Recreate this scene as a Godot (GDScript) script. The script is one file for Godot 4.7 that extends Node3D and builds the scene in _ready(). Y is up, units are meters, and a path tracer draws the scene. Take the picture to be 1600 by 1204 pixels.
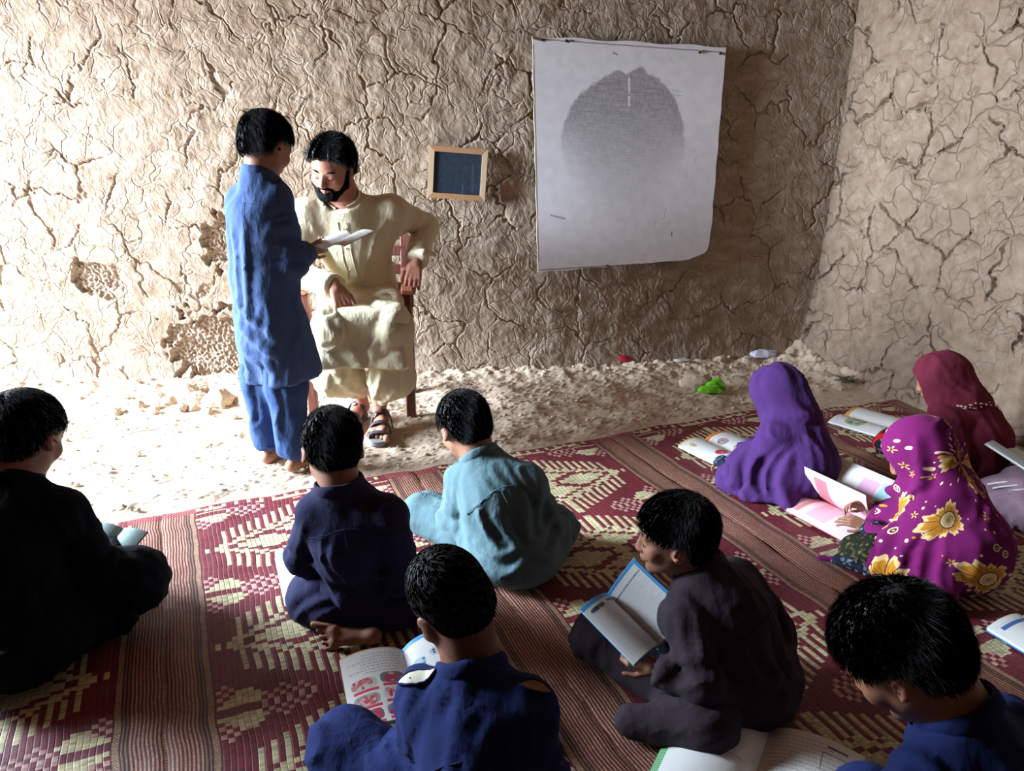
extends Node3D
# A mud-walled classroom: teacher on a chair, children reading on woven mats. Units are metres, y up, camera looks towards -z.

const TAU_ := 6.28318530718
var names_used := {}
var M := {}

# ---------------------------------------------------------------- naming helpers
func put(o: Node, called: String, parent: Node) -> Node:
	o.name = called
	var key := str(parent.get_instance_id()) + called
	if names_used.has(key):
		names_used[key] += 1
		o.name = called + "_%03d" % names_used[key]
	else:
		names_used[key] = 0
	parent.add_child(o, true)
	return o

func tag(o: Node, label: String, category: String, group := "", kind := "") -> Node:
	if label: o.set_meta("label", label)
	if category: o.set_meta("category", category)
	if group: o.set_meta("group", group)
	if kind: o.set_meta("kind", kind)
	return o

func thing(called: String, label: String, category: String, at := Vector3.ZERO, group := "") -> Node3D:
	var o := Node3D.new()
	put(o, called, self)
	o.position = at
	tag(o, label, category, group)
	return o

func part(called: String, mesh: Mesh, mat: Material, parent: Node) -> MeshInstance3D:
	var o := MeshInstance3D.new()
	o.mesh = mesh
	o.material_override = mat
	put(o, called, parent)
	return o

func struct(called: String, mesh: Mesh, mat: Material) -> MeshInstance3D:
	var o := part(called, mesh, mat, self)
	o.set_meta("kind", "structure")
	return o

# ---------------------------------------------------------------- mesh helpers
func amesh(v: PackedVector3Array, n: PackedVector3Array, idx: PackedInt32Array, uv := PackedVector2Array(), col := PackedColorArray()) -> ArrayMesh:
	var a := []
	a.resize(Mesh.ARRAY_MAX)
	a[Mesh.ARRAY_VERTEX] = v
	a[Mesh.ARRAY_NORMAL] = n
	a[Mesh.ARRAY_INDEX] = idx
	if uv.size() == v.size(): a[Mesh.ARRAY_TEX_UV] = uv
	if col.size() == v.size(): a[Mesh.ARRAY_COLOR] = col
	var m := ArrayMesh.new()
	m.add_surface_from_arrays(Mesh.PRIMITIVE_TRIANGLES, a)
	return m

# smooth normals from triangles; clockwise front faces
func smooth_normals(v: PackedVector3Array, idx: PackedInt32Array) -> PackedVector3Array:
	var n := PackedVector3Array()
	n.resize(v.size())
	for t in range(0, idx.size(), 3):
		var a := idx[t]
		var b := idx[t + 1]
		var c := idx[t + 2]
		var f := (v[c] - v[a]).cross(v[b] - v[a])
		n[a] += f
		n[b] += f
		n[c] += f
	for i in n.size():
		n[i] = n[i].normalized()
	return n

# a grid of points (nu columns, nv rows, row-major); flip chosen so that the faces look along `toward`
func grid_mesh(p: PackedVector3Array, nu: int, nv: int, uv: PackedVector2Array, toward: Vector3, extra := []) -> ArrayMesh:
	var idx := PackedInt32Array()
	idx.resize((nu - 1) * (nv - 1) * 6)
	var mid := mini(nv / 2, nv - 2) * nu + mini(nu / 2, nu - 2)
	var f := (p[mid + nu] - p[mid]).cross(p[mid + 1] - p[mid])
	var flip := f.dot(toward) < 0.0
	var k := 0
	for j in nv - 1:
		for i in nu - 1:
			var a := j * nu + i
			var b := a + 1
			var c := a + nu
			var d := c + 1
			idx[k] = a
			idx[k + 3] = b
			if flip:
				idx[k + 1] = c; idx[k + 2] = b
				idx[k + 4] = c; idx[k + 5] = d
			else:
				idx[k + 1] = b; idx[k + 2] = c
				idx[k + 4] = d; idx[k + 5] = c
			k += 6
	var n := smooth_normals(p, idx)
	return amesh(p, n, idx, uv)

# box with chamfered edges, faces flat; added to a SurfaceTool
func cbox(st: SurfaceTool, xf: Transform3D, size: Vector3, ch := 0.003) -> void:
	var h := size * 0.5
	ch = minf(ch, minf(h.x, minf(h.y, h.z)) * 0.9)
	for ax in 3:
		for s in [-1.0, 1.0]:
			var u := (ax + 1) % 3
			var w := (ax + 2) % 3
			var q: Array[Vector3] = []
			for e in [[-1, -1], [1, -1], [1, 1], [-1, 1]]:
				var p := Vector3.ZERO
				p[ax] = s * h[ax]
				p[u] = e[0] * (h[u] - ch)
				p[w] = e[1] * (h[w] - ch)
				q.append(p)
			var nn := Vector3.ZERO
			nn[ax] = s
			quad(st, xf, q, nn)
	for ax in 3:
		var u := (ax + 1) % 3
		var w := (ax + 2) % 3
		for su in [-1.0, 1.0]:
			for sw in [-1.0, 1.0]:
				var q: Array[Vector3] = []
				for e in [[-1, 0], [1, 0], [1, 1], [-1, 1]]:
					var p := Vector3.ZERO
					p[ax] = e[0] * (h[ax] - ch)
					p[u] = su * (h[u] - (ch if e[1] else 0.0))
					p[w] = sw * (h[w] - (0.0 if e[1] else ch))
					q.append(p)
				var nn := Vector3.ZERO
				nn[u] = su
				nn[w] = sw
				quad(st, xf, q, nn.normalized())
	for sx in [-1.0, 1.0]:
		for sy in [-1.0, 1.0]:
			for sz in [-1.0, 1.0]:
				var s := Vector3(sx, sy, sz)
				var a := Vector3(h.x, h.y - ch, h.z - ch) * s
				var b := Vector3(h.x - ch, h.y, h.z - ch) * s
				var c := Vector3(h.x - ch, h.y - ch, h.z) * s
				tri(st, xf, a, b, c, s.normalized())

func tri(st: SurfaceTool, xf: Transform3D, a: Vector3, b: Vector3, c: Vector3, n: Vector3) -> void:
	if (b - a).cross(c - a).dot(n) > 0.0:
		var t := b
		b = c
		c = t
	var nn := (xf.basis * n).normalized()
	for p in [a, b, c]:
		st.set_normal(nn)
		st.set_uv(Vector2(p.x + p.z, p.y))
		st.add_vertex(xf * p)

func quad(st: SurfaceTool, xf: Transform3D, q: Array[Vector3], n: Vector3) -> void:
	tri(st, xf, q[0], q[1], q[2], n)
	tri(st, xf, q[0], q[2], q[3], n)

func stool() -> SurfaceTool:
	var st := SurfaceTool.new()
	st.begin(Mesh.PRIMITIVE_TRIANGLES)
	return st

func frame_to(dir: Vector3, hint := Vector3.UP) -> Basis:   # y axis along dir
	var y := dir.normalized()
	if absf(y.dot(hint)) > 0.98: hint = Vector3.RIGHT
	var x := hint.cross(y).normalized()
	return Basis(x, y, x.cross(y))

# chamfered bar from a to b
func bar(st: SurfaceTool, a: Vector3, b: Vector3, w: float, d: float, hint := Vector3(0, 0, 1), ch := 0.004) -> void:
	var y := (b - a).normalized()
	var x := y.cross(hint).normalized()
	var z := x.cross(y)
	cbox(st, Transform3D(Basis(x, y, z), (a + b) * 0.5), Vector3(w, (b - a).length(), d), ch)

# tapered round tube along points
func tube(pts: PackedVector3Array, rad: PackedFloat32Array, sides := 8, flat_ := 1.0, up := Vector3.UP) -> ArrayMesh:
	var v := PackedVector3Array()
	var idx := PackedInt32Array()
	var np := pts.size()
	for i in np:
		var d := pts[mini(i + 1, np - 1)] - pts[maxi(i - 1, 0)]
		var b := frame_to(d, up)
		for k in sides:
			var a := TAU_ * k / sides
			v.append(pts[i] + b.x * (cos(a) * rad[i]) + b.z * (sin(a) * rad[i] * flat_))
	v.append(pts[0])
	v.append(pts[np - 1])
	for i in np - 1:
		for k in sides:
			var k2 := (k + 1) % sides
			var a := i * sides + k
			var b := i * sides + k2
			var c := a + sides
			var d := b + sides
			idx.append_array([a, c, b, b, c, d])
	for k in sides:
		var k2 := (k + 1) % sides
		idx.append_array([np * sides, k, k2, np * sides + 1, (np - 1) * sides + k2, (np - 1) * sides + k])
	# turn outwards
	var cen := pts[0]
	var f := (v[idx[2]] - v[idx[0]]).cross(v[idx[1]] - v[idx[0]])
	if f.dot(v[idx[0]] - cen) < 0.0:
		for t in range(0, idx.size(), 3):
			var q := idx[t + 1]
			idx[t + 1] = idx[t + 2]
			idx[t + 2] = q
	return amesh(v, smooth_normals(v, idx), idx)

# ---------------------------------------------------------------- materials
func noise(kind: int, freq: float, octaves := 1, sd := 1) -> FastNoiseLite:
	var n := FastNoiseLite.new()
	n.noise_type = kind
	n.frequency = freq
	n.seed = sd
	n.fractal_type = FastNoiseLite.FRACTAL_FBM if octaves > 1 else FastNoiseLite.FRACTAL_NONE
	n.fractal_octaves = octaves
	return n

func rgb(r: int, g: int, b: int) -> Color:
	return Color(r / 255.0, g / 255.0, b / 255.0)

func mat(c: Color, rough := 0.9, spec := 0.4) -> StandardMaterial3D:
	var m := StandardMaterial3D.new()
	m.albedo_color = c
	m.roughness = rough
	m.metallic_specular = spec
	return m

func noise_tex(n: FastNoiseLite, size := 512, ramp: Gradient = null) -> NoiseTexture2D:
	var t := NoiseTexture2D.new()
	t.width = size
	t.height = size
	t.seamless = true
	t.noise = n
	t.color_ramp = ramp
	return t

func cloth(c: Color, sheen := 0.06) -> StandardMaterial3D:
	var m := mat(c, 0.92, 0.25)
	m.rim_enabled = true
	m.rim = sheen
	m.rim_tint = 0.7
	m.heightmap_enabled = true
	m.heightmap_texture = M["tex_crease"]
	m.heightmap_scale = 0.3
	m.uv1_triplanar = true
	m.uv1_scale = Vector3(2.3, 1.2, 2.3)
	return m

func lin(c: Color) -> Color:
	return c.srgb_to_linear()

func make_materials() -> void:
	var cr := noise(FastNoiseLite.TYPE_SIMPLEX_SMOOTH, 0.012, 4, 77)
	cr.fractal_type = FastNoiseLite.FRACTAL_RIDGED
	cr.domain_warp_enabled = true
	cr.domain_warp_amplitude = 25.0
	cr.domain_warp_frequency = 0.01
	M["tex_crease"] = noise_tex(cr, 512)
	# dry mud: speckled clay with straw flecks
	var g := Gradient.new()
	g.offsets = PackedFloat32Array([0.0, 0.35, 0.6, 1.0])
	g.colors = PackedColorArray([rgb(150, 131, 112), rgb(172, 153, 133), rgb(181, 163, 144), rgb(202, 187, 170)])
	var mudn := noise(FastNoiseLite.TYPE_SIMPLEX_SMOOTH, 0.022, 6, 5)
	mudn.fractal_gain = 0.62
	var mudh := noise(FastNoiseLite.TYPE_SIMPLEX_SMOOTH, 0.03, 5, 9)
	mudh.fractal_gain = 0.7
	var mud := mat(Color(1, 1, 1), 0.95, 0.2)
	mud.albedo_texture = noise_tex(mudn, 1024, g)
	mud.heightmap_enabled = true
	mud.heightmap_texture = noise_tex(mudh, 1024)
	mud.heightmap_scale = 0.4
	mud.uv1_scale = Vector3(1, 1, 1)
	mud.albedo_color = rgb(232, 228, 226)
	M["mud"] = mud
	var mud2: StandardMaterial3D = mud.duplicate()
	mud2.heightmap_scale = 0.4
	mud2.albedo_color = rgb(200, 190, 184)
	M["mud_smooth"] = mud2
	var dirt: StandardMaterial3D = mud.duplicate()
	dirt.uv1_triplanar = true
	dirt.uv1_world_triplanar = true
	dirt.uv1_scale = Vector3(0.9, 0.9, 0.9)
	dirt.heightmap_scale = 0.12
	dirt.albedo_color = Color(1.1, 1.09, 1.08)
	M["dirt"] = dirt
	var clod: StandardMaterial3D = dirt.duplicate()
	clod.uv1_scale = Vector3(3, 3, 3)
	M["clod"] = clod
	var ceil_m := mat(rgb(126, 92, 62), 0.9)
	M["ceiling"] = ceil_m

# ---------------------------------------------------------------- light and camera
func setup_view() -> void:
	var cam := Camera3D.new()
	put(cam, "camera", self)
	cam.position = Vector3(0, 1.32, 0)
	cam.rotation_degrees = Vector3(-18.5, 0, 0)
	cam.fov = rad_to_deg(2.0 * atan(602.0 / 1200.0))
	cam.near = 0.05
	cam.current = true
	var e := Environment.new()
	e.background_mode = Environment.BG_SKY
	var sky := Sky.new()
	var sm := ProceduralSkyMaterial.new()
	sm.sky_top_color = rgb(150, 185, 235)
	sm.sky_horizon_color = rgb(225, 232, 240)
	sm.ground_bottom_color = rgb(150, 130, 110)
	sm.ground_horizon_color = rgb(200, 185, 165)
	sm.sky_energy_multiplier = 1.6
	sky.sky_material = sm
	e.sky = sky
	e.tonemap_mode = Environment.TONE_MAPPER_LINEAR
	e.tonemap_exposure = 1.0
	e.sdfgi_enabled = true
	e.ssao_enabled = true
	e.ssil_enabled = true
	var we := WorldEnvironment.new()
	we.environment = e
	put(we, "world_environment", self)
	# daylight coming in through the doorway in the left wall
	var al := AreaLight3D.new()
	put(al, "doorway_daylight", self)
	al.area_size = Vector2(4.2, 3.2)
	al.light_color = Color(0.86, 0.93, 1.0)
	al.light_energy = DOOR_E
	al.area_normalize_energy = true
	al.area_range = 14.0
	al.shadow_enabled = true
	al.position = Vector3(-7.0, 2.45, -2.45)
	al.rotation_degrees = Vector3(-12, -90, 0)   # shines along +x

const DOOR_E := 600.0

# ---------------------------------------------------------------- the mud room
const WALL_D := Vector3(0.3205, 0, 0.9472)      # direction of the right wall, from the corner towards the camera
const WALL_O := Vector3(1.72, 0, -4.53)

func zb(x: float) -> float:
	return -4.12 - 0.125 * (x + 0.5) - 0.02 * (x + 0.5) * (x + 0.5)

var n_warp: FastNoiseLite
var n_fine: FastNoiseLite
var n_mid: FastNoiseLite
var n_mask: FastNoiseLite
var n_c1: FastNoiseLite
var n_c2: FastNoiseLite
var n_c3: FastNoiseLite
var n_lump: FastNoiseLite
var n_drag: FastNoiseLite
var n_hole: FastNoiseLite

func cellnoise(freq: float, sd: int) -> FastNoiseLite:
	var n := noise(FastNoiseLite.TYPE_CELLULAR, freq, 1, sd)
	n.cellular_distance_function = FastNoiseLite.DISTANCE_EUCLIDEAN
	n.cellular_return_type = FastNoiseLite.RETURN_DISTANCE2_SUB
	n.cellular_jitter = 1.0
	return n

func wall_noises() -> void:
	n_warp = noise(FastNoiseLite.TYPE_SIMPLEX_SMOOTH, 4.0, 3, 21)
	n_fine = noise(FastNoiseLite.TYPE_SIMPLEX_SMOOTH, 40.0, 2, 22)
	n_mid = noise(FastNoiseLite.TYPE_SIMPLEX_SMOOTH, 13.0, 2, 27)
	n_mask = noise(FastNoiseLite.TYPE_SIMPLEX_SMOOTH, 2.6, 2, 23)
	n_c1 = cellnoise(3.9, 31)
	n_c2 = cellnoise(8.6, 32)
	n_c3 = cellnoise(19.0, 33)
	n_lump = noise(FastNoiseLite.TYPE_SIMPLEX_SMOOTH, 5.0, 4, 24)
	n_drag = noise(FastNoiseLite.TYPE_SIMPLEX, 26.0, 4, 25)
	n_hole = noise(FastNoiseLite.TYPE_SIMPLEX_SMOOTH, 9.0, 3, 26)

# relief of the plaster at (s, h) in metres; rough 0..1 how hand-smeared it is. Broad shape and main cracks are geometry ...
func plaster(s: float, h: float, rough: float, off: float) -> float:
	var a := s + off
	var wx := a + n_warp.get_noise_2d(a, h) * 0.05 + n_mid.get_noise_2d(a, h) * 0.015 + n_fine.get_noise_2d(a, h) * 0.005
	var wy := h + n_warp.get_noise_2d(a + 50.0, h) * 0.05 + n_mid.get_noise_2d(a + 31.0, h) * 0.015 + n_fine.get_noise_2d(a + 31.0, h) * 0.005
	var m := n_mask.get_noise_2d(a, h)
	var y := n_lump.get_noise_2d(a, h) * lerpf(0.004, 0.008, rough)
	var d1 := (n_c1.get_noise_2d(wx, wy) + 1.0) * 0.128
	var w1 := 0.0028 + 0.0020 * clampf(m * 2.2 + 0.30, 0.0, 1.0)
	var c := clampf(1.0 - d1 / w1, 0.0, 1.0)
	y -= (0.013 if rough > 0.01 else 0.038) * c * clampf(m * 3.0 + 0.7, 0.0, 1.0)
	if rough > 0.01:
		# smears dragged by hand, mostly downwards, leaning
		var q := n_drag.get_noise_2d(wx * 1.35 + h * 0.2, h * 0.45)
		y += rough * 0.0022 * q
	else:
		y += n_fine.get_noise_2d(a * 0.6, h * 0.6) * 0.0010
	return y

# ... the hairline cracks, straw marks and grain are a relief map over the same wall
func plaster_map(s0: float, s1: float, h0: float, h1: float, W: int, H: int, rough: float, off: float) -> ImageTexture:
	var by := PackedByteArray()
	by.resize(W * H)
	var i := 0
	for py in H:
		var h := lerpf(h1, h0, (py + 0.5) / H)
		for px in W:
			var a := lerpf(s0, s1, (px + 0.5) / W) + off
			var mx := n_mid.get_noise_2d(a, h)
			var wx := a + n_warp.get_noise_2d(a, h) * 0.05 + mx * 0.015
			var wy := h + n_warp.get_noise_2d(a + 50.0, h) * 0.05 + n_mid.get_noise_2d(a + 31.0, h) * 0.015
			var y := 0.62
			var d2 := (n_c2.get_noise_2d(wx, wy) + 1.0) * 0.058
			var w2 := 0.0042 * clampf(n_mask.get_noise_2d(a + 17.0, h + 9.0) * 2.4 + 0.65, 0.0, 1.0)
			if d2 < w2: y -= 0.55 * (1.0 - d2 / w2) * minf(1.0, w2 / 0.003)
			var d3 := (n_c3.get_noise_2d(wx, wy) + 1.0) * 0.026
			var w3 := 0.0034 * clampf(n_mask.get_noise_2d(a + 37.0, h + 19.0) * 2.4 + 0.10, 0.0, 1.0)
			if d3 < w3: y -= 0.26 * (1.0 - d3 / w3)
			var g := n_fine.get_noise_2d(wx * 2.6, wy * 2.6)
			if rough > 0.0:
				var q := n_drag.get_noise_2d(wx * 2.9 + h * 0.5, wy * 1.05)
				var q2 := n_drag.get_noise_2d(wx * 0.8 + 11.0, wy * 0.3 + wx * 0.2)
				y += rough * (0.085 * q + 0.04 * clampf(q2 * 3.0, -0.4, 0.6)) + 0.07 * g
			else:
				y += 0.025 * g
			by[i] = int(clampf(y, 0.0, 1.0) * 255.0)
			i += 1
	return ImageTexture.create_from_image(Image.create_from_data(W, H, false, Image.FORMAT_L8, by))

func hole(s: float, h: float, cs: float, ch: float, rs: float, rh: float) -> float:
	var d := Vector2((s - cs) / rs, (h - ch) / rh).length() + n_hole.get_noise_2d(s, h) * 0.75
	return clampf((1.0 - d) * 9.0, 0.0, 1.0)

func back_wall() -> void:
	var ds := 0.0046
	var s0 := -3.1
	var s1 := 1.98
	var h0 := -0.05
	var h1 := 2.06
	var nu := int((s1 - s0) / ds) + 1
	var nv := int((h1 - h0) / ds) + 1
	var p := PackedVector3Array()
	p.resize(nu * nv)
	var uv := PackedVector2Array()
	uv.resize(nu * nv)
	var k := 0
	for j in nv:
		var h := h0 + j * ds
		for i in nu:
			var s := s0 + i * ds
			var rough := clampf(0.62 + 0.35 * n_mask.get_noise_2d(s * 0.4 + 5.0, h * 0.4) + 0.25 * smoothstep(-1.9, -0.6, s), 0.25, 1.0)
			if h > 1.5 and s > 0.4: rough *= 0.75
			var y := plaster(s, h, rough, 0.0)
			if s < -1.2 and h < 1.1:
				var o := hole(s, h, -2.17, 0.57, 0.13, 0.10)
				o = maxf(o, hole(s, h, -1.50, 0.75, 0.10, 0.14))
				o = maxf(o, hole(s, h, -1.60, 0.20, 0.26, 0.20))
				if o > 0.0:
					y -= o * (0.028 + 0.012 * n_drag.get_noise_2d(s * 1.5, h * 1.5))
			# the wall swells a little at its foot
			var foot := clampf(1.0 - h / 0.22, 0.0, 1.0)
			y += 0.035 * foot * foot
			# rounded into the corner
			var cc := clampf((s - 1.45) / 0.45, 0.0, 1.0)
			y += 0.03 * cc * cc
			p[k] = Vector3(s + y * 0.12, h, zb(s) + y)
			uv[k] = Vector2((s - s0) / (s1 - s0), (h1 - h) / (h1 - h0))
			k += 1
	var m := grid_mesh(p, nu, nv, uv, Vector3(0, 0, 1))
	var mm: StandardMaterial3D = M["mud"].duplicate()
	mm.heightmap_texture = plaster_map(s0, s1, h0, h1, 2048, 860, 0.9, 0.0)
	mm.heightmap_scale = 0.95
	var w := struct("wall_back", m, mm)
	tag(w, "back wall of rough hand-smeared mud plaster, cracked all over", "wall", "", "structure")
	# the thickness of the wall and its top, above the picture
	var st := stool()
	for i in 10:
		var sa := s0 - 0.2 + (s1 - s0 + 0.6) * i / 10.0
		var sb := s0 - 0.2 + (s1 - s0 + 0.6) * (i + 1) / 10.0
		bar(st, Vector3(sa, 1.2, zb(sa) - 0.24), Vector3(sb, 1.2, zb(sb) - 0.24), 2.6, 0.36, Vector3(0, 0, 1), 0.002)
		bar(st, Vector3(sa, 2.27, zb(sa) - 0.14), Vector3(sb, 2.27, zb(sb) - 0.14), 0.46, 0.3, Vector3(0, 0, 1), 0.002)
	part("wall_core", st.commit(), M["mud_smooth"], w)

func right_wall() -> void:
	var ds := 0.0046
	var s0 := -0.22
	var s1 := 1.9
	var h0 := -0.05
	var h1 := 2.06
	var nrm := Vector3(-WALL_D.z, 0, WALL_D.x)
	var nu := int((s1 - s0) / ds) + 1
	var nv := int((h1 - h0) / ds) + 1
	var p := PackedVector3Array()
	p.resize(nu * nv)
	var uv := PackedVector2Array()
	uv.resize(nu * nv)
	var k := 0
	for j in nv:
		var h := h0 + j * ds
		var lean := 0.115 * (1.0 - exp(-maxf(h, 0.0) / 0.5))
		for i in nu:
			var s := s0 + i * ds
			var y := plaster(s, h, 0.0, 40.0)
			# a repaired vertical seam
			var seam := absf(s - 1.02 - 0.14 * (1.6 - h) - 0.05 * n_warp.get_noise_2d(3.0, h))
			y += 0.012 * clampf(1.0 - seam / 0.07, 0.0, 1.0) * (0.6 + n_lump.get_noise_2d(s * 2.0, h * 2.0))
			y -= lean
			var foot := clampf(1.0 - h / 0.3, 0.0, 1.0)
			y += 0.05 * foot * foot
			var cc := clampf(1.0 - (s + 0.05) / 0.35, 0.0, 1.0)
			y += 0.03 * cc * cc
			p[k] = WALL_O + WALL_D * s + nrm * y + Vector3(0, h, 0)
			uv[k] = Vector2((s - s0) / (s1 - s0), (h1 - h) / (h1 - h0))
			k += 1
	var m := grid_mesh(p, nu, nv, uv, nrm)
	var mm: StandardMaterial3D = M["mud_smooth"].duplicate()
	mm.heightmap_texture = plaster_map(s0, s1, h0, h1, 1024, 1020, 0.0, 40.0)
	mm.heightmap_scale = 1.8
	var w := struct("wall_right", m, mm)
	tag(w, "right wall of smooth pale mud plaster with thin dark cracks", "wall", "", "structure")
	var st := stool()
	var o := WALL_O - nrm * 0.30
	bar(st, o - WALL_D * 0.4 + Vector3(0, 1.25, 0), o + WALL_D * 7.2 + Vector3(0, 1.25, 0), 2.7, 0.3, nrm, 0.002)
	o = WALL_O - nrm * 0.11
	bar(st, o + WALL_D * 1.85 + Vector3(0, 1.25, 0), o + WALL_D * 7.2 + Vector3(0, 1.25, 0), 2.7, 0.2, nrm, 0.002)
	bar(st, o - WALL_D * 0.4 + Vector3(0, 2.27, 0), o + WALL_D * 1.95 + Vector3(0, 2.27, 0), 0.46, 0.2, nrm, 0.002)
	part("wall_core", st.commit(), M["mud_smooth"], w)

func other_walls() -> void:
	# left wall with the doorway that lets the daylight in
	var st := stool()
	var x := -3.18
	var I := Basis.IDENTITY
	cbox(st, Transform3D(I, Vector3(x, 1.25, -4.05)), Vector3(0.3, 2.7, 0.34), 0.01)
	cbox(st, Transform3D(I, Vector3(x, 2.34, -2.95)), Vector3(0.3, 0.56, 2.0), 0.01)
	cbox(st, Transform3D(I, Vector3(x, 1.25, 0.2)), Vector3(0.3, 2.7, 4.4), 0.01)
	tag(struct("wall_left", st.commit(), M["mud"]), "left mud wall with a doorway", "wall", "", "structure")
	# the bare yard outside the doorway
	st = stool()
	cbox(st, Transform3D(I, Vector3(-9.3, -0.12, -2.5)), Vector3(12.0, 0.2, 16.0), 0.02)
	tag(struct("ground_yard", st.commit(), M["dirt"]), "bare earth yard outside the doorway", "ground", "", "structure")
	# wall behind the viewer
	st = stool()
	var z := 2.3
	cbox(st, Transform3D(I, Vector3(0.4, 1.25, z)), Vector3(7.6, 2.7, 0.3), 0.01)
	tag(struct("wall_front", st.commit(), M["mud"]), "mud wall behind the viewer", "wall", "", "structure")
	st = stool()
	cbox(st, Transform3D(I, Vector3(0.5, 2.62, -1.0)), Vector3(8.0, 0.24, 7.6), 0.01)
	for i in 9:
		bar(st, Vector3(-3.1 + i * 0.82, 2.46, -4.3), Vector3(-3.1 + i * 0.82, 2.46, 2.2), 0.1, 0.1, Vector3.UP, 0.03)
	tag(struct("ceiling", st.commit(), M["ceiling"]), "low ceiling of brown wooden beams and boards", "ceiling", "", "structure")

func floor_h(x: float, z: float) -> float:
	var y := n_lump.get_noise_2d(x * 0.5 + 3.0, z * 0.5) * 0.018
	y += n_warp.get_noise_2d(x * 1.6, z * 1.6 + 9.0) * 0.007
	y += (n_drag.get_noise_2d(x * 0.8, z * 0.8)) * 0.0013
	var f := n_fine.get_noise_2d(x * 1.3, z * 1.3)
	y += f * 0.0011 + maxf(f - 0.30, 0.0) * 0.022
	return y

func dirt_floor() -> void:
	# a fine grid where the dirt shows, under the mats and behind the viewer a plain slab
	var ds := 0.009
	var x0 := -3.2
	var x1 := 2.35
	var z0 := -4.62
	var z1 := -1.9
	var nu := int((x1 - x0) / ds) + 1
	var nv := int((z1 - z0) / ds) + 1
	var p := PackedVector3Array()
	p.resize(nu * nv)
	var uv := PackedVector2Array()
	var k := 0
	for j in nv:
		var z := z0 + j * ds
		for i in nu:
			var x := x0 + i * ds
			# flat under the mats
			var y := floor_h(x, z)
			var yy := (x + 1.255) * 0.4035 + (z + 2.467) * 0.915
			var under := smoothstep(-0.14, 0.0, yy)
			y = lerpf(y, -0.009, under)
			var dw := z - zb(x)
			if dw < 0.45:
				var t := 1.0 - clampf(dw / 0.45, 0.0, 1.0)
				y += t * t * (0.035 + 0.03 * n_lump.get_noise_2d(x * 1.5, z * 1.5))
			var dr := Vector3(x - WALL_O.x, 0, z - WALL_O.z).dot(Vector3(-WALL_D.z, 0, WALL_D.x))
			if dr < 0.4 and under < 1.0:
				var t := 1.0 - clampf(dr / 0.4, 0.0, 1.0)
				y += (1.0 - under) * t * t * (0.06 + 0.03 * n_lump.get_noise_2d(x * 1.5, z * 1.5))
			p[k] = Vector3(x, y, z)
			k += 1
	var m := grid_mesh(p, nu, nv, uv, Vector3.UP)
	var fl := struct("floor", m, M["dirt"])
	tag(fl, "bare earth floor, dusty and trampled", "floor", "", "structure")
	var st := stool()
	cbox(st, Transform3D(Basis.IDENTITY, Vector3(0.4, -0.14, -1.1)), Vector3(8.6, 0.2, 7.6), 0.01)
	cbox(st, Transform3D(Basis.IDENTITY, Vector3(0.4, -0.055, 0.3)), Vector3(8.0, 0.1, 4.4), 0.004)
	part("floor_slab", st.commit(), M["dirt"], fl)

# ---------------------------------------------------------------- woven mats
const MAT_O := Vector3(-1.255, 0, -2.467)
const E1 := Vector3(0.915, 0, -0.4035)
const E2 := Vector3(0.4035, 0, 0.915)
const MAT_W := 0.92
const MAT_L := 2.9
const MAT_P := 0.53

# the pattern of one cell: c columns from the middle (0..23), y rows from the middle of a motif (0..17); 0 wine, 1 straw, 2 half-and-half
func weave(c: int, y: int) -> int:
	var xx := (c + 0.5) * 0.47
	var yy := float(y) + 0.5
	var a := xx + yy                     # how far out towards the sloping sides
	var R := 10.9
	if a < R - 3.0:
		if a < 1.6: return 1
		return 0 if absf(yy - xx) < 0.95 else 1      # four small lozenges parted by a cross
	if a < R - 1.9: return 0
	if a < R - 0.5: return 1
	if a < R + 0.5: return 0 if (c + y) % 2 else 1
	if a < R + 6.2 and c < 20: return 1 if c % 2 == 0 else 0
	# flowers along the selvedges, half way between two motifs
	var d := 23.5 - c
	var v := 17.5 - y
	if v < 0.8 and d < 6.0: return 0
	if d < 3.0 and v > 2.5 and v < 7.0: return 3 if (y + c) % 2 else 0
	if absf(d - 11.0) * 0.75 + v < 4.4: return 3 if (y + c) % 2 else 0
	if v < 5.4 - absf(d - 4.5) * 0.75: return 1
	if absf(d - 8.0) * 0.5 + v < 3.4: return 1
	return 0

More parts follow.
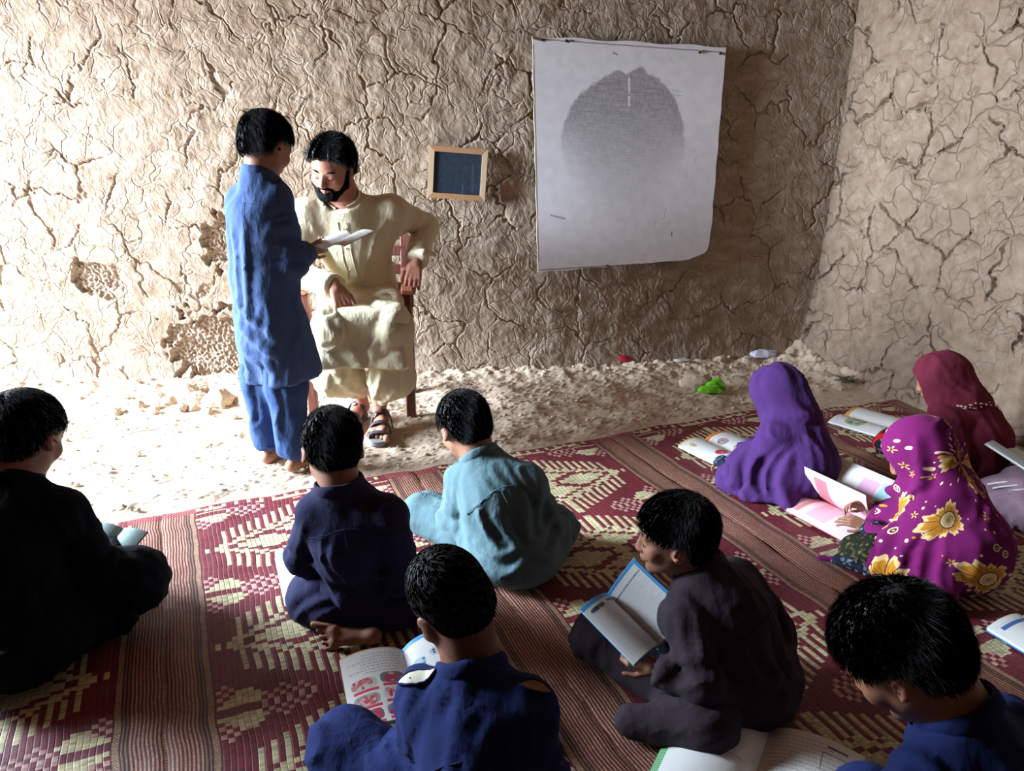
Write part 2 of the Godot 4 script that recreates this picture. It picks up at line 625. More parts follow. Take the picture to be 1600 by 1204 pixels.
func mat_texture() -> Array:
	var W := 1024
	var H := 2048
	var col := PackedByteArray()
	col.resize(W * H * 3)
	var hgt := PackedByteArray()
	hgt.resize(W * H)
	var rng := RandomNumberGenerator.new()
	rng.seed = 44
	var rnd := PackedFloat32Array()
	for i in 4096: rnd.append(rng.randf())
	var mx := MAT_W / W
	var my := MAT_L / H
	var row := MAT_P / 36.0
	var wob := noise(FastNoiseLite.TYPE_SIMPLEX, 3.0, 2, 3)
	for py in H:
		var ym := py * my
		for px in W:
			var xm := (px + 0.5) * mx
			var R := 0.0
			var G := 0.0
			var B := 0.0
			var hh := 0.5
			var sel := minf(xm, MAT_W - xm)
			if sel < 0.112:
				# striped selvedge: fine lines of wine and straw running along the mat
				var s := sel + 0.0012 * wob.get_noise_2d(xm * 2.0, ym)
				var kk := fmod(s, 0.0086) / 0.0086
				var on := kk < 0.5
				var f := rnd[(int(ym / 0.004) * 31 + int(s / 0.0043) * 7) & 4095]
				if s < 0.004 or (s > 0.094 and s < 0.108):
					on = (int(ym / 0.0045) + int(s / 0.0035)) % 2 == 0
					R = 0.66 if on else 0.50
					G = 0.55 if on else 0.33
					B = 0.42 if on else 0.28
				elif s >= 0.108:
					R = 0.30; G = 0.12; B = 0.12
				else:
					var zone := 1.0 if s < 0.076 else 0.72
					R = (0.64 if on else 0.36) * zone
					G = (0.50 if on else 0.13) * zone
					B = (0.40 if on else 0.14) * zone
				R *= 0.86 + 0.26 * f
				G *= 0.86 + 0.26 * f
				B *= 0.86 + 0.26 * f
				hh = 0.45 + (0.25 if on else 0.0) + 0.1 * f
				if ym < 0.05:
					on = (int(ym / 0.006) + int(xm / 0.006)) % 3 == 0
					R = 0.66 if on else 0.45
					G = 0.40 if on else 0.13
					B = 0.38 if on else 0.17
			else:
				var cx := (xm - 0.112) / 0.0145
				var ci := int(cx)
				var fx := cx - ci
				var c := ci - 24 if ci >= 24 else 23 - ci
				var yw := ym + 0.002 * rnd[(ci * 13) & 4095]
				var kind := 0
				if yw < 0.062:
					# border: short bars and a straw line
					if yw < 0.012: kind = 0
					elif yw < 0.040: kind = 1 if (ci % 3 == 0 or (ci / 6) % 3 == 0 and yw > 0.03) else 0
					elif yw < 0.052: kind = 1 if rnd[(ci / 2 * 5 + 9) & 4095] > 0.35 else 0
					else: kind = 0
				else:
					var ty := fmod(yw - 0.084 + 2.0 * MAT_P, MAT_P)
					var r := int(ty / row)
					var y := 17 - r if r < 18 else r - 18
					kind = weave(clampi(c, 0, 23), clampi(y, 0, 17))
				var si := int(yw / 0.0045)
				var f := rnd[(si * 17 + ci * 131) & 4095]
				var ff := fmod(yw, 0.0045) / 0.0045
				var ridge := 1.0 - absf(2.0 * ff - 1.0)
				if kind == 2: kind = 3 if f > 0.5 else 0
				if kind == 1:
					R = 0.78; G = 0.735; B = 0.57
				elif kind == 3:
					R = 0.76; G = 0.58; B = 0.54
				else:
					R = 0.43; G = 0.12; B = 0.16
				var t := 0.84 + 0.24 * f
				if rnd[(si * 7 + ci * 29 + 500) & 4095] > 0.93: t *= 0.8
				R *= t; G *= t; B *= t
				hh = 0.55 + 0.22 * ridge + 0.12 * f
				if fx < 0.09:
					hh = 0.15
					if kind == 0:
						R = R * 0.65 + 0.22; G = G * 0.65 + 0.14; B = B * 0.65 + 0.14
					else:
						R *= 0.8; G *= 0.8; B *= 0.78
				elif fx < 0.18 or fx > 0.90:
					hh -= 0.12
			var o := py * W + px
			hgt[o] = int(clampf(hh, 0.0, 1.0) * 255.0)
			o *= 3
			col[o] = int(minf(R, 1.0) * 255.0)
			col[o + 1] = int(minf(G, 1.0) * 255.0)
			col[o + 2] = int(minf(B, 1.0) * 255.0)
	var a := Image.create_from_data(W, H, false, Image.FORMAT_RGB8, col)
	var b := Image.create_from_data(W, H, false, Image.FORMAT_L8, hgt)
	return [ImageTexture.create_from_image(a), ImageTexture.create_from_image(b)]

func mat_y(x: float, z: float) -> float:
	return n_lump.get_noise_2d(x * 0.55 + 11.0, z * 0.55) * 0.005

func woven_mats() -> void:
	var tx := mat_texture()
	var m := mat(Color(1, 1, 1), 0.62, 0.45)
	m.albedo_texture = tx[0]
	m.heightmap_enabled = true
	m.heightmap_texture = tx[1]
	m.heightmap_scale = 0.16
	M["woven_mat"] = m
	var labels := [
		"wine-red and straw woven mat at the far left, under the boy in black",
		"wine-red and straw woven mat under the boy sitting on his bare feet",
		"wine-red and straw woven mat under the boys in teal and in dark brown",
		"wine-red and straw woven mat under the girls in violet and in flowered magenta",
		"wine-red and straw woven mat at the foot of the right wall under the maroon girl"]
	for k in 5:
		var a0 := -MAT_W + MAT_W * k
		var a1 := a0 + MAT_W
		var nu := 61
		var nv := 149
		var p := PackedVector3Array()
		var uv := PackedVector2Array()
		var lift := (0.004 if k % 2 == 0 else 0.0065) - (0.002 if k == 4 else 0.0)
		for j in nv:
			var b := MAT_L * j / (nv - 1)
			for i in nu:
				var a := lerpf(a0, a1, float(i) / (nu - 1))
				var q := MAT_O + E1 * a + E2 * b
				if k == 4: q = MAT_O + E1 * 2.72 + Vector3(0.9472, 0, -0.3205) * ((a - a0) * 0.80) + WALL_D * (b * 0.85 + 0.10)
				var edge := minf(float(i), float(nu - 1 - i)) / 4.0
				var y := 0.006 + lift + mat_y(q.x, q.z) + n_warp.get_noise_2d(q.x * 1.2 + k * 9.0, q.z * 1.2) * 0.003
				y += 0.006 * clampf(1.0 - edge, 0.0, 1.0) * maxf(0.0, n_mask.get_noise_2d(b * 1.4 + k * 3.0, a * 0.3) + 0.15)
				if i == 0 or j == 0 or i == nu - 1 or j == nv - 1: y = minf(y, y - 0.004)
				q += E2 * (0.012 * n_mask.get_noise_2d(a * 1.6 + 3.0, 7.0)) * maxf(0.0, 1.0 - b * 2.0) + E1 * (0.008 * n_mask.get_noise_2d(b * 1.5, a * 0.2 + 2.0))
				p.append(Vector3(q.x, y, q.z))
				uv.append(Vector2(float(i) / (nu - 1), b / MAT_L))
		var o := part("woven_mat", grid_mesh(p, nu, nv, uv, Vector3.UP), m, self)
		tag(o, labels[k], "mat", "woven mats laid side by side")

# ---------------------------------------------------------------- rubble and litter
func rock_mesh(sd: int, rough := 0.3) -> ArrayMesh:
	var n := noise(FastNoiseLite.TYPE_CELLULAR, 0.9, 1, sd)
	var n2 := noise(FastNoiseLite.TYPE_SIMPLEX, 1.6, 3, sd + 3)
	var v := PackedVector3Array()
	var nu := 15
	var nv := 9
	for j in nv:
		var th := PI * j / (nv - 1)
		for i in nu:
			var ph := TAU_ * i / (nu - 1)
			var d := Vector3(sin(th) * cos(ph), cos(th), sin(th) * sin(ph))
			v.append(d * (0.5 * (1.0 + rough * (n.get_noise_3dv(d) + 0.5) + 0.4 * n2.get_noise_3dv(d))))
	var idx := PackedInt32Array()
	for j in nv - 1:
		for i in nu - 1:
			var a := j * nu + i
			idx.append_array([a, a + 1, a + nu, a + 1, a + nu + 1, a + nu])
	var f := (v[idx[3 * 60 + 2]] - v[idx[3 * 60]]).cross(v[idx[3 * 60 + 1]] - v[idx[3 * 60]])
	if f.dot(v[idx[3 * 60]]) < 0.0:
		for t in range(0, idx.size(), 3):
			var q := idx[t + 1]
			idx[t + 1] = idx[t + 2]
			idx[t + 2] = q
	# faceted
	var fv := PackedVector3Array()
	var fn := PackedVector3Array()
	var fi := PackedInt32Array()
	var sn := smooth_normals(v, idx)
	for t in range(0, idx.size(), 3):
		var nn := (v[idx[t + 2]] - v[idx[t]]).cross(v[idx[t + 1]] - v[idx[t]]).normalized()
		for e in 3:
			fi.append(fv.size())
			fv.append(v[idx[t + e]])
			fn.append((nn + sn[idx[t + e]] * 0.7).normalized())
	return amesh(fv, fn, fi)

# ---------------------------------------------------------------- soft shapes: a distance field on a grid, meshed as surface nets
class Vox:
	var o: Vector3
	var h: float
	var nx: int
	var ny: int
	var nz: int
	var D := PackedFloat32Array()

	func _init(lo: Vector3, hi: Vector3, cell: float) -> void:
		o = lo
		h = cell
		nx = int((hi.x - lo.x) / cell) + 2
		ny = int((hi.y - lo.y) / cell) + 2
		nz = int((hi.z - lo.z) / cell) + 2
		D.resize(nx * ny * nz)
		D.fill(1.0)

	func rng(lo: float, hi: float, base: float, n: int) -> Vector2i:
		return Vector2i(clampi(int((lo - base) / h), 0, n - 1), clampi(int((hi - base) / h) + 1, 0, n - 1))

	# tapered capsule from a to b; k is how softly it joins
	func cap(a: Vector3, b: Vector3, ra: float, rb := -1.0, k := 0.02) -> void:
		if rb < 0.0: rb = ra
		var m := maxf(ra, rb) + k + 2.6 * h
		var X := rng(minf(a.x, b.x) - m, maxf(a.x, b.x) + m, o.x, nx)
		var Y := rng(minf(a.y, b.y) - m, maxf(a.y, b.y) + m, o.y, ny)
		var Z := rng(minf(a.z, b.z) - m, maxf(a.z, b.z) + m, o.z, nz)
		var ab := b - a
		var inv := 1.0 / maxf(ab.length_squared(), 1e-9)
		var dr := rb - ra
		for z in range(Z.x, Z.y + 1):
			for y in range(Y.x, Y.y + 1):
				var i := (z * ny + y) * nx + X.x
				var p := Vector3(o.x + X.x * h, o.y + y * h, o.z + z * h) - a
				for x in range(X.x, X.y + 1):
					var t := clampf(p.dot(ab) * inv, 0.0, 1.0)
					var d := (p - ab * t).length() - (ra + dr * t)
					var e := D[i]
					if d < e + k:
						var q := k - absf(d - e)
						if q > 0.0:
							D[i] = minf(d, e) - q * q * 0.25 / k
						elif d < e:
							D[i] = d
					i += 1
					p.x += h

	# ellipsoid with its own axes
	func ell(c: Vector3, r: Vector3, B := Basis.IDENTITY, k := 0.02) -> void:
		var R := maxf(r.x, maxf(r.y, r.z)) + k + 2.6 * h
		var X := rng(c.x - R, c.x + R, o.x, nx)
		var Y := rng(c.y - R, c.y + R, o.y, ny)
		var Z := rng(c.z - R, c.z + R, o.z, nz)
		var T := B.transposed()
		var i1 := Vector3(1.0 / r.x, 1.0 / r.y, 1.0 / r.z)
		var st := T.x * h
		for z in range(Z.x, Z.y + 1):
			for y in range(Y.x, Y.y + 1):
				var i := (z * ny + y) * nx + X.x
				var p := T * (Vector3(o.x + X.x * h, o.y + y * h, o.z + z * h) - c)
				for x in range(X.x, X.y + 1):
					var s := p * i1
					var k0 := s.length()
					var k1 := (s * i1).length()
					var d := k0 * (k0 - 1.0) / maxf(k1, 1e-6)
					var e := D[i]
					if d < e + k:
						var q := k - absf(d - e)
						if q > 0.0:
							D[i] = minf(d, e) - q * q * 0.25 / k
						elif d < e:
							D[i] = d
					i += 1
					p += st

	# a rounded sheet spanned by three points
	func tri(a: Vector3, b: Vector3, c: Vector3, r: float, k := 0.02) -> void:
		var m := r + k + 2.6 * h
		var X := rng(minf(a.x, minf(b.x, c.x)) - m, maxf(a.x, maxf(b.x, c.x)) + m, o.x, nx)
		var Y := rng(minf(a.y, minf(b.y, c.y)) - m, maxf(a.y, maxf(b.y, c.y)) + m, o.y, ny)
		var Z := rng(minf(a.z, minf(b.z, c.z)) - m, maxf(a.z, maxf(b.z, c.z)) + m, o.z, nz)
		var ba := b - a
		var cb := c - b
		var ac := a - c
		var nor := ba.cross(ac)
		var n1 := ba.cross(nor)
		var n2 := cb.cross(nor)
		var n3 := ac.cross(nor)
		var ib := 1.0 / maxf(ba.length_squared(), 1e-9)
		var ic := 1.0 / maxf(cb.length_squared(), 1e-9)
		var ia := 1.0 / maxf(ac.length_squared(), 1e-9)
		var nn := nor.normalized()
		for z in range(Z.x, Z.y + 1):
			for y in range(Y.x, Y.y + 1):
				var i := (z * ny + y) * nx + X.x
				var p := Vector3(o.x + X.x * h, o.y + y * h, o.z + z * h)
				for x in range(X.x, X.y + 1):
					var pa := p - a
					var pl := pa.dot(nn)
					if absf(pl) < m:
						var pb := p - b
						var pc := p - c
						var d := 0.0
						if n1.dot(pa) > 0.0 and n2.dot(pb) > 0.0 and n3.dot(pc) > 0.0 or n1.dot(pa) < 0.0 and n2.dot(pb) < 0.0 and n3.dot(pc) < 0.0:
							d = absf(pl) - r
						else:
							var d1 := (ba * clampf(ba.dot(pa) * ib, 0.0, 1.0) - pa).length_squared()
							var d2 := (cb * clampf(cb.dot(pb) * ic, 0.0, 1.0) - pb).length_squared()
							var d3 := (ac * clampf(ac.dot(pc) * ia, 0.0, 1.0) - pc).length_squared()
							d = sqrt(minf(d1, minf(d2, d3))) - r
						var e := D[i]
						if d < e + k:
							var q := k - absf(d - e)
							if q > 0.0:
								D[i] = minf(d, e) - q * q * 0.25 / k
							elif d < e:
								D[i] = d
					i += 1
					p.x += h

	# take a tapered capsule away
	func carve(a: Vector3, b: Vector3, ra: float, rb := -1.0, k := 0.008) -> void:
		if rb < 0.0: rb = ra
		var m := maxf(ra, rb) + k + 2.6 * h
		var X := rng(minf(a.x, b.x) - m, maxf(a.x, b.x) + m, o.x, nx)
		var Y := rng(minf(a.y, b.y) - m, maxf(a.y, b.y) + m, o.y, ny)
		var Z := rng(minf(a.z, b.z) - m, maxf(a.z, b.z) + m, o.z, nz)
		var ab := b - a
		var inv := 1.0 / maxf(ab.length_squared(), 1e-9)
		for z in range(Z.x, Z.y + 1):
			for y in range(Y.x, Y.y + 1):
				var i := (z * ny + y) * nx + X.x
				var p := Vector3(o.x + X.x * h, o.y + y * h, o.z + z * h) - a
				for x in range(X.x, X.y + 1):
					var t := clampf(p.dot(ab) * inv, 0.0, 1.0)
					var d := ra + (rb - ra) * t - (p - ab * t).length()
					var e := D[i]
					var q := k - absf(d - e)
					if q > 0.0:
						D[i] = maxf(d, e) + q * q * 0.25 / k
					elif d > e:
						D[i] = d
					i += 1
					p.x += h

	# keep what lies behind the plane, only within rad of its point
	func cut(c: Vector3, n: Vector3, rad := 9.0) -> void:
		n = n.normalized()
		var X := rng(c.x - rad, c.x + rad, o.x, nx)
		var Y := rng(c.y - rad, c.y + rad, o.y, ny)
		var Z := rng(c.z - rad, c.z + rad, o.z, nz)
		for z in range(Z.x, Z.y + 1):
			for y in range(Y.x, Y.y + 1):
				var i := (z * ny + y) * nx + X.x
				var p := Vector3(o.x + X.x * h, o.y + y * h, o.z + z * h) - c
				for x in range(X.x, X.y + 1):
					if p.length_squared() < rad * rad:
						var d := p.dot(n)
						if d > D[i]: D[i] = d
					i += 1
					p.x += h

	func at(p: Vector3) -> float:
		var q := (p - o) / h
		var x := clampi(int(q.x), 0, nx - 2)
		var y := clampi(int(q.y), 0, ny - 2)
		var z := clampi(int(q.z), 0, nz - 2)
		var f := q - Vector3(x, y, z)
		var i := (z * ny + y) * nx + x
		var sy := nx
		var sz := nx * ny
		var a := lerpf(lerpf(D[i], D[i + 1], f.x), lerpf(D[i + sy], D[i + sy + 1], f.x), f.y)
		var b := lerpf(lerpf(D[i + sz], D[i + sz + 1], f.x), lerpf(D[i + sz + sy], D[i + sz + sy + 1], f.x), f.y)
		return lerpf(a, b, f.z)

	func grad(p: Vector3) -> Vector3:
		var e := h * 0.8
		return Vector3(at(p + Vector3(e, 0, 0)) - at(p - Vector3(e, 0, 0)), at(p + Vector3(0, e, 0)) - at(p - Vector3(0, e, 0)), at(p + Vector3(0, 0, e)) - at(p - Vector3(0, 0, e))).normalized()

	# the nearest place on the surface, lifted by `up`
	func onto(p: Vector3, up := 0.0) -> Vector3:
		for i in 6:
			p -= grad(p) * clampf(at(p) - up, -0.04, 0.04)
		return p

	# a fold along a line of points laid on the surface: up > 0 a ridge, up < 0 a valley; it tapers to both ends
	func fold(pts: Array, r: float, up := 1.0) -> void:
		var P := PackedVector3Array()
		var n := pts.size()
		var total := maxi(6, (n - 1) * 5)
		for i in total + 1:
			var f := float(i) / total * (n - 1)
			var a := mini(int(f), n - 2)
			var t := f - a
			var p0: Vector3 = pts[maxi(a - 1, 0)]
			var p1: Vector3 = pts[a]
			var p2: Vector3 = pts[a + 1]
			var p3: Vector3 = pts[mini(a + 2, n - 1)]
			P.append(onto(p1.cubic_interpolate(p2, p0, p3, t)))
		var last := Vector3.ZERO
		var lr := 0.0
		for i in total + 1:
			var e := r * (0.35 + 0.65 * sin(PI * clampf(float(i) / total, 0.04, 0.96)))
			var g := grad(P[i])
			var q := P[i] - g * (e * 0.45) if up > 0.0 else P[i] + g * (e * 0.72)
			if i > 0:
				if up > 0.0: cap(last, q, lr, e, r * 0.9)
				else: carve(last, q, lr, e, r * 0.9)
			last = q
			lr = e

	func mesh() -> Array:
		var sy := nx
		var sz := nx * ny
		var V := PackedVector3Array()
		var I := PackedInt32Array()
		var id := PackedInt32Array()
		id.resize(D.size())
		id.fill(-1)
		var far := 1.9 * h
		for z in nz - 1:
			for y in ny - 1:
				var i := (z * ny + y) * nx
				for x in nx - 1:
					var a := D[i]
					if a < far and a > -far:
						var b := D[i + 1]
						var c := D[i + sy]
						var d := D[i + sy + 1]
						var e := D[i + sz]
						var f := D[i + sz + 1]
						var g := D[i + sz + sy]
						var w := D[i + sz + sy + 1]
						var neg := int(a < 0.0) + int(b < 0.0) + int(c < 0.0) + int(d < 0.0) + int(e < 0.0) + int(f < 0.0) + int(g < 0.0) + int(w < 0.0)
						if neg > 0 and neg < 8:
							var s := Vector3.ZERO
							var n := 0.0
							if (a < 0.0) != (b < 0.0): s += Vector3(a / (a - b), 0, 0); n += 1.0
							if (c < 0.0) != (d < 0.0): s += Vector3(c / (c - d), 1, 0); n += 1.0
							if (e < 0.0) != (f < 0.0): s += Vector3(e / (e - f), 0, 1); n += 1.0
							if (g < 0.0) != (w < 0.0): s += Vector3(g / (g - w), 1, 1); n += 1.0
							if (a < 0.0) != (c < 0.0): s += Vector3(0, a / (a - c), 0); n += 1.0
							if (b < 0.0) != (d < 0.0): s += Vector3(1, b / (b - d), 0); n += 1.0
							if (e < 0.0) != (g < 0.0): s += Vector3(0, e / (e - g), 1); n += 1.0
							if (f < 0.0) != (w < 0.0): s += Vector3(1, f / (f - w), 1); n += 1.0
							if (a < 0.0) != (e < 0.0): s += Vector3(0, 0, a / (a - e)); n += 1.0
							if (b < 0.0) != (f < 0.0): s += Vector3(1, 0, b / (b - f)); n += 1.0
							if (c < 0.0) != (g < 0.0): s += Vector3(0, 1, c / (c - g)); n += 1.0
							if (d < 0.0) != (w < 0.0): s += Vector3(1, 1, d / (d - w)); n += 1.0
							id[i] = V.size()
							V.append(o + (Vector3(x, y, z) + s / n) * h)
					i += 1
		for z in range(1, nz - 1):
			for y in range(1, ny - 1):
				var i := (z * ny + y) * nx + 1
				for x in range(1, nx - 1):
					if id[i] >= 0:
						var a := D[i] < 0.0
						if a != (D[i + 1] < 0.0):
							quad_(I, id[i - sy - sz], id[i - sz], id[i], id[i - sy], a)
						if a != (D[i + sy] < 0.0):
							quad_(I, id[i - 1 - sz], id[i - 1], id[i], id[i - sz], a)
						if a != (D[i + sz] < 0.0):
							quad_(I, id[i - 1 - sy], id[i - sy], id[i], id[i - 1], a)
					i += 1
		return [V, I]

	func quad_(I: PackedInt32Array, a: int, b: int, c: int, d: int, flip: bool) -> void:
		if a < 0 or b < 0 or c < 0 or d < 0: return
		if flip:
			I.append(a); I.append(c); I.append(b)
			I.append(a); I.append(d); I.append(c)
		else:
			I.append(a); I.append(b); I.append(c)
			I.append(a); I.append(c); I.append(d)

func relax(v: PackedVector3Array, idx: PackedInt32Array, passes: int, amount := 0.5) -> PackedVector3Array:
	for q in passes:
		var s := PackedVector3Array()
		s.resize(v.size())
		var n := PackedFloat32Array()
		n.resize(v.size())
		for t in range(0, idx.size(), 3):
			var a := idx[t]
			var b := idx[t + 1]
			var c := idx[t + 2]
			var g := v[a] + v[b] + v[c]
			s[a] += g; s[b] += g; s[c] += g
			n[a] += 3.0; n[b] += 3.0; n[c] += 3.0
		for i in v.size():
			if n[i] > 0.0: v[i] = v[i].lerp(s[i] / n[i], amount)
	return v

var n_fold: FastNoiseLite
var n_foldw: FastNoiseLite

# folds in hanging cloth: ridges that run mostly along `along`
func folds(v: PackedVector3Array, idx: PackedInt32Array, amp: float, per_m: float, along := Vector3.UP, sd := 0.0, ground := -9.0) -> PackedVector3Array:
	if n_fold == null:
		n_fold = noise(FastNoiseLite.TYPE_SIMPLEX_SMOOTH, 1.0, 1, 61)
		n_foldw = noise(FastNoiseLite.TYPE_SIMPLEX_SMOOTH, 3.0, 2, 62)
	var n := smooth_normals(v, idx)
	along = along.normalized()
	for i in v.size():
		var p := v[i]
		var l := p.dot(along)
		var q := (p - along * (l * 0.84)) * per_m + Vector3.ONE * (n_foldw.get_noise_3dv(p) * 0.9 + sd)
		var f := 1.0 - 2.2 * absf(n_fold.get_noise_3dv(q))
		var g := n_fold.get_noise_3dv(q * 0.45 + Vector3(9, 3, 5))
		var a := amp * (f * clampf(0.6 + g, 0.1, 1.0) + 0.9 * g)
		v[i] = p + n[i] * a
		if v[i].y < ground: v[i].y = ground
	return v

# mesh of a field as an ArrayMesh, in the space of `base`
func vmesh(x: Vox, base: Vector3, amp := 0.0, per_m := 14.0, along := Vector3.UP, sd := 0.0, ground := -9.0, smooth := 1) -> ArrayMesh:
	var r := x.mesh()
	var v: PackedVector3Array = r[0]
	if smooth: v = relax(v, r[1], smooth)
	if amp > 0.0: v = folds(v, r[1], amp, per_m, along, sd, ground)
	var n := smooth_normals(v, r[1])
	for i in v.size(): v[i] -= base
	return amesh(v, n, r[1])

# ---------------------------------------------------------------- heads, hands, feet
# a head: origin half way between chin and crown, B.x to its left ear's side (+x), B.y up, B.z out of the face, s its height
func head_shape(x: Vox, c: Vector3, B: Basis, s: float, adult := false) -> void:
	var jaw := 0.03 if adult else 0.0
	var P := func(px: float, py: float, pz: float) -> Vector3: return c + B * (Vector3(px, py, pz) * s)
	x.ell(P.call(0, 0.125, -0.05), Vector3(0.335, 0.375, 0.43) * s, B, 0.01)
	x.ell(P.call(0, -0.13, 0.10), Vector3(0.27 + jaw, 0.33, 0.285) * s, B, 0.10 * s)
	x.cap(P.call(-0.19 - jaw, -0.22, 0.06), P.call(-0.03, -0.41, 0.24), 0.085 * s, 0.075 * s, 0.08 * s)
	x.cap(P.call(0.19 + jaw, -0.22, 0.06), P.call(0.03, -0.41, 0.24), 0.085 * s, 0.075 * s, 0.08 * s)
	x.ell(P.call(0, -0.42, 0.285), Vector3(0.085, 0.07, 0.065) * s, B, 0.05 * s)
	x.cap(P.call(-0.15, 0.045, 0.325), P.call(0.15, 0.045, 0.325), 0.045 * s, 0.045 * s, 0.06 * s)
	for m in [-1.0, 1.0]:
		x.ell(P.call(m * 0.17, -0.135, 0.255), Vector3(0.10, 0.10, 0.09) * s, B, 0.08 * s)
		x.carve(P.call(m * 0.10, -0.03, 0.43), P.call(m * 0.16, -0.03, 0.41), 0.055 * s, 0.05 * s, 0.05 * s)
		x.ell(P.call(m * 0.128, -0.035, 0.318), Vector3(0.066, 0.052, 0.05) * s, B, 0.012 * s)
		x.ell(P.call(m * 0.046, -0.165, 0.405 if adult else 0.39), Vector3(0.038, 0.034, 0.045) * s, B, 0.03 * s)
		# ear
		var e := B * Basis(Vector3.UP, m * 0.42) * Basis(Vector3.RIGHT, -0.2)
		x.ell(P.call(m * 0.362, -0.055, -0.035), Vector3(0.028, 0.115, 0.075) * s, e, 0.02 * s)
		x.cap(P.call(m * 0.32, -0.06, 0.0), P.call(m * 0.33, -0.12, 0.01), 0.04 * s, 0.035 * s, 0.02 * s)
		x.carve(P.call(m * 0.40, -0.03, -0.01), P.call(m * 0.385, -0.09, 0.005), 0.03 * s, 0.018 * s, 0.02 * s)
	x.cap(P.call(0, 0.0, 0.37), P.call(0, -0.15, 0.455 if adult else 0.428), 0.032 * s, (0.047 if adult else 0.042) * s, 0.05 * s)
	# lips
	for m in [-1.0, 1.0]:
		x.cap(P.call(m * 0.085, -0.284, 0.345), P.call(m * 0.02, -0.260, 0.395), 0.016 * s, 0.024 * s, 0.018 * s)
		x.cap(P.call(m * 0.075, -0.296, 0.345), P.call(0, -0.306, 0.383), 0.015 * s, 0.027 * s, 0.018 * s)

func skin_colors(v: PackedVector3Array, tone: Color, c: Vector3, B: Basis, s: float) -> PackedColorArray:
	var out := PackedColorArray()
	out.resize(v.size())
	var T := B.transposed()
	var base := tone.srgb_to_linear()
	var lip := base.lerp(Color(0.42, 0.13, 0.12), 0.55)
	var warm := base.lerp(Color(0.50, 0.17, 0.12), 0.28)
	for i in v.size():
		var k := base
		var q := T * (v[i] - c) / s
		if q.length_squared() < 0.42:
			if q.z > 0.3 and absf(q.x) < 0.1:
				var d := Vector2(q.x / 0.095, (q.y + 0.278) / 0.042).length()
				k = k.lerp(lip, smoothstep(1.1, 0.7, d))
			if q.z > 0.4 and q.y < -0.08 and q.y > -0.22: k = k.lerp(warm, 0.7)
			if absf(q.x) > 0.345: k = k.lerp(warm, 0.8)
			if q.z > 0.15 and absf(q.x) > 0.1 and q.y < -0.06 and q.y > -0.22: k = k.lerp(warm, 0.4)
		out[i] = k
	return out

# hand: wrist w, direction d of the palm, normal n of its back, scale s = palm length; curl of four fingers in radians, th = thumb side (+1/-1)
func hand_shape(x: Vox, w: Vector3, d: Vector3, n: Vector3, s: float, curl: Array, th: float, spread := 0.12, thumb_in := 0.3) -> void:
	d = d.normalized()
	n = (n - d * n.dot(d)).normalized()
	var sd := d.cross(n) * th        # towards the thumb
	var off := [0.30, 0.10, -0.10, -0.28]
	var ln := [0.84, 0.95, 0.88, 0.70]
	x.cap(w - d * s * 0.25, w + d * s * 0.15, s * 0.27, s * 0.25, s * 0.1)
	for f in 4:
		var k: Vector3 = w + d * s * (1.0 - 0.05 * absf(f - 1.2)) + sd * (off[f] * s * 1.05) + n * s * 0.03
		x.cap(w + d * s * 0.1 + sd * (off[f] * s * 0.6), k, s * 0.16, s * 0.125, s * 0.09)
		var dir: Vector3 = (d + sd * (off[f] * spread * 2.5)).normalized()
		var p := k
		var seg := [0.45, 0.31, 0.24]
		var rad := [0.105, 0.095, 0.085, 0.07]
		for j in 3:
			var ax := dir.cross(n).normalized()
			var cu: float = curl[f]
			dir = dir.rotated(ax, -cu * [0.8, 1.0, 0.7][j])
			var q: Vector3 = p + dir * (seg[j] * ln[f] * s)
			x.cap(p, q, rad[j] * s, rad[j + 1] * s, s * 0.03)
			p = q
			n = n
	var t0 := w + d * s * 0.22 + sd * s * 0.26
	var t1 := t0 + (d * 0.62 + sd * (0.62 - thumb_in * 0.4) - n * thumb_in).normalized() * s * 0.48
	var t2 := t1 + (d * 0.85 + sd * (0.25 - thumb_in * 0.6) - n * thumb_in).normalized() * s * 0.40
	x.cap(w + d * s * 0.15 + sd * s * 0.1, t0, s * 0.17, s * 0.15, s * 0.1)
	x.cap(t0, t1, s * 0.14, s * 0.11, s * 0.05)
	x.cap(t1, t2, s * 0.11, s * 0.085, s * 0.03)

# foot: heel, direction of the toes, up, length
func foot_shape(x: Vox, heel: Vector3, d: Vector3, up: Vector3, l: float, big := 1.0) -> void:
	d = d.normalized()
	var sd := d.cross(up).normalized() * big
	up = sd.cross(d) * big
	x.ell(heel + up * l * 0.12, Vector3(l * 0.13, l * 0.13, l * 0.15), Basis(sd * big, up, -d), l * 0.05)
	x.cap(heel + up * l * 0.16 + d * l * 0.1, heel + d * l * 0.68 + up * l * 0.08 + sd * l * 0.06, l * 0.12, l * 0.085, l * 0.08)
	x.cap(heel + up * l * 0.14, heel + d * l * 0.62 + up * l * 0.06 - sd * l * 0.11, l * 0.1, l * 0.075, l * 0.08)
	x.cap(heel + d * l * 0.62 + up * l * 0.08 + sd * l * 0.1, heel + d * l * 0.60 + up * l * 0.06 - sd * l * 0.15, l * 0.085, l * 0.07, l * 0.05)
	for t in 5:
		var s := 0.13 - t * 0.075
		var a := heel + d * l * (0.70 - t * 0.028) + sd * (l * s * 1.1) + up * l * 0.055
		var b := heel + d * l * (0.97 - t * 0.052 - (0.03 if t else 0.0)) + sd * (l * s * 1.25) + up * l * 0.05
		x.cap(a, b, l * (0.05 if t == 0 else 0.036), l * (0.056 if t == 0 else 0.040), l * 0.02)

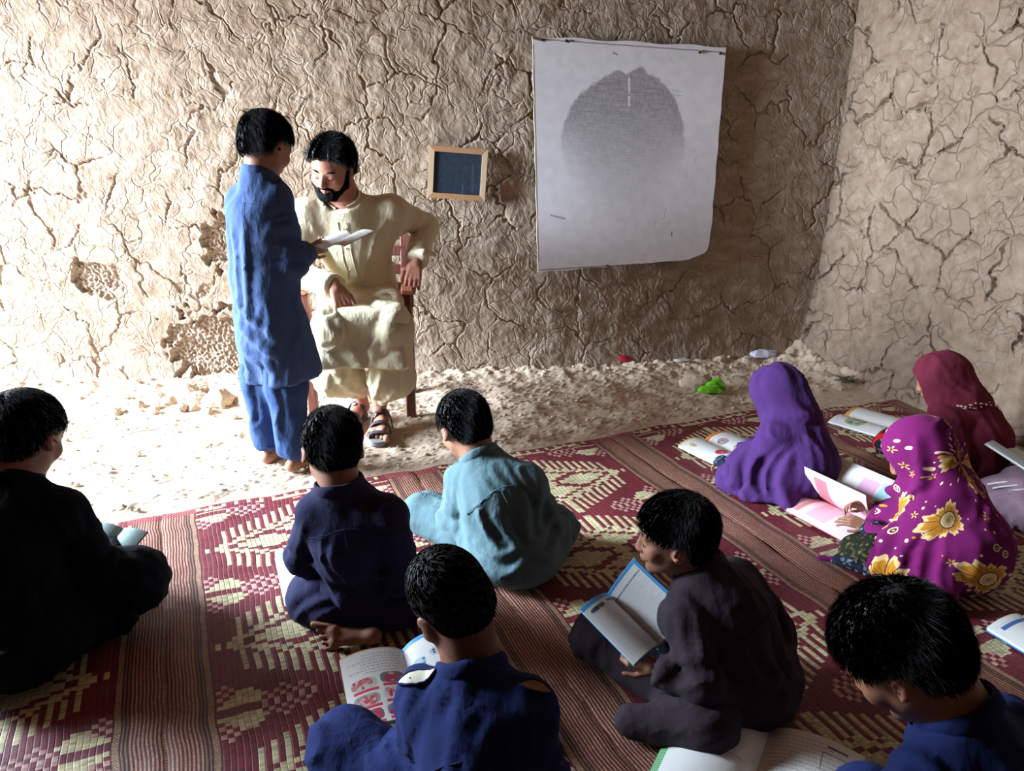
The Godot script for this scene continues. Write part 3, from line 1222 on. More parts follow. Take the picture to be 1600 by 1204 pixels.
# short hair: a cap of hair on the skull and many thin tapered locks combed from the whorl
func make_hair(parent: Node, base: Vector3, c: Vector3, B: Basis, s: float, thick: float, length: float, count: int, sd: int, mt: Material, front := 0.26, nape := -0.30, lift := 0.3, wild := 0.35, comb := Vector3.ZERO) -> void:
	var x := Vox.new(c - Vector3.ONE * s * 0.72, c + Vector3.ONE * s * 0.72, maxf(s * 0.024, 0.0042))
	var cc := c + B * (Vector3(0, 0.125, -0.05) * s)
	var r := Vector3(0.335 + thick, 0.375 + thick, 0.43 + thick) * s
	x.ell(cc, r, B, 0.01)
	x.ell(c + B * (Vector3(0, -0.06, -0.20) * s), Vector3(0.30 + thick * 0.6, 0.30, 0.24 + thick * 0.8) * s, B, 0.06 * s)
	var un := Vox.new(c - Vector3.ONE * s * 0.72, c + Vector3.ONE * s * 0.72, x.h)
	un.D = x.D.duplicate()
	# hairline: above the forehead, in front of the ears, down to the nape
	var f := c + B * (Vector3(0, front, 0.36) * s)
	var g := c + B * (Vector3(0, nape, -0.36) * s)
	var dd := (g - f).normalized()
	var up := B.x.cross(dd)
	if up.dot(B.y) < 0.0: up = -up
	x.cut((f + g) * 0.5, -up, 9.0)
	for m in [-1.0, 1.0]:
		x.carve(c + B * (Vector3(m * 0.40, -0.07, -0.02) * s), c + B * (Vector3(m * 0.36, -0.16, 0.06) * s), 0.125 * s, 0.12 * s, 0.03 * s)
	var rr := x.mesh()
	var v: PackedVector3Array = relax(rr[0], rr[1], 1)
	var nn := smooth_normals(v, rr[1])
	var T := B.transposed()
	var hn := noise(FastNoiseLite.TYPE_SIMPLEX, 9.0, 2, sd)
	for i in v.size():
		var q := T * (v[i] - c) / s
		var ang := atan2(q.x, -(q.z + 0.25))
		v[i] += nn[i] * (s * (minf(0.016, thick * 0.13) + 0.16 * maxf(0.0, wild - 0.4)) * hn.get_noise_2d(ang * 1.2, q.y * 0.3 + q.z * 0.3))
	nn = smooth_normals(v, rr[1])
	for i in v.size(): v[i] -= base
	var hair := part("hair", amesh(v, nn, rr[1]), mt, parent)
	if count == 0: return
	# single locks rooted on the cap, combed away from the whorl
	var rng := RandomNumberGenerator.new()
	rng.seed = sd
	var V := PackedVector3Array()
	var N := PackedVector3Array()
	var I := PackedInt32Array()
	var wh := c + B * (Vector3(0.04, 0.47, -0.30) * s)
	var down := -B.y
	var step := length * s * 0.28
	var made := 0
	var tries := 0
	count = int(count * 2.8)
	while made < count and tries < count * 4:
		tries += 1
		var p := v[rng.randi() % v.size()] + base + Vector3(rng.randfn(), rng.randfn(), rng.randfn()) * (s * 0.012)
		if absf(un.at(p)) > x.h * 2.5: continue
		p = un.onto(p, 0.0)
		var nb := un.grad(p)
		if (x.grad(p)).dot(nb) < 0.7: continue
		var lp := T * (p - c) / s
		if absf(lp.x) > 0.22 and Vector2(lp.y + 0.04, lp.z + 0.0).length() < 0.17: continue
		made += 1
		var t := p - wh
		t -= nb * t.dot(nb)
		t = t.normalized() + nb.cross(t).normalized() * 0.45 + down * 0.25 + Vector3(rng.randfn(), rng.randfn(), rng.randfn()) * wild
		if comb != Vector3.ZERO: t = B * comb + Vector3(rng.randfn(), rng.randfn(), rng.randfn()) * wild
		t = (t - nb * t.dot(nb)).normalized()
		var L := step * rng.randf_range(0.6, 1.25)
		var out := s * rng.randf_range(0.004, 0.022) * (0.6 + lift * 2.0)
		if rng.randf() < 0.04: out *= 2.2
		var tilt := rng.randf_range(-0.18, 0.18)
		var wd := s * rng.randf_range(0.0022, 0.0048)
		var b0 := V.size()
		for k in 5:
			var e := k * 0.25
			var sb := t.cross(nb).normalized()
			var w := wd * (1.0 - e * 0.85)
			var nl := (nb + sb * tilt).normalized()
			V.append(p + sb * w + nb * (tilt * w) - base)
			V.append(p - sb * w - nb * (tilt * w) - base)
			N.append(nl)
			N.append(nl)
			p += t * (L * 0.25 / 0.28 * 0.28)
			p -= nb * clampf(un.at(p) - out * (e + 0.25), -0.02, 0.02)
			nb = un.grad(p)
			t = (t - nb * t.dot(nb) + down * 0.12).normalized()
		for k in 4:
			var a := b0 + k * 2
			I.append_array([a, a + 2, a + 1, a + 1, a + 2, a + 3])
	var lk := part("hair_strands", amesh(V, N, I), mt, hair)
	lk.set_meta("kind", "stuff")

# a stand-up collar: a band round the neck
func make_collar(parent: Node, base: Vector3, c: Vector3, up: Vector3, fwd: Vector3, rx: float, rz: float, hh: float, mt: Material, drop := 0.35, gap := 0.22) -> void:
	var z := (fwd - up * fwd.dot(up)).normalized()
	var xx := up.cross(z)
	var P := PackedVector3Array()
	var uv := PackedVector2Array()
	var nu := 34
	var prof := [Vector2(0.002, -0.35), Vector2(0.007, 0.0), Vector2(0.006, 0.6), Vector2(0.003, 1.0), Vector2(-0.002, 1.02), Vector2(-0.004, 0.6), Vector2(-0.003, -0.2)]
	for j in prof.size():
		for i in nu:
			var a := gap * 0.5 + (TAU_ - gap) * i / (nu - 1)
			var rr := Vector2(rx + prof[j].x, rz + prof[j].x)
			var y: float = prof[j].y * hh - drop * hh * (0.5 + 0.5 * cos(a)) + 0.0016 * sin(a * 5.0)
			P.append(c - base + xx * (sin(a) * rr.x) + z * (cos(a) * rr.y) + up * y)
			uv.append(Vector2.ZERO)
	var idx := PackedInt32Array()
	for j in prof.size() - 1:
		for i in nu - 1:
			var a := j * nu + i
			idx.append_array([a, a + nu, a + 1, a + 1, a + nu, a + nu + 1])
	var f := (P[idx[2]] - P[idx[0]]).cross(P[idx[1]] - P[idx[0]])
	if f.dot(P[0] - (c - base)) < 0.0:
		for t in range(0, idx.size(), 3):
			var q := idx[t + 1]
			idx[t + 1] = idx[t + 2]
			idx[t + 2] = q
	part("collar", amesh(P, smooth_normals(P, idx), idx), mt, parent)

# a stitched seam lying on the cloth
func seam(parent: Node, base: Vector3, x: Vox, pts: Array, mt: Material, r := 0.0016, called := "seam") -> void:
	var P := PackedVector3Array()
	var R := PackedFloat32Array()
	for i in pts.size() - 1:
		for k in 8:
			P.append(x.onto((pts[i] as Vector3).lerp(pts[i + 1], k / 8.0), 0.0015) - base)
			R.append(r)
	part(called, tube(P, R, 5), mt, parent)

func look(fwd: Vector3, up := Vector3.UP) -> Basis:   # z along fwd
	var z := fwd.normalized()
	var x := up.cross(z).normalized()
	return Basis(x, z.cross(x), z)

func append_mesh(V: PackedVector3Array, I: PackedInt32Array, x: Vox, smooth := 1) -> void:
	var r := x.mesh()
	var v: PackedVector3Array = r[0]
	if smooth: v = relax(v, r[1], smooth)
	var o := V.size()
	V.append_array(v)
	var j: PackedInt32Array = r[1]
	for i in j.size(): j[i] += o
	I.append_array(j)

# ---------------------------------------------------------------- people
# the body under the clothes
func skin_body(o: MeshInstance3D, g: Dictionary) -> void:
	var base: Vector3 = g.base
	var N: Vector3 = g.N
	var c: Vector3 = g.head
	var s: float = g.s
	var B: Basis = look(g.face, g.get("up", Vector3.UP))
	var k: float = g.get("k", 1.0)
	var P: Vector3 = g.P
	var up := (N - P).normalized()
	# body: one skin, head and hands meshed finer
	var V := PackedVector3Array()
	var I := PackedInt32Array()
	var lo := P
	var hi := P
	for key in ["N", "head", "SL", "SR", "EL", "ER", "WL", "WR", "P", "KL", "KR", "AL", "AR"]:
		lo = lo.min(g[key])
		hi = hi.max(g[key])
	lo -= Vector3.ONE * 0.2
	hi += Vector3.ONE * 0.2
	lo.y = maxf(lo.y, -0.04)
	g.lo = lo
	g.hi = hi
	var x := Vox.new(lo, hi, 0.016)
	x.cap(P, N - up * 0.07, 0.085 * k, 0.07 * k, 0.04)
	x.cap(N - up * 0.05, c + B * (Vector3(0, -0.15, -0.1) * s), 0.045 * k, 0.048 * k, 0.03)
	for m in ["L", "R"]:
		x.cap(N - up * 0.05, g["S" + m], 0.035, 0.035, 0.03)
		x.cap(g["S" + m], g["E" + m], 0.034, 0.028, 0.02)
		x.cap(g["E" + m], g["W" + m], 0.028, 0.022, 0.02)
		x.cap(P, g["K" + m], 0.055, 0.045, 0.03)
		x.cap(g["K" + m], g["A" + m], 0.042, 0.03, 0.02)
	append_mesh(V, I, x)
	x = Vox.new(c - Vector3.ONE * s * 0.66, c + Vector3.ONE * s * 0.66, g.get("head_cell", 0.0048))
	head_shape(x, c, B, s, g.get("adult", false))
	x.cap(c + B * (Vector3(0, -0.1, -0.12) * s), N + up * 0.0, 0.052 * k, 0.054 * k, 0.03)
	append_mesh(V, I, x)
	for m in ["L", "R"]:
		if g.has("hand" + m):
			var hd: Array = g["hand" + m]     # direction, back normal, size, curl, thumb side, thumb in
			var w: Vector3 = g["W" + m]
			x = Vox.new(w - Vector3.ONE * hd[2] * 2.5, w + Vector3.ONE * hd[2] * 2.5, 0.0035)
			hand_shape(x, w, hd[0], hd[1], hd[2], hd[3], hd[4], 0.12, hd[5])
			append_mesh(V, I, x)
	for ft in g.get("feet", []):              # heel, toes, up, length, big toe side
		x = Vox.new((ft[0] as Vector3) - Vector3.ONE * 0.24, (ft[0] as Vector3) + Vector3.ONE * 0.24, 0.004)
		foot_shape(x, ft[0], ft[1], ft[2], ft[3], ft[4])
		append_mesh(V, I, x)
	var col := skin_colors(V, g.skin, c, B, s)
	var n := smooth_normals(V, I)
	for i in V.size(): V[i] -= base
	o.mesh = amesh(V, n, I, PackedVector2Array(), col)
	o.material_override = M["skin"]

# folds that a loose shirt makes on a seated back: from the shoulders inwards and down, and sagging swags round the seat
func drape_back(kt: Vox, g: Dictionary) -> void:
	var N: Vector3 = g.N
	var P: Vector3 = g.P
	var fwd: Vector3 = g.fwd
	var up := (N - P).normalized()
	var sd := fwd.cross(up).normalized()
	var k: float = g.get("k", 1.0)
	var H := (N - P).length()
	var rng := RandomNumberGenerator.new()
	rng.seed = int(g.get("seed", 1.0) * 10.0) + 3
	var bk := P - fwd * 0.16 * k
	for mm in [-1.0, 1.0]:
		var m: float = mm
		# down from behind the armpit
		for q in 3:
			var a: Vector3 = bk + sd * (m * (0.10 - 0.026 * q)) * k + up * H * (0.78 - 0.05 * q + rng.randf() * 0.04)
			var b: Vector3 = bk + sd * (m * (0.075 - 0.035 * q + rng.randf() * 0.02)) * k + up * H * (0.30 - 0.04 * q)
			var mid: Vector3 = (a + b) * 0.5 + sd * (m * 0.012)
			kt.fold([a, mid, b], (0.011 + 0.004 * rng.randf()) * k, 1.0 if q % 2 == 0 else -1.0)
		# swag at the waist, from the hip in towards the spine
		for q in 3:
			var a: Vector3 = P + sd * (m * 0.17) * k - fwd * (0.02 + 0.05 * q) + up * H * (0.42 - 0.10 * q)
			var b: Vector3 = bk + sd * (m * 0.02) * k + up * H * (0.20 - 0.07 * q + rng.randf() * 0.03)
			var mid: Vector3 = (a + b) * 0.5 - fwd * 0.05 - up * 0.03
			kt.fold([a, mid, b], (0.012 + 0.004 * rng.randf()) * k, 1.0 if q != 1 else -1.0)
		# sleeve: gathers at the elbow and a long pull from the shoulder
		var S: Vector3 = g["S" + ("R" if m > 0 else "L")]
		var E: Vector3 = g["E" + ("R" if m > 0 else "L")]
		var Wr: Vector3 = g["W" + ("R" if m > 0 else "L")]
		var d: Vector3 = (E - S).normalized()
		var out: Vector3 = (sd * m - d * d.dot(sd * m)).normalized()
		var bw: Vector3 = (-fwd + d * d.dot(fwd)).normalized()
		kt.fold([S + bw * 0.05 + out * 0.02, (S + E) * 0.5 + bw * 0.05 + out * 0.03, E + bw * 0.05], 0.010 * k, 1.0)
		kt.fold([S + out * 0.05 - up * 0.02, (S + E) * 0.5 + out * 0.05, E + out * 0.05], 0.009 * k, -1.0)
		for q in 3:
			var c: Vector3 = E - d * (0.012 + 0.026 * q)
			kt.fold([c + bw * 0.05 + up * 0.006, c + out * 0.05 - up * 0.006, c - bw * 0.05 + up * 0.01], 0.0085 * k, 1.0 if q % 2 == 0 else -1.0)
		var d2: Vector3 = (Wr - E).normalized()
		for q in 2:
			var c: Vector3 = E + d2 * (0.03 + 0.035 * q)
			kt.fold([c + up * 0.05, c + out * 0.05, c - up * 0.04], 0.008 * k, -1.0 if q % 2 == 0 else 1.0)

# a torn place: a lens-shaped patch of what lies under the cloth, with a lifted edge of cloth round it
func tear(parent: Node, base: Vector3, kt: Vox, a: Vector3, b: Vector3, w: float, m: Material) -> void:
	var P := PackedVector3Array()
	var uv := PackedVector2Array()
	var d := b - a
	var g := kt.grad((a + b) * 0.5)
	var s := d.cross(g).normalized()
	var rim := []
	for j in 7:
		for i in 15:
			var t := i / 14.0
			var e := (j / 3.0 - 1.0) * w * pow(sin(PI * t), 0.7) * (1.0 + 0.05 * sin(i * 2.1))
			P.append(kt.onto(a + d * t + s * e, 0.0045) - base)
			uv.append(Vector2.ZERO)
	part("torn_patch", grid_mesh(P, 15, 7, uv, g), m, parent)
	for j in [0, 6]:
		var Q := PackedVector3Array()
		var R := PackedFloat32Array()
		for i in 15:
			Q.append(P[j * 15 + i])
			R.append(0.0022)
		part("torn_edge", tube(Q, R, 6), M["blue"], parent)

# A figure sitting on the ground in a long shirt and wide trousers. g holds its joints in metres.
func sitter(g: Dictionary) -> Node3D:
	var base: Vector3 = g.base
	var N: Vector3 = g.N
	var c: Vector3 = g.head
	var s: float = g.s
	var B: Basis = look(g.face, g.get("up", Vector3.UP))
	var k: float = g.get("k", 1.0)
	var P: Vector3 = g.P
	var up := (N - P).normalized()
	var fwd: Vector3 = g.fwd
	var o := MeshInstance3D.new()
	put(o, "person", self)
	o.position = base
	tag(o, g.label, "person", g.get("group", ""))
	skin_body(o, g)
	var lo: Vector3 = g.lo
	var hi: Vector3 = g.hi
	var x: Vox
	# long shirt
	var kt := Vox.new(lo, hi, g.get("cell", 0.0105))
	var hunch: Vector3 = (P + N) * 0.5 - fwd * g.get("hunch", 0.03)
	var rc: float = g.get("rc", 0.105) * k
	kt.cap(P + Vector3(0, 0.01, 0), hunch, rc * 1.08, rc, 0.05)
	kt.cap(hunch, N - up * 0.075, rc, rc * 0.62, 0.06)
	var sl: float = g.get("sleeve", 0.048) * k
	for m in ["L", "R"]:
		var S: Vector3 = g["S" + m]
		kt.cap(N - up * 0.045, S, 0.040 * k, sl * 0.95, 0.05)
		kt.cap(hunch.lerp(N, 0.3), S - up * 0.03, rc * 0.75, sl, 0.06)
	kt.cap(N - up * 0.09, N + up * 0.03, 0.080 * k, 0.060 * k, 0.03)
	kt.cut(N + up * 0.010, (up + fwd * 0.30), 0.11)
	for m in ["L", "R"]:
		var S: Vector3 = g["S" + m]
		var E: Vector3 = g["E" + m]
		var Wr: Vector3 = g["W" + m]
		kt.cap(S, E, sl, sl * 0.98, 0.012)
		kt.cap(E, Wr, sl * 0.98, sl * 0.74, 0.012)
		# gathers inside the elbow
		var mid := (S + Wr) * 0.5
		for q in 3:
			var a := E.lerp(S, 0.10 + 0.16 * q)
			kt.carve(a.lerp(mid, 0.35) + up * 0.01, a.lerp(mid, 0.9), 0.010, 0.006, 0.014)
	# the tails of the shirt spread over seat and thighs
	var seat: float = g.get("seat", 0.15) * k
	kt.ell(P - fwd * 0.02 - Vector3(0, 0.03, 0), Vector3(seat, 0.10, seat), Basis.IDENTITY, 0.06)
	if g.get("lap", true):
		for m in ["L", "R"]:
			kt.cap(P, P.lerp(g["K" + m], 0.65), 0.085 * k, 0.075 * k, 0.05)
	for t in g.get("sheets", []):
		kt.tri(t[0], t[1], t[2], t[3], 0.03)
	for t in g.get("ridges", []):
		kt.cap(t[0], t[1], t[2], t[3], 0.02)
	for t in g.get("creases", []):
		kt.carve(t[0], t[1], t[2], t[2] * 0.6, 0.016)
	if g.get("drape", true): drape_back(kt, g)
	for q in g.get("folds", []): kt.fold(q[0], q[1], q[2])
	for m in ["L", "R"]:
		kt.cut(g["W" + m], (g["W" + m] as Vector3) - (g["E" + m] as Vector3), 0.075)
	kt.cut(Vector3(0, 0.022, 0), Vector3.DOWN)
	var cm: Material = g.cloth
	var kam := part("tunic", vmesh(kt, base, g.get("amp", 0.0055), 15.0, up, g.get("seed", 1.0), 0.02), cm, o)
	for q in g.get("tears", []):
		tear(kam, base, kt, q[0], q[1], q[2], M[q[3]])
	# trousers
	x = Vox.new(lo, hi, 0.0115)
	var tr: float = g.get("leg", 0.072) * k
	for m in ["L", "R"]:
		var K: Vector3 = g["K" + m]
		var A: Vector3 = g["A" + m]
		x.cap(P.lerp(K, 0.15), K, tr * 1.05, tr, 0.05)
		x.cap(K, A, tr, tr * 0.72, 0.035)
		x.ell((P + K + A) / 3.0, Vector3(tr * 1.2, tr * 0.8, tr * 1.2), Basis.IDENTITY, 0.05)
	x.cut(Vector3(0, 0.02, 0), Vector3.DOWN)
	for m in ["L", "R"]:
		var K: Vector3 = g["K" + m]
		var A: Vector3 = g["A" + m]
		var dk := (A - K).normalized()
		x.fold([K + Vector3(0, 0.06, 0) - dk * 0.02, K.lerp(A, 0.4) + Vector3(0, 0.07, 0), A + Vector3(0, 0.05, 0)], 0.011, 1.0)
		x.fold([P.lerp(K, 0.45) + Vector3(0, 0.08, 0), P.lerp(K, 0.8) + Vector3(0, 0.08, 0), K - dk * 0.05], 0.011, -1.0)
		x.fold([K + Vector3(0, 0.05, 0) - dk * 0.05, K + Vector3(0, 0.07, 0), K.lerp(A, 0.3) + Vector3(0, 0.06, 0)], 0.009, -1.0)
	part("trousers", vmesh(x, base, 0.006, 13.0, ((g.KL as Vector3) - P), g.get("seed", 1.0) + 3.0, 0.018), g.get("cloth2", cm), o)
	make_collar(o, base, N + up * 0.004, (up + fwd * 0.25).normalized(), fwd, 0.060 * k, 0.062 * k, 0.022, cm)
	# yoke seam across the back and the pleat below it
	if g.get("yoke", true):
		var sd := up.cross(fwd).normalized()
		var bk := N - fwd * 0.09 - up * 0.085
		var pts := []
		for i in 9:
			pts.append(bk + sd * (0.115 * k * (i / 4.0 - 1.0)) - up * (0.012 * absf(i / 4.0 - 1.0)))
		seam(kam, base, kt, pts, cm)
		if g.get("pleat", true):
			seam(kam, base, kt, [bk, bk - up * 0.10 - fwd * 0.01, bk - up * 0.17], cm, 0.0014, "pleat")
	make_hair(o, base, c, B, s, g.get("thick", 0.05), g.get("hair_len", 0.5), g.get("locks", 1800), g.get("hseed", 5), g.get("hair", M["hair"]), g.get("front", 0.26), g.get("nape", -0.30), g.get("lift", 0.3), g.get("wild", 0.35))
	return o

func brows(o: Node, base: Vector3, c: Vector3, B: Basis, s: float, sides: Array, thick := 1.0) -> void:
	for m in sides:
		var P := PackedVector3Array()
		for q in [Vector3(0.055, 0.055, 0.375), Vector3(0.12, 0.078, 0.372), Vector3(0.18, 0.07, 0.335), Vector3(0.22, 0.045, 0.285)]:
			P.append(c + B * (Vector3(q.x * m, q.y, q.z) * s) - base)
		part("eyebrow", tube(P, PackedFloat32Array([0.010 * s * thick, 0.020 * s * thick, 0.017 * s * thick, 0.006 * s]), 7, 0.6), M["hair"], o)
		P = PackedVector3Array()
		for q in [Vector3(0.072, -0.052, 0.352), Vector3(0.10, -0.066, 0.368), Vector3(0.14, -0.066, 0.366), Vector3(0.175, -0.054, 0.342), Vector3(0.195, -0.046, 0.322)]:
			P.append(c + B * (Vector3(q.x * m, q.y, q.z) * s) - base)
		part("eyelashes", tube(P, PackedFloat32Array([0.003 * s, 0.008 * s, 0.010 * s, 0.009 * s, 0.003 * s]), 6), M["hair"], o)

func people_materials() -> void:
	var sk := mat(Color(1, 1, 1), 0.55, 0.45)
	sk.vertex_color_use_as_albedo = true
	sk.subsurf_scatter_enabled = true
	sk.subsurf_scatter_strength = 0.08
	M["skin"] = sk
	var hr := mat(rgb(33, 30, 30), 0.52, 0.42)
	hr.rim_enabled = true
	hr.rim = 0.15
	M["hair"] = hr
	M["skin_plain"] = mat(rgb(150, 106, 80), 0.6)
	M["undershirt"] = mat(rgb(206, 200, 180), 0.9)
	M["navy"] = cloth(rgb(46, 46, 74))
	M["teal"] = cloth(rgb(88, 112, 118))
	M["blue"] = cloth(rgb(32, 42, 86))
	M["brown"] = cloth(rgb(54, 46, 52))
	M["black"] = cloth(rgb(16, 20, 26))
	M["denim"] = cloth(rgb(66, 84, 122))
	M["cream"] = cloth(rgb(214, 202, 170))

func boys() -> void:
	var grip := [0.9, 0.9, 0.9, 0.9]
	var skin := rgb(146, 100, 76)
	# navy boy sitting on his feet
	sitter({base = Vector3(-0.43, 0.0, -1.8), label = "boy in a dark navy tunic sitting on his bare feet beside a thick open book", skin = skin, cloth = M["navy"], seed = 1.0, hseed = 11,
		N = Vector3(-0.448, 0.435, -1.815), head = Vector3(-0.475, 0.517, -1.875), s = 0.208, face = Vector3(-0.32, -0.5, -0.85), up = Vector3(0.06, 1, 0), fwd = Vector3(-0.2, 0, -1),
		SL = Vector3(-0.513, 0.372, -1.805), SR = Vector3(-0.328, 0.378, -1.775), EL = Vector3(-0.572, 0.205, -1.845), ER = Vector3(-0.283, 0.20, -1.775), WL = Vector3(-0.50, 0.15, -1.98), WR = Vector3(-0.34, 0.14, -1.95),
		P = Vector3(-0.42, 0.125, -1.875), KL = Vector3(-0.555, 0.07, -1.86), KR = Vector3(-0.27, 0.08, -1.84), AL = Vector3(-0.47, 0.05, -1.80), AR = Vector3(-0.36, 0.05, -1.80), seat = 0.112, rc = 0.098,
		handL = [Vector3(0.2, -0.3, -1), Vector3(-0.3, 1, 0), 0.062, grip, 1.0, 0.3], handR = [Vector3(-0.4, -0.3, -1), Vector3(0.3, 1, 0), 0.062, grip, -1.0, 0.3],
		feet = [[Vector3(-0.372, 0.055, -1.705), Vector3(-1, -0.05, -0.10), Vector3(0.05, -0.55, -0.85), 0.165, -1.0]]})
	# teal boy
	sitter({base = Vector3(0.0, 0.0, -2.15), label = "boy in a grey-teal tunic sitting cross-legged with his back turned", skin = skin, cloth = M["teal"], seed = 5.0, hseed = 12,
		N = Vector3(-0.098, 0.352, -2.185), head = Vector3(-0.150, 0.432, -2.25), s = 0.212, face = Vector3(-0.5, -0.55, -0.75), up = Vector3(0.0, 1, 0), fwd = Vector3(-0.35, 0, -0.94),
		SL = Vector3(-0.158, 0.292, -2.185), SR = Vector3(0.040, 0.305, -2.125), EL = Vector3(-0.178, 0.125, -2.20), ER = Vector3(0.128, 0.135, -2.12), WL = Vector3(-0.13, 0.09, -2.34), WR = Vector3(0.02, 0.08, -2.28),
		P = Vector3(0.0, 0.11, -2.115), KL = Vector3(-0.285, 0.095, -2.31), KR = Vector3(0.14, 0.075, -2.24), AL = Vector3(-0.12, 0.05, -2.17), AR = Vector3(-0.02, 0.05, -2.33), rc = 0.112, seat = 0.16,
		handL = [Vector3(0.1, -0.3, -1), Vector3(-0.3, 1, 0), 0.062, grip, 1.0, 0.3], handR = [Vector3(-0.6, -0.3, -1), Vector3(0.3, 1, 0), 0.062, grip, -1.0, 0.3]})
	# front boy with cropped hair
	sitter({base = Vector3(-0.06, 0.0, -1.12), label = "boy with close-cropped hair in a blue tunic torn at both shoulders", skin = rgb(112, 74, 56), cloth = M["blue"], seed = 9.0, hseed = 13,
		N = Vector3(-0.072, 0.392, -1.155), head = Vector3(-0.110, 0.500, -1.215), s = 0.205, face = Vector3(-0.38, -0.55, -0.8), up = Vector3(-0.42, 1, 0), fwd = Vector3(-0.3, 0, -0.95),
		SL = Vector3(-0.160, 0.335, -1.155), SR = Vector3(0.025, 0.365, -1.10), EL = Vector3(-0.185, 0.19, -1.165), ER = Vector3(0.055, 0.205, -1.085), WL = Vector3(-0.15, 0.14, -1.29), WR = Vector3(-0.02, 0.13, -1.24),
		P = Vector3(-0.05, 0.12, -1.07), KL = Vector3(-0.335, 0.135, -1.235), KR = Vector3(0.0, 0.085, -1.24), AL = Vector3(-0.16, 0.05, -1.17), AR = Vector3(-0.12, 0.05, -1.27), thick = 0.016, hair_len = 0.16, locks = 3200, lift = -0.2, wild = 0.10, rc = 0.100,
		hair = M["hair_crop"], handL = [Vector3(0.3, -0.3, -1), Vector3(-0.3, 1, 0), 0.062, grip, 1.0, 0.3], handR = [Vector3(-0.6, -0.3, -1), Vector3(0.3, 1, 0), 0.062, grip, -1.0, 0.3], pleat = false, tears = [[Vector3(-0.205, 0.365, -1.15), Vector3(-0.128, 0.395, -1.135), 0.013, "undershirt"], [Vector3(0.010, 0.425, -1.085), Vector3(0.068, 0.400, -1.085), 0.011, "skin_plain"]]})
	# brown boy reading, in profile
	var b := {base = Vector3(0.48, 0.0, -1.55), label = "boy in a dark brown tunic holding an open blue-edged book, seen in profile", skin = rgb(150, 104, 80), cloth = M["brown"], seed = 13.0, hseed = 14,
		N = Vector3(0.450, 0.318, -1.600), head = Vector3(0.385, 0.408, -1.610), s = 0.200, face = Vector3(-0.96, -0.08, -0.14), up = Vector3(-0.1, 1, 0), fwd = Vector3(-0.75, 0, -0.66),
		SL = Vector3(0.392, 0.255, -1.515), SR = Vector3(0.555, 0.26, -1.665), EL = Vector3(0.420, 0.138, -1.405), ER = Vector3(0.655, 0.135, -1.62), WL = Vector3(0.328, 0.150, -1.458), WR = Vector3(0.40, 0.10, -1.75),
		P = Vector3(0.525, 0.10, -1.545), KL = Vector3(0.43, 0.06, -1.375), KR = Vector3(0.215, 0.09, -1.655), AL = Vector3(0.270, 0.05, -1.405), AR = Vector3(0.38, 0.05, -1.48), rc = 0.094, leg = 0.057, lap = false, head_cell = 0.0034,
		handL = [Vector3(-0.70, 0.28, -0.25), Vector3(-0.35, 0.45, 0.85), 0.062, [1.0, 1.1, 1.15, 1.2], -1.0, 0.0], handR = [Vector3(-0.8, 0.2, 0.3), Vector3(0.0, 0.3, -0.9), 0.062, grip, 1.0, 0.2],
		thick = 0.058, hair_len = 0.50, front = 0.235, locks = 2600, lift = 0.4, hunch = 0.035}
	var o := sitter(b)
	brows(o, b.base, b.head, look(b.face, b.up), b.s, [1.0])
	# boy at the right edge, near the viewer
	sitter({base = Vector3(0.75, 0.0, -0.92), label = "thick-haired boy in a blue tunic bending over the green-edged book, nearest the viewer", skin = skin, cloth = M["blue"], seed = 17.0, hseed = 15,
		N = Vector3(0.690, 0.462, -0.965), head = Vector3(0.606, 0.545, -1.005), s = 0.212, face = Vector3(-0.62, -0.68, -0.45), up = Vector3(-0.15, 1, 0.0), fwd = Vector3(-0.75, 0, -0.65),
		SL = Vector3(0.595, 0.385, -0.885), SR = Vector3(0.800, 0.390, -1.01), EL = Vector3(0.50, 0.22, -0.87), ER = Vector3(0.84, 0.20, -1.02), WL = Vector3(0.45, 0.10, -1.0), WR = Vector3(0.62, 0.10, -1.13),
		P = Vector3(0.80, 0.12, -0.87), KL = Vector3(0.52, 0.10, -0.80), KR = Vector3(0.68, 0.10, -1.13), AL = Vector3(0.62, 0.05, -0.95), AR = Vector3(0.58, 0.05, -1.0), thick = 0.060, hair_len = 0.42, locks = 3200, lift = 0.5,
		handL = [Vector3(-0.6, -0.3, -0.6), Vector3(0, 1, 0), 0.062, grip, 1.0, 0.3], handR = [Vector3(-0.6, -0.3, -1), Vector3(0.3, 1, 0), 0.062, grip, -1.0, 0.3]})
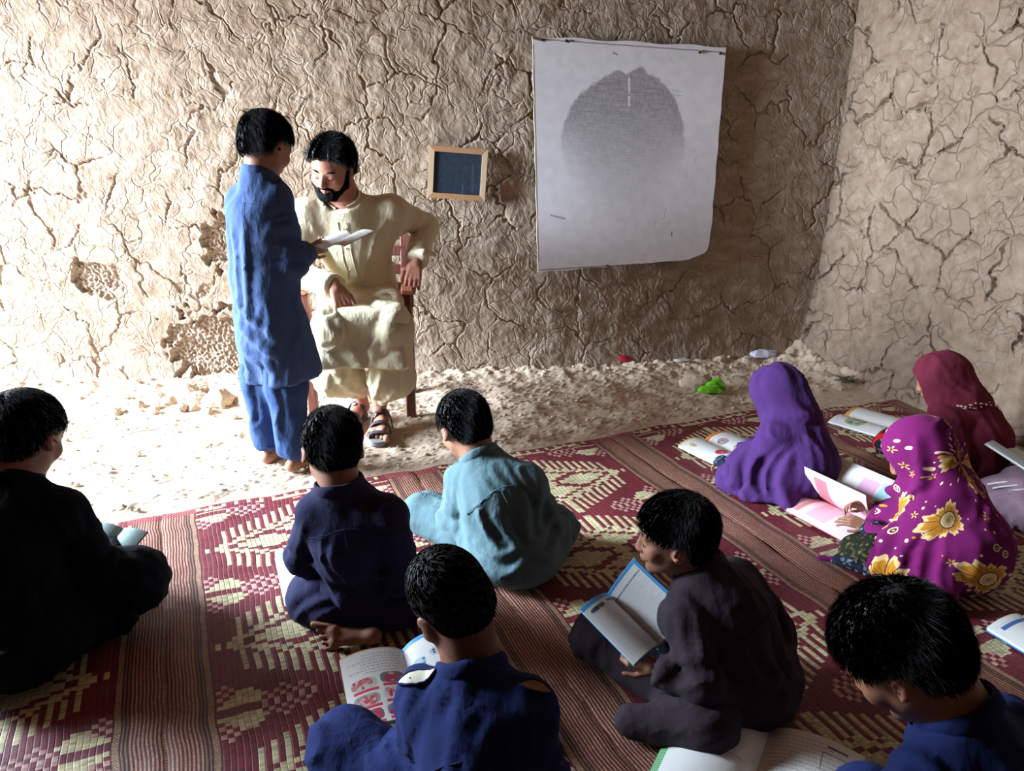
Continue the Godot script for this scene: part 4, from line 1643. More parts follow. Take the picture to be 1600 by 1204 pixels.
	# boy in black at the left edge
	sitter({base = Vector3(-1.25, 0.0, -1.75), label = "boy in a black tunic dark against the bright floor, at the left edge", skin = skin, cloth = M["black"], seed = 21.0, hseed = 16, k = 1.08,
		N = Vector3(-1.285, 0.455, -1.80), head = Vector3(-1.268, 0.560, -1.86), s = 0.225, face = Vector3(0.16, -0.48, -0.88), up = Vector3(0.0, 1, 0), fwd = Vector3(0.2, 0, -0.98),
		SL = Vector3(-1.40, 0.39, -1.79), SR = Vector3(-1.165, 0.385, -1.785), EL = Vector3(-1.45, 0.20, -1.80), ER = Vector3(-1.105, 0.205, -1.80), WL = Vector3(-1.3, 0.16, -1.97), WR = Vector3(-1.16, 0.17, -1.96),
		P = Vector3(-1.26, 0.12, -1.68), KL = Vector3(-1.48, 0.12, -1.88), KR = Vector3(-1.055, 0.135, -1.85), AL = Vector3(-1.2, 0.05, -1.95), AR = Vector3(-1.25, 0.05, -1.85), leg = 0.082, seat = 0.17,
		handL = [Vector3(0.3, -0.3, -1), Vector3(-0.3, 1, 0), 0.066, grip, 1.0, 0.3], handR = [Vector3(-0.6, -0.3, -1), Vector3(0.3, 1, 0), 0.066, grip, -1.0, 0.3], yoke = false,
		ridges = [[Vector3(-1.15, 0.06, -1.70), Vector3(-1.06, 0.07, -1.78), 0.05, 0.05]]})

func standing_boy() -> void:
	var cm: Material = M["denim"]
	var g := {base = Vector3(-0.94, 0.0, -2.88), skin = rgb(160, 112, 86), N = Vector3(-0.925, 1.155, -2.905), head = Vector3(-0.893, 1.262, -2.93), s = 0.225, face = Vector3(0.50, -0.42, -0.80),
		SL = Vector3(-1.005, 1.075, -2.935), SR = Vector3(-0.862, 1.078, -2.872), EL = Vector3(-0.965, 0.86, -2.99), ER = Vector3(-0.822, 0.845, -2.855), WL = Vector3(-0.84, 0.86, -3.06), WR = Vector3(-0.79, 0.872, -2.965),
		P = Vector3(-0.935, 0.66, -2.895), KL = Vector3(-1.0, 0.36, -2.93), KR = Vector3(-0.885, 0.36, -2.87), AL = Vector3(-1.005, 0.075, -2.93), AR = Vector3(-0.880, 0.075, -2.845), k = 1.0,
		handR = [Vector3(0.75, 0.25, -0.6), Vector3(0.5, 0.2, 0.85), 0.068, [0.9, 1.0, 1.0, 1.0], 1.0, 0.2], handL = [Vector3(0.9, 0.2, -0.2), Vector3(-0.2, -0.6, -0.6), 0.068, [0.6, 0.6, 0.6, 0.6], -1.0, 0.2],
		feet = [[Vector3(-1.010, 0.008, -2.915), Vector3(0.45, 0, -0.9), Vector3.UP, 0.20, -1.0], [Vector3(-0.885, 0.008, -2.832), Vector3(0.62, 0, -0.78), Vector3.UP, 0.20, -1.0]]}
	var o := MeshInstance3D.new()
	put(o, "person", self)
	o.position = g.base
	tag(o, "boy in a long blue tunic standing barefoot before the seated man", "person")
	skin_body(o, g)
	var base: Vector3 = g.base
	var fwd := Vector3(0.5, 0, -0.86)
	var sd := Vector3(0.86, 0, 0.5)
	var up := Vector3.UP
	# tunic: two columns side by side give the flat cross-section, flaring to the hem
	var x := Vox.new(g.lo - Vector3.ONE * 0.05, g.hi + Vector3.ONE * 0.05, 0.0105)
	var N: Vector3 = g.N
	var C := Vector3(-0.935, 0, -2.89)
	for m in [-1.0, 1.0]:
		x.cap(C + sd * (m * 0.055) + up * 1.03, C + sd * (m * 0.045) + up * 0.78, 0.072, 0.076, 0.05)
		x.cap(C + sd * (m * 0.045) + up * 0.78, C + sd * (m * 0.065) + up * 0.40 + Vector3(0.015, 0, 0), 0.078, 0.095, 0.05)
		x.cap(N - up * 0.05, g["SR"] if m > 0 else g["SL"], 0.045, 0.050, 0.05)
	x.cap(N - up * 0.10, N + up * 0.03, 0.080, 0.060, 0.04)
	x.cap(C + up * 1.0 - fwd * 0.02, C + up * 0.55 - fwd * 0.03, 0.085, 0.095, 0.06)
	x.cap(C + fwd * 0.04 + sd * 0.03 + up * 0.6, C + fwd * 0.07 + sd * 0.06 + up * 0.42, 0.08, 0.085, 0.05)
	for m in ["L", "R"]:
		x.cap(g["S" + m], g["E" + m], 0.050, 0.056, 0.02)
		x.cap(g["E" + m], g["W" + m], 0.056, 0.042, 0.02)
	# hanging folds: from the shoulder blades down, and oblique ones round the seat
	var bk := C - fwd * 0.13
	for q in [[0.075, 1.00, 0.060, 0.84, 0.050, 0.66, 0.013, -1.0], [0.040, 0.99, 0.030, 0.80, 0.020, 0.58, 0.013, 1.0], [-0.03, 0.98, -0.02, 0.78, -0.03, 0.55, 0.011, 1.0], [-0.06, 0.99, -0.06, 0.80, -0.06, 0.60, 0.010, -1.0], [0.0, 0.97, 0.005, 0.80, 0.0, 0.64, 0.010, -1.0], [-0.05, 0.72, 0.05, 0.64, 0.14, 0.60, 0.014, 1.0], [-0.04, 0.69, 0.06, 0.60, 0.15, 0.555, 0.012, -1.0], [-0.06, 0.64, 0.05, 0.56, 0.15, 0.52, 0.014, 1.0], [-0.04, 0.60, 0.06, 0.52, 0.15, 0.475, 0.011, -1.0], [-0.07, 0.56, 0.02, 0.50, 0.10, 0.46, 0.012, 1.0], [0.13, 0.72, 0.14, 0.60, 0.15, 0.47, 0.013, 1.0], [0.09, 0.54, 0.10, 0.47, 0.10, 0.39, 0.012, 1.0], [0.05, 0.48, 0.05, 0.43, 0.05, 0.39, 0.011, -1.0], [-0.05, 0.48, -0.05, 0.43, -0.05, 0.39, 0.011, 1.0]]:
		x.fold([bk + sd * q[0] + up * q[1], bk + sd * q[2] + up * q[3], bk + sd * q[4] + up * q[5]], q[6], q[7])
	for q in 4:
		var el: Vector3 = (g.ER as Vector3).lerp(g.SR, 0.02 + 0.18 * q)
		x.fold([el - fwd * 0.06 + up * 0.02, el + sd * 0.06, el + fwd * 0.05 - up * 0.01], 0.0095, 1.0 if q % 2 else -1.0)
	x.cut(N + up * 0.012, up + fwd * 0.3, 0.11)
	for m in ["L", "R"]:
		x.cut(g["W" + m], (g["W" + m] as Vector3) - (g["E" + m] as Vector3), 0.07)
	# rounded hem, cut up at the sides
	x.cut(C + up * 0.375, Vector3(0.10, -1, 0.03), 0.5)
	x.carve(C + sd * 0.19 + up * 0.36, C + sd * 0.165 + up * 0.46, 0.05, 0.008, 0.02)
	x.carve(C - sd * 0.19 + up * 0.36, C - sd * 0.165 + up * 0.44, 0.04, 0.008, 0.02)
	var tun := part("tunic", vmesh(x, base, 0.0055, 13.0, up, 4.0), cm, o)
	var y := N - fwd * 0.09 - up * 0.095
	seam(tun, base, x, [y - sd * 0.12, y - sd * 0.06, y, y + sd * 0.06, y + sd * 0.12], cm)
	seam(tun, base, x, [y + sd * 0.02, y - up * 0.1 + sd * 0.02, y - up * 0.25 + sd * 0.015], cm, 0.0014, "pleat")
	make_collar(o, base, N + up * 0.006, (up + fwd * 0.25).normalized(), fwd, 0.058, 0.060, 0.024, cm)
	x = Vox.new(g.lo, g.hi, 0.0105)
	for m in ["L", "R"]:
		var K: Vector3 = g["K" + m]
		var A: Vector3 = g["A" + m]
		x.cap(K + Vector3(0.03 if m == "L" else -0.02, 0.24, 0), K, 0.085, 0.082, 0.04)
		x.cap(K, A + up * 0.03, 0.076, 0.060, 0.03)
		x.cap(K + up * 0.08 - fwd * 0.07, A + up * 0.10 - fwd * 0.05, 0.012, 0.010, 0.03)
		x.carve(K + up * 0.1 - fwd * 0.09 + sd * 0.04, A + up * 0.14 - fwd * 0.06 + sd * 0.02, 0.010, 0.006, 0.02)
		x.cut(A + up * -0.008, Vector3.DOWN, 0.2)
	var tr := part("trousers", vmesh(x, base, 0.006, 13.0, up, 8.0), M["denim_dark"], o)
	for m in ["L", "R"]:
		var A: Vector3 = g["A" + m]
		var pts := []
		for i in 9: pts.append(A + up * 0.018 + Vector3(cos(i * TAU_ / 8.0), 0, sin(i * TAU_ / 8.0)) * 0.055)
		seam(tr, base, x, pts, M["denim_dark"], 0.0018, "hem_seam")
	make_hair(o, base, g.head, look(g.face), g.s, 0.05, 0.45, 2600, 31, M["hair"], 0.22, -0.26, 0.35, 0.3)

func teacher() -> void:
	var cm: Material = M["cream"]
	var g := {base = Vector3(-0.66, 0.0, -3.45), skin = rgb(168, 112, 90), adult = true, N = Vector3(-0.752, 1.015, -3.545), head = Vector3(-0.793, 1.158, -3.505), s = 0.245, face = Vector3(-0.24, -0.36, 0.90), up = Vector3(0.13, 1, 0),
		SL = Vector3(-0.555, 0.965, -3.61), SR = Vector3(-0.925, 0.955, -3.52), EL = Vector3(-0.425, 0.865, -3.79), ER = Vector3(-0.965, 0.70, -3.44), WL = Vector3(-0.442, 0.735, -3.545), WR = Vector3(-0.742, 0.690, -3.190),
		P = Vector3(-0.70, 0.54, -3.66), KL = Vector3(-0.50, 0.515, -3.15), KR = Vector3(-0.76, 0.515, -3.15), AL = Vector3(-0.605, 0.10, -3.30), AR = Vector3(-0.70, 0.10, -3.40), k = 1.28, head_cell = 0.0036,
		handL = [Vector3(-0.12, -0.75, 0.55), Vector3(0.1, 0.6, 0.8), 0.092, [0.55, 0.6, 0.6, 0.65], 1.0, 0.25], handR = [Vector3(0.40, -0.80, 0.50), Vector3(0.35, 0.5, 0.75), 0.095, [0.35, 0.4, 0.45, 0.5], -1.0, 0.25],
		feet = [[Vector3(-0.598, 0.035, -3.33), Vector3(0.05, -0.06, 1), Vector3.UP, 0.235, -1.0], [Vector3(-0.71, 0.035, -3.44), Vector3(-0.28, -0.06, 1), Vector3.UP, 0.235, 1.0]]}
	g.handL[4] = 1.0
	var o := MeshInstance3D.new()
	put(o, "person", self)
	o.position = g.base
	tag(o, "bearded man in a cream tunic and sandals sitting on the wooden chair", "person")
	skin_body(o, g)
	var base: Vector3 = g.base
	var N: Vector3 = g.N
	var P: Vector3 = g.P
	var up := (N - P).normalized()
	var fwd := Vector3(-0.1, 0, 1).normalized()
	var x := Vox.new(g.lo - Vector3.ONE * 0.06, g.hi + Vector3.ONE * 0.06, 0.0115)
	x.cap(P + Vector3(0, 0.02, 0), N - up * 0.22, 0.150, 0.145, 0.06)
	x.cap(N - up * 0.22, N - up * 0.10, 0.145, 0.10, 0.06)
	x.cap(N - up * 0.09, N + up * 0.03, 0.10, 0.072, 0.04)
	for m in ["L", "R"]:
		var S: Vector3 = g["S" + m]
		x.cap(N - up * 0.05, S, 0.055, 0.068, 0.06)
		x.cap(N - up * 0.20, S - up * 0.05, 0.11, 0.075, 0.06)
		x.cap(S, g["E" + m], 0.070, 0.064, 0.025)
		x.cap(g["E" + m], g["W" + m], 0.064, 0.050, 0.02)
	# cuffs standing off the wrists
	for m in ["L", "R"]:
		var W: Vector3 = g["W" + m]
		var d := (W - (g["E" + m] as Vector3)).normalized()
		x.cap(W - d * 0.075, W, 0.050, 0.055, 0.008)
		x.cut(W, d, 0.09)
	x.cap((g.WL as Vector3) + Vector3(0.035, 0.05, 0.02), (g.WL as Vector3) + Vector3(0.085, 0.035, 0.0), 0.018, 0.010, 0.02)
	# the front tail of the tunic lies over both thighs and hangs from the knees
	var KL: Vector3 = g.KL
	var KR: Vector3 = g.KR
	var kl := KL + Vector3(0.015, 0.055, 0.02)
	var kr := KR + Vector3(-0.015, 0.055, 0.02)
	x.tri(P + Vector3(0.14, 0.03, 0.1), P + Vector3(-0.16, 0.03, 0.1), kl, 0.045, 0.05)
	x.tri(P + Vector3(-0.16, 0.03, 0.1), kl, kr, 0.045, 0.05)
	var hl := Vector3(-0.455, 0.375, -3.075)
	var hr := Vector3(-0.795, 0.375, -3.085)
	var hm := Vector3(-0.63, 0.365, -3.10)
	x.tri(kl, kr, hm, 0.030, 0.035)
	x.tri(kl, hl, hm, 0.030, 0.035)
	x.tri(kr, hr, hm, 0.030, 0.035)
	# folds across the lap, between the knees and round the waist
	for q in [[[-0.79, 0.60, -3.12], [-0.72, 0.50, -3.06], [-0.64, 0.42, -3.06], 0.016, 1.0], [[-0.76, 0.62, -3.16], [-0.68, 0.55, -3.06], [-0.63, 0.45, -3.06], 0.014, -1.0], [[-0.46, 0.60, -3.12], [-0.53, 0.52, -3.06], [-0.60, 0.44, -3.06], 0.015, 1.0], [[-0.50, 0.62, -3.16], [-0.57, 0.55, -3.06], [-0.615, 0.46, -3.06], 0.013, -1.0], [[-0.44, 0.52, -3.08], [-0.52, 0.46, -3.06], [-0.60, 0.42, -3.06], 0.011, 1.0], [[-0.445, 0.47, -3.07], [-0.52, 0.42, -3.06], [-0.58, 0.40, -3.06], 0.010, -1.0],
			[[-0.82, 0.50, -3.10], [-0.76, 0.43, -3.06], [-0.72, 0.385, -3.06], 0.012, 1.0], [[-0.62, 0.44, -3.06], [-0.61, 0.41, -3.06], [-0.605, 0.375, -3.06], 0.014, -1.0], [[-0.84, 0.62, -3.45], [-0.70, 0.60, -3.40], [-0.54, 0.63, -3.46], 0.018, 1.0], [[-0.83, 0.66, -3.46], [-0.70, 0.64, -3.44], [-0.56, 0.66, -3.48], 0.013, -1.0], [[-0.82, 0.70, -3.46], [-0.72, 0.67, -3.46], [-0.60, 0.71, -3.47], 0.014, 1.0], [[-0.56, 0.76, -3.50], [-0.62, 0.70, -3.46], [-0.72, 0.67, -3.45], 0.012, -1.0],
			[[-0.56, 0.93, -3.50], [-0.60, 0.84, -3.46], [-0.63, 0.76, -3.45], 0.013, 1.0], [[-0.53, 0.90, -3.55], [-0.56, 0.82, -3.52], [-0.58, 0.74, -3.50], 0.012, -1.0], [[-0.88, 0.92, -3.42], [-0.83, 0.82, -3.42], [-0.78, 0.74, -3.43], 0.013, 1.0], [[-0.90, 0.88, -3.42], [-0.86, 0.80, -3.43], [-0.82, 0.74, -3.45], 0.011, -1.0], [[-0.53, 0.62, -3.36], [-0.60, 0.61, -3.22], [-0.56, 0.60, -3.12], 0.014, -1.0]]:
		x.fold([Vector3(q[0][0], q[0][1], q[0][2]), Vector3(q[1][0], q[1][1], q[1][2]), Vector3(q[2][0], q[2][1], q[2][2])], q[3], q[4])
	for q in 4:
		var sl: Vector3 = (g.EL as Vector3).lerp(g.SL, 0.02 + 0.17 * q)
		x.fold([sl + Vector3(0.02, 0.06, 0.05), sl + Vector3(-0.01, 0.0, 0.08), sl + Vector3(-0.03, -0.07, 0.03)], 0.0105, 1.0 if q % 2 else -1.0)
		sl = (g.EL as Vector3).lerp(g.WL, 0.08 + 0.17 * q)
		x.fold([sl + Vector3(-0.07, 0.02, 0.02), sl + Vector3(-0.02, 0.03, 0.06), sl + Vector3(0.06, -0.01, 0.03)], 0.0095, 1.0 if q % 2 else -1.0)
		sl = (g.ER as Vector3).lerp(g.WR, 0.1 + 0.18 * q)
		x.fold([sl + Vector3(-0.05, 0.03, 0.03), sl + Vector3(0.0, 0.06, 0.02), sl + Vector3(0.05, 0.01, 0.02)], 0.0095, 1.0 if q % 2 else -1.0)
	# open neck
	x.cut(N + up * 0.010, up + fwd * 0.40, 0.095)
	x.carve(N + fwd * 0.105 + up * 0.03 + Vector3(0.02, 0, 0), N + fwd * 0.135 - up * 0.06 + Vector3(0.01, 0, 0), 0.020, 0.005, 0.012)
	x.cut(Vector3(0, 0.365, 0), Vector3.DOWN)
	var tun := part("tunic", vmesh(x, base, 0.0030, 9.0, up, 14.0), cm, o)
	# front placket with buttons
	var pk := N + fwd * 0.14 - up * 0.09
	seam(tun, base, x, [pk + Vector3(-0.018, 0, 0), pk - up * 0.15 + Vector3(-0.012, 0, 0), pk - up * 0.27 + Vector3(-0.010, 0, 0)], cm, 0.002, "placket_edge")
	seam(tun, base, x, [pk + Vector3(0.020, 0, 0), pk - up * 0.15 + Vector3(0.024, 0, 0), pk - up * 0.27 + Vector3(0.026, 0, 0)], cm, 0.002, "placket_edge")
	for q in 3:
		var p := x.onto(pk - up * (0.03 + 0.09 * q) + Vector3(0.005, 0, 0), 0.004)
		var sp := SphereMesh.new()
		sp.radius = 0.0055
		sp.height = 0.008
		sp.radial_segments = 10
		sp.rings = 6
		var bt := part("button", sp, M["button"], tun)
		bt.position = p - base
	make_collar(o, base, N + up * 0.004 + fwd * 0.006, (up + fwd * 0.42).normalized(), fwd, 0.070, 0.074, 0.030, cm, 0.6, 0.75)
	# wide gathered trousers
	x = Vox.new(g.lo, g.hi, 0.0115)
	for m in ["L", "R"]:
		var K: Vector3 = g["K" + m]
		var A: Vector3 = g["A" + m]
		var out := 0.035 if m == "L" else -0.05
		x.cap(P, K, 0.10, 0.085, 0.05)
		x.cap(K, K.lerp(A, 0.55) + Vector3(out, 0, 0.03), 0.085, 0.098, 0.05)
		x.cap(K.lerp(A, 0.55) + Vector3(out, 0, 0.03), A + Vector3(0, 0.08, 0.02), 0.098, 0.048, 0.05)
		for q in 5:
			x.fold([K.lerp(A, 0.2) + Vector3(out + (q - 2) * 0.045, 0, 0.13), K.lerp(A, 0.6) + Vector3(out * 0.8 + (q - 2) * 0.035, 0, 0.12), A + Vector3((q - 2) * 0.016, 0.06, 0.06)], 0.014, 1.0 if q % 2 else -1.0)
		x.cut(A + Vector3(0, 0.035, 0), Vector3(0, -1, 0), 0.14)
	part("trousers", vmesh(x, base, 0.009, 12.0, Vector3(0.3, 1, 0), 22.0), M["cream_trousers"], o)
	# sandals
	for q in 2:
		var ft: Array = g.feet[q]
		sandal(o, base, ft[0], ft[1], ft[3])
	var B := look(g.face, g.up)
	var c: Vector3 = g.head
	var s: float = g.s
	make_hair(o, base, c, B, s, 0.085, 0.50, 3600, 41, M["hair"], 0.300, -0.28, 0.9, 0.55, Vector3(0.75, 0.35, -0.35))
	brows(o, base, c, B, s, [-1.0, 1.0], 2.0)
	# beard and moustache
	x = Vox.new(c - Vector3.ONE * s * 0.6, c + Vector3.ONE * s * 0.6, 0.0038)
	for m in [-1.0, 1.0]:
		x.cap(c + B * (Vector3(m * 0.310, -0.03, 0.05) * s), c + B * (Vector3(m * 0.255, -0.25, 0.12) * s), 0.050 * s, 0.095 * s, 0.04 * s)
		x.cap(c + B * (Vector3(m * 0.255, -0.25, 0.12) * s), c + B * (Vector3(m * 0.07, -0.43, 0.265) * s), 0.095 * s, 0.125 * s, 0.04 * s)
		x.cap(c + B * (Vector3(m * 0.01, -0.222, 0.405) * s), c + B * (Vector3(m * 0.115, -0.262, 0.345) * s), 0.026 * s, 0.026 * s, 0.02 * s)
		x.cap(c + B * (Vector3(m * 0.115, -0.262, 0.345) * s), c + B * (Vector3(m * 0.13, -0.38, 0.295) * s), 0.026 * s, 0.045 * s, 0.03 * s)
	x.cap(c + B * (Vector3(0, -0.42, 0.28) * s), c + B * (Vector3(0, -0.50, 0.29) * s), 0.105 * s, 0.06 * s, 0.05 * s)
	x.carve(c + B * (Vector3(-0.06, -0.285, 0.42) * s), c + B * (Vector3(0.06, -0.285, 0.42) * s), 0.042 * s, 0.042 * s, 0.015 * s)
	part("beard", vmesh(x, base, 0.0016, 70.0, B.y, 3.0), M["beard"], o)

func sandal(o: Node, base: Vector3, heel: Vector3, d: Vector3, l: float) -> void:
	d = Vector3(d.x, 0, d.z).normalized()
	var side := d.cross(Vector3.UP)
	var root := Node3D.new()
	put(root, "sandal", o)
	heel.y = 0.0
	# sole: an outline swept up
	var v := PackedVector3Array()
	var idx := PackedInt32Array()
	var n := 28
	var hs := [0.004, 0.010, 0.022, 0.026]
	for j in 4:
		for i in n:
			var a := TAU_ * i / n
			var t := 0.5 - 0.5 * cos(a)
			var w := (0.036 + 0.014 * smoothstep(0.3, 0.75, t)) * sin(a) * (1.02 if j == 1 or j == 2 else 0.96)
			w = signf(sin(a)) * pow(absf(sin(a)), 0.55) * (0.036 + 0.013 * smoothstep(0.3, 0.75, t)) * (1.0 if j % 3 else 0.94)
			v.append(heel - base + d * (l * (t * 1.10 - 0.07)) + side * w + Vector3(0, hs[j] + 0.008 * (1.0 - t), 0))
	v.append(heel - base + d * l * 0.5 + Vector3(0, 0.030, 0))
	v.append(heel - base + d * l * 0.5 + Vector3(0, 0.004, 0))
	for j in 3:
		for i in n:
			var b := (i + 1) % n
			idx.append_array([j * n + i, j * n + b, (j + 1) * n + i, j * n + b, (j + 1) * n + b, (j + 1) * n + i])
	for i in n:
		idx.append_array([3 * n + i, 3 * n + (i + 1) % n, 4 * n, i, 4 * n + 1, (i + 1) % n])
	part("sole", amesh(v, smooth_normals(v, idx), idx), M["sandal_sole"], root)
	# broad straps across the foot
	for q in [[0.80, 0.060, 0.082, 0.047], [0.55, 0.084, 0.095, 0.047], [0.26, 0.112, 0.070, 0.046]]:
		var P := PackedVector3Array()
		var uv := PackedVector2Array()
		for j in 4:
			var t: float = q[0] + q[2] * (j / 3.0 - 0.5) * 2.0 * 0.9 / l * 0.235
			var inn := 0.004 if j == 0 or j == 3 else 0.0
			for i in 15:
				var a := PI * i / 14.0
				P.append(heel - base + d * (l * t) + side * (cos(a) * (q[3] + 0.004 - inn)) + Vector3(0, 0.022 + pow(sin(a), 0.7) * (q[1] - 0.022 - inn) , 0))
				uv.append(Vector2.ZERO)
		part("strap", grid_mesh(P, 15, 4, uv, Vector3.UP), M["sandal_strap"], root)

# ---------------------------------------------------------------- girls under long veils
func girl(g: Dictionary) -> MeshInstance3D:
	var o := MeshInstance3D.new()
	put(o, "person", self)
	o.position = g.base
	tag(o, g.label, "person")
	skin_body(o, g)
	var base: Vector3 = g.base
	var N: Vector3 = g.N
	var P: Vector3 = g.P
	var c: Vector3 = g.head
	var s: float = g.s
	var B: Basis = look(g.face)
	var fwd: Vector3 = g.fwd
	var up := (N - P).normalized()
	# dress underneath, wide on the ground
	var x := Vox.new(g.lo - Vector3.ONE * 0.08, g.hi + Vector3.ONE * 0.08, 0.012)
	for m in ["L", "R"]:
		x.cap(P, g["K" + m], 0.07, 0.055, 0.05)
		x.cap(g["K" + m], g["A" + m], 0.055, 0.045, 0.04)
		x.cap(N - up * 0.08, g["S" + m], 0.05, 0.042, 0.04)
		x.cap(g["S" + m], g["E" + m], 0.042, 0.040, 0.02)
		x.cap(g["E" + m], g["W" + m], 0.040, 0.033, 0.02)
		x.cut(g["W" + m], (g["W" + m] as Vector3) - (g["E" + m] as Vector3), 0.07)
	x.cap(P, N - up * 0.08, 0.11, 0.08, 0.05)
	x.cut(Vector3(0, 0.022, 0), Vector3.DOWN)
	part("dress", vmesh(x, base, 0.005, 13.0, up, 2.0, 0.018), g.dress, o)
	# veil
	var v := Vox.new(g.lo - Vector3.ONE * 0.1, g.hi + Vector3.ONE * 0.1, 0.0095)
	v.ell(c + B * (Vector3(0, 0.09, -0.06) * s), Vector3(0.40, 0.45, 0.50) * s, B, 0.02)
	v.ell(c + B * (Vector3(0, -0.12, -0.02) * s), Vector3(0.37, 0.42, 0.42) * s, B, 0.05)
	v.cap(c + B * (Vector3(0, -0.2, -0.14) * s), N - up * 0.03, 0.40 * s, 0.085, 0.05)
	v.cap(N - up * 0.05, P + up * 0.03 - fwd * 0.02, 0.105, g.get("rb", 0.15), 0.06)
	for m in ["L", "R"]:
		v.cap(N - up * 0.06, g["S" + m], 0.075, 0.062, 0.05)
		v.cap(g["S" + m], (g["E" + m] as Vector3), 0.062, 0.070, 0.05)
		v.cap(P, P.lerp(g["K" + m], g.get("cover", 0.9)), 0.11, 0.068, 0.05)
		v.tri(N - up * 0.09, g["E" + m], P.lerp(g["K" + m], 0.7), 0.035, 0.05)
	for t in g.get("sheets", []): v.tri(t[0], t[1], t[2], t[3], 0.04)
	for t in g.get("ridges", []): v.cap(t[0], t[1], t[2], t[3], 0.02)
	for t in g.get("creases", []): v.carve(t[0], t[1], t[2], t[2] * 0.6, 0.02)
	for q in g.get("folds", []): v.fold(q[0], q[1], q[2])
	# opening round the face
	v.carve(c + B * (Vector3(0, -0.06, 0.42) * s), c + B * (Vector3(0, -0.06, 0.9) * s), 0.24 * s, 0.30 * s, 0.02)
	for t in g.get("cuts", []): v.cut(t[0], t[1], t[2])
	v.cut(Vector3(0, 0.02, 0), Vector3.DOWN)
	var r := v.mesh()
	var vv: PackedVector3Array = relax(r[0], r[1], 1)
	vv = folds(vv, r[1], g.get("amp", 0.007), g.get("per_m", 15.0), g.get("along", up), g.get("seed", 1.0), 0.016)
	var n := smooth_normals(vv, r[1])
	var uv := PackedVector2Array()
	uv.resize(vv.size())
	# the cloth is wrapped: across is the angle round the body, with its join on the far side
	var ax := (N + P) * 0.5
	for i in vv.size():
		var q := vv[i] - ax
		uv[i] = Vector2(atan2(q.dot(Vector3(1, 0, 0)), q.dot(Vector3(0, 0, 1))) * 0.16 + 0.5, (q.y + 0.25) + 0.2 * q.dot(Vector3(0, 0, 1)) * -1.0)
		vv[i] -= base
	part("veil", amesh(vv, n, r[1], uv), g.veil, o)
	return o

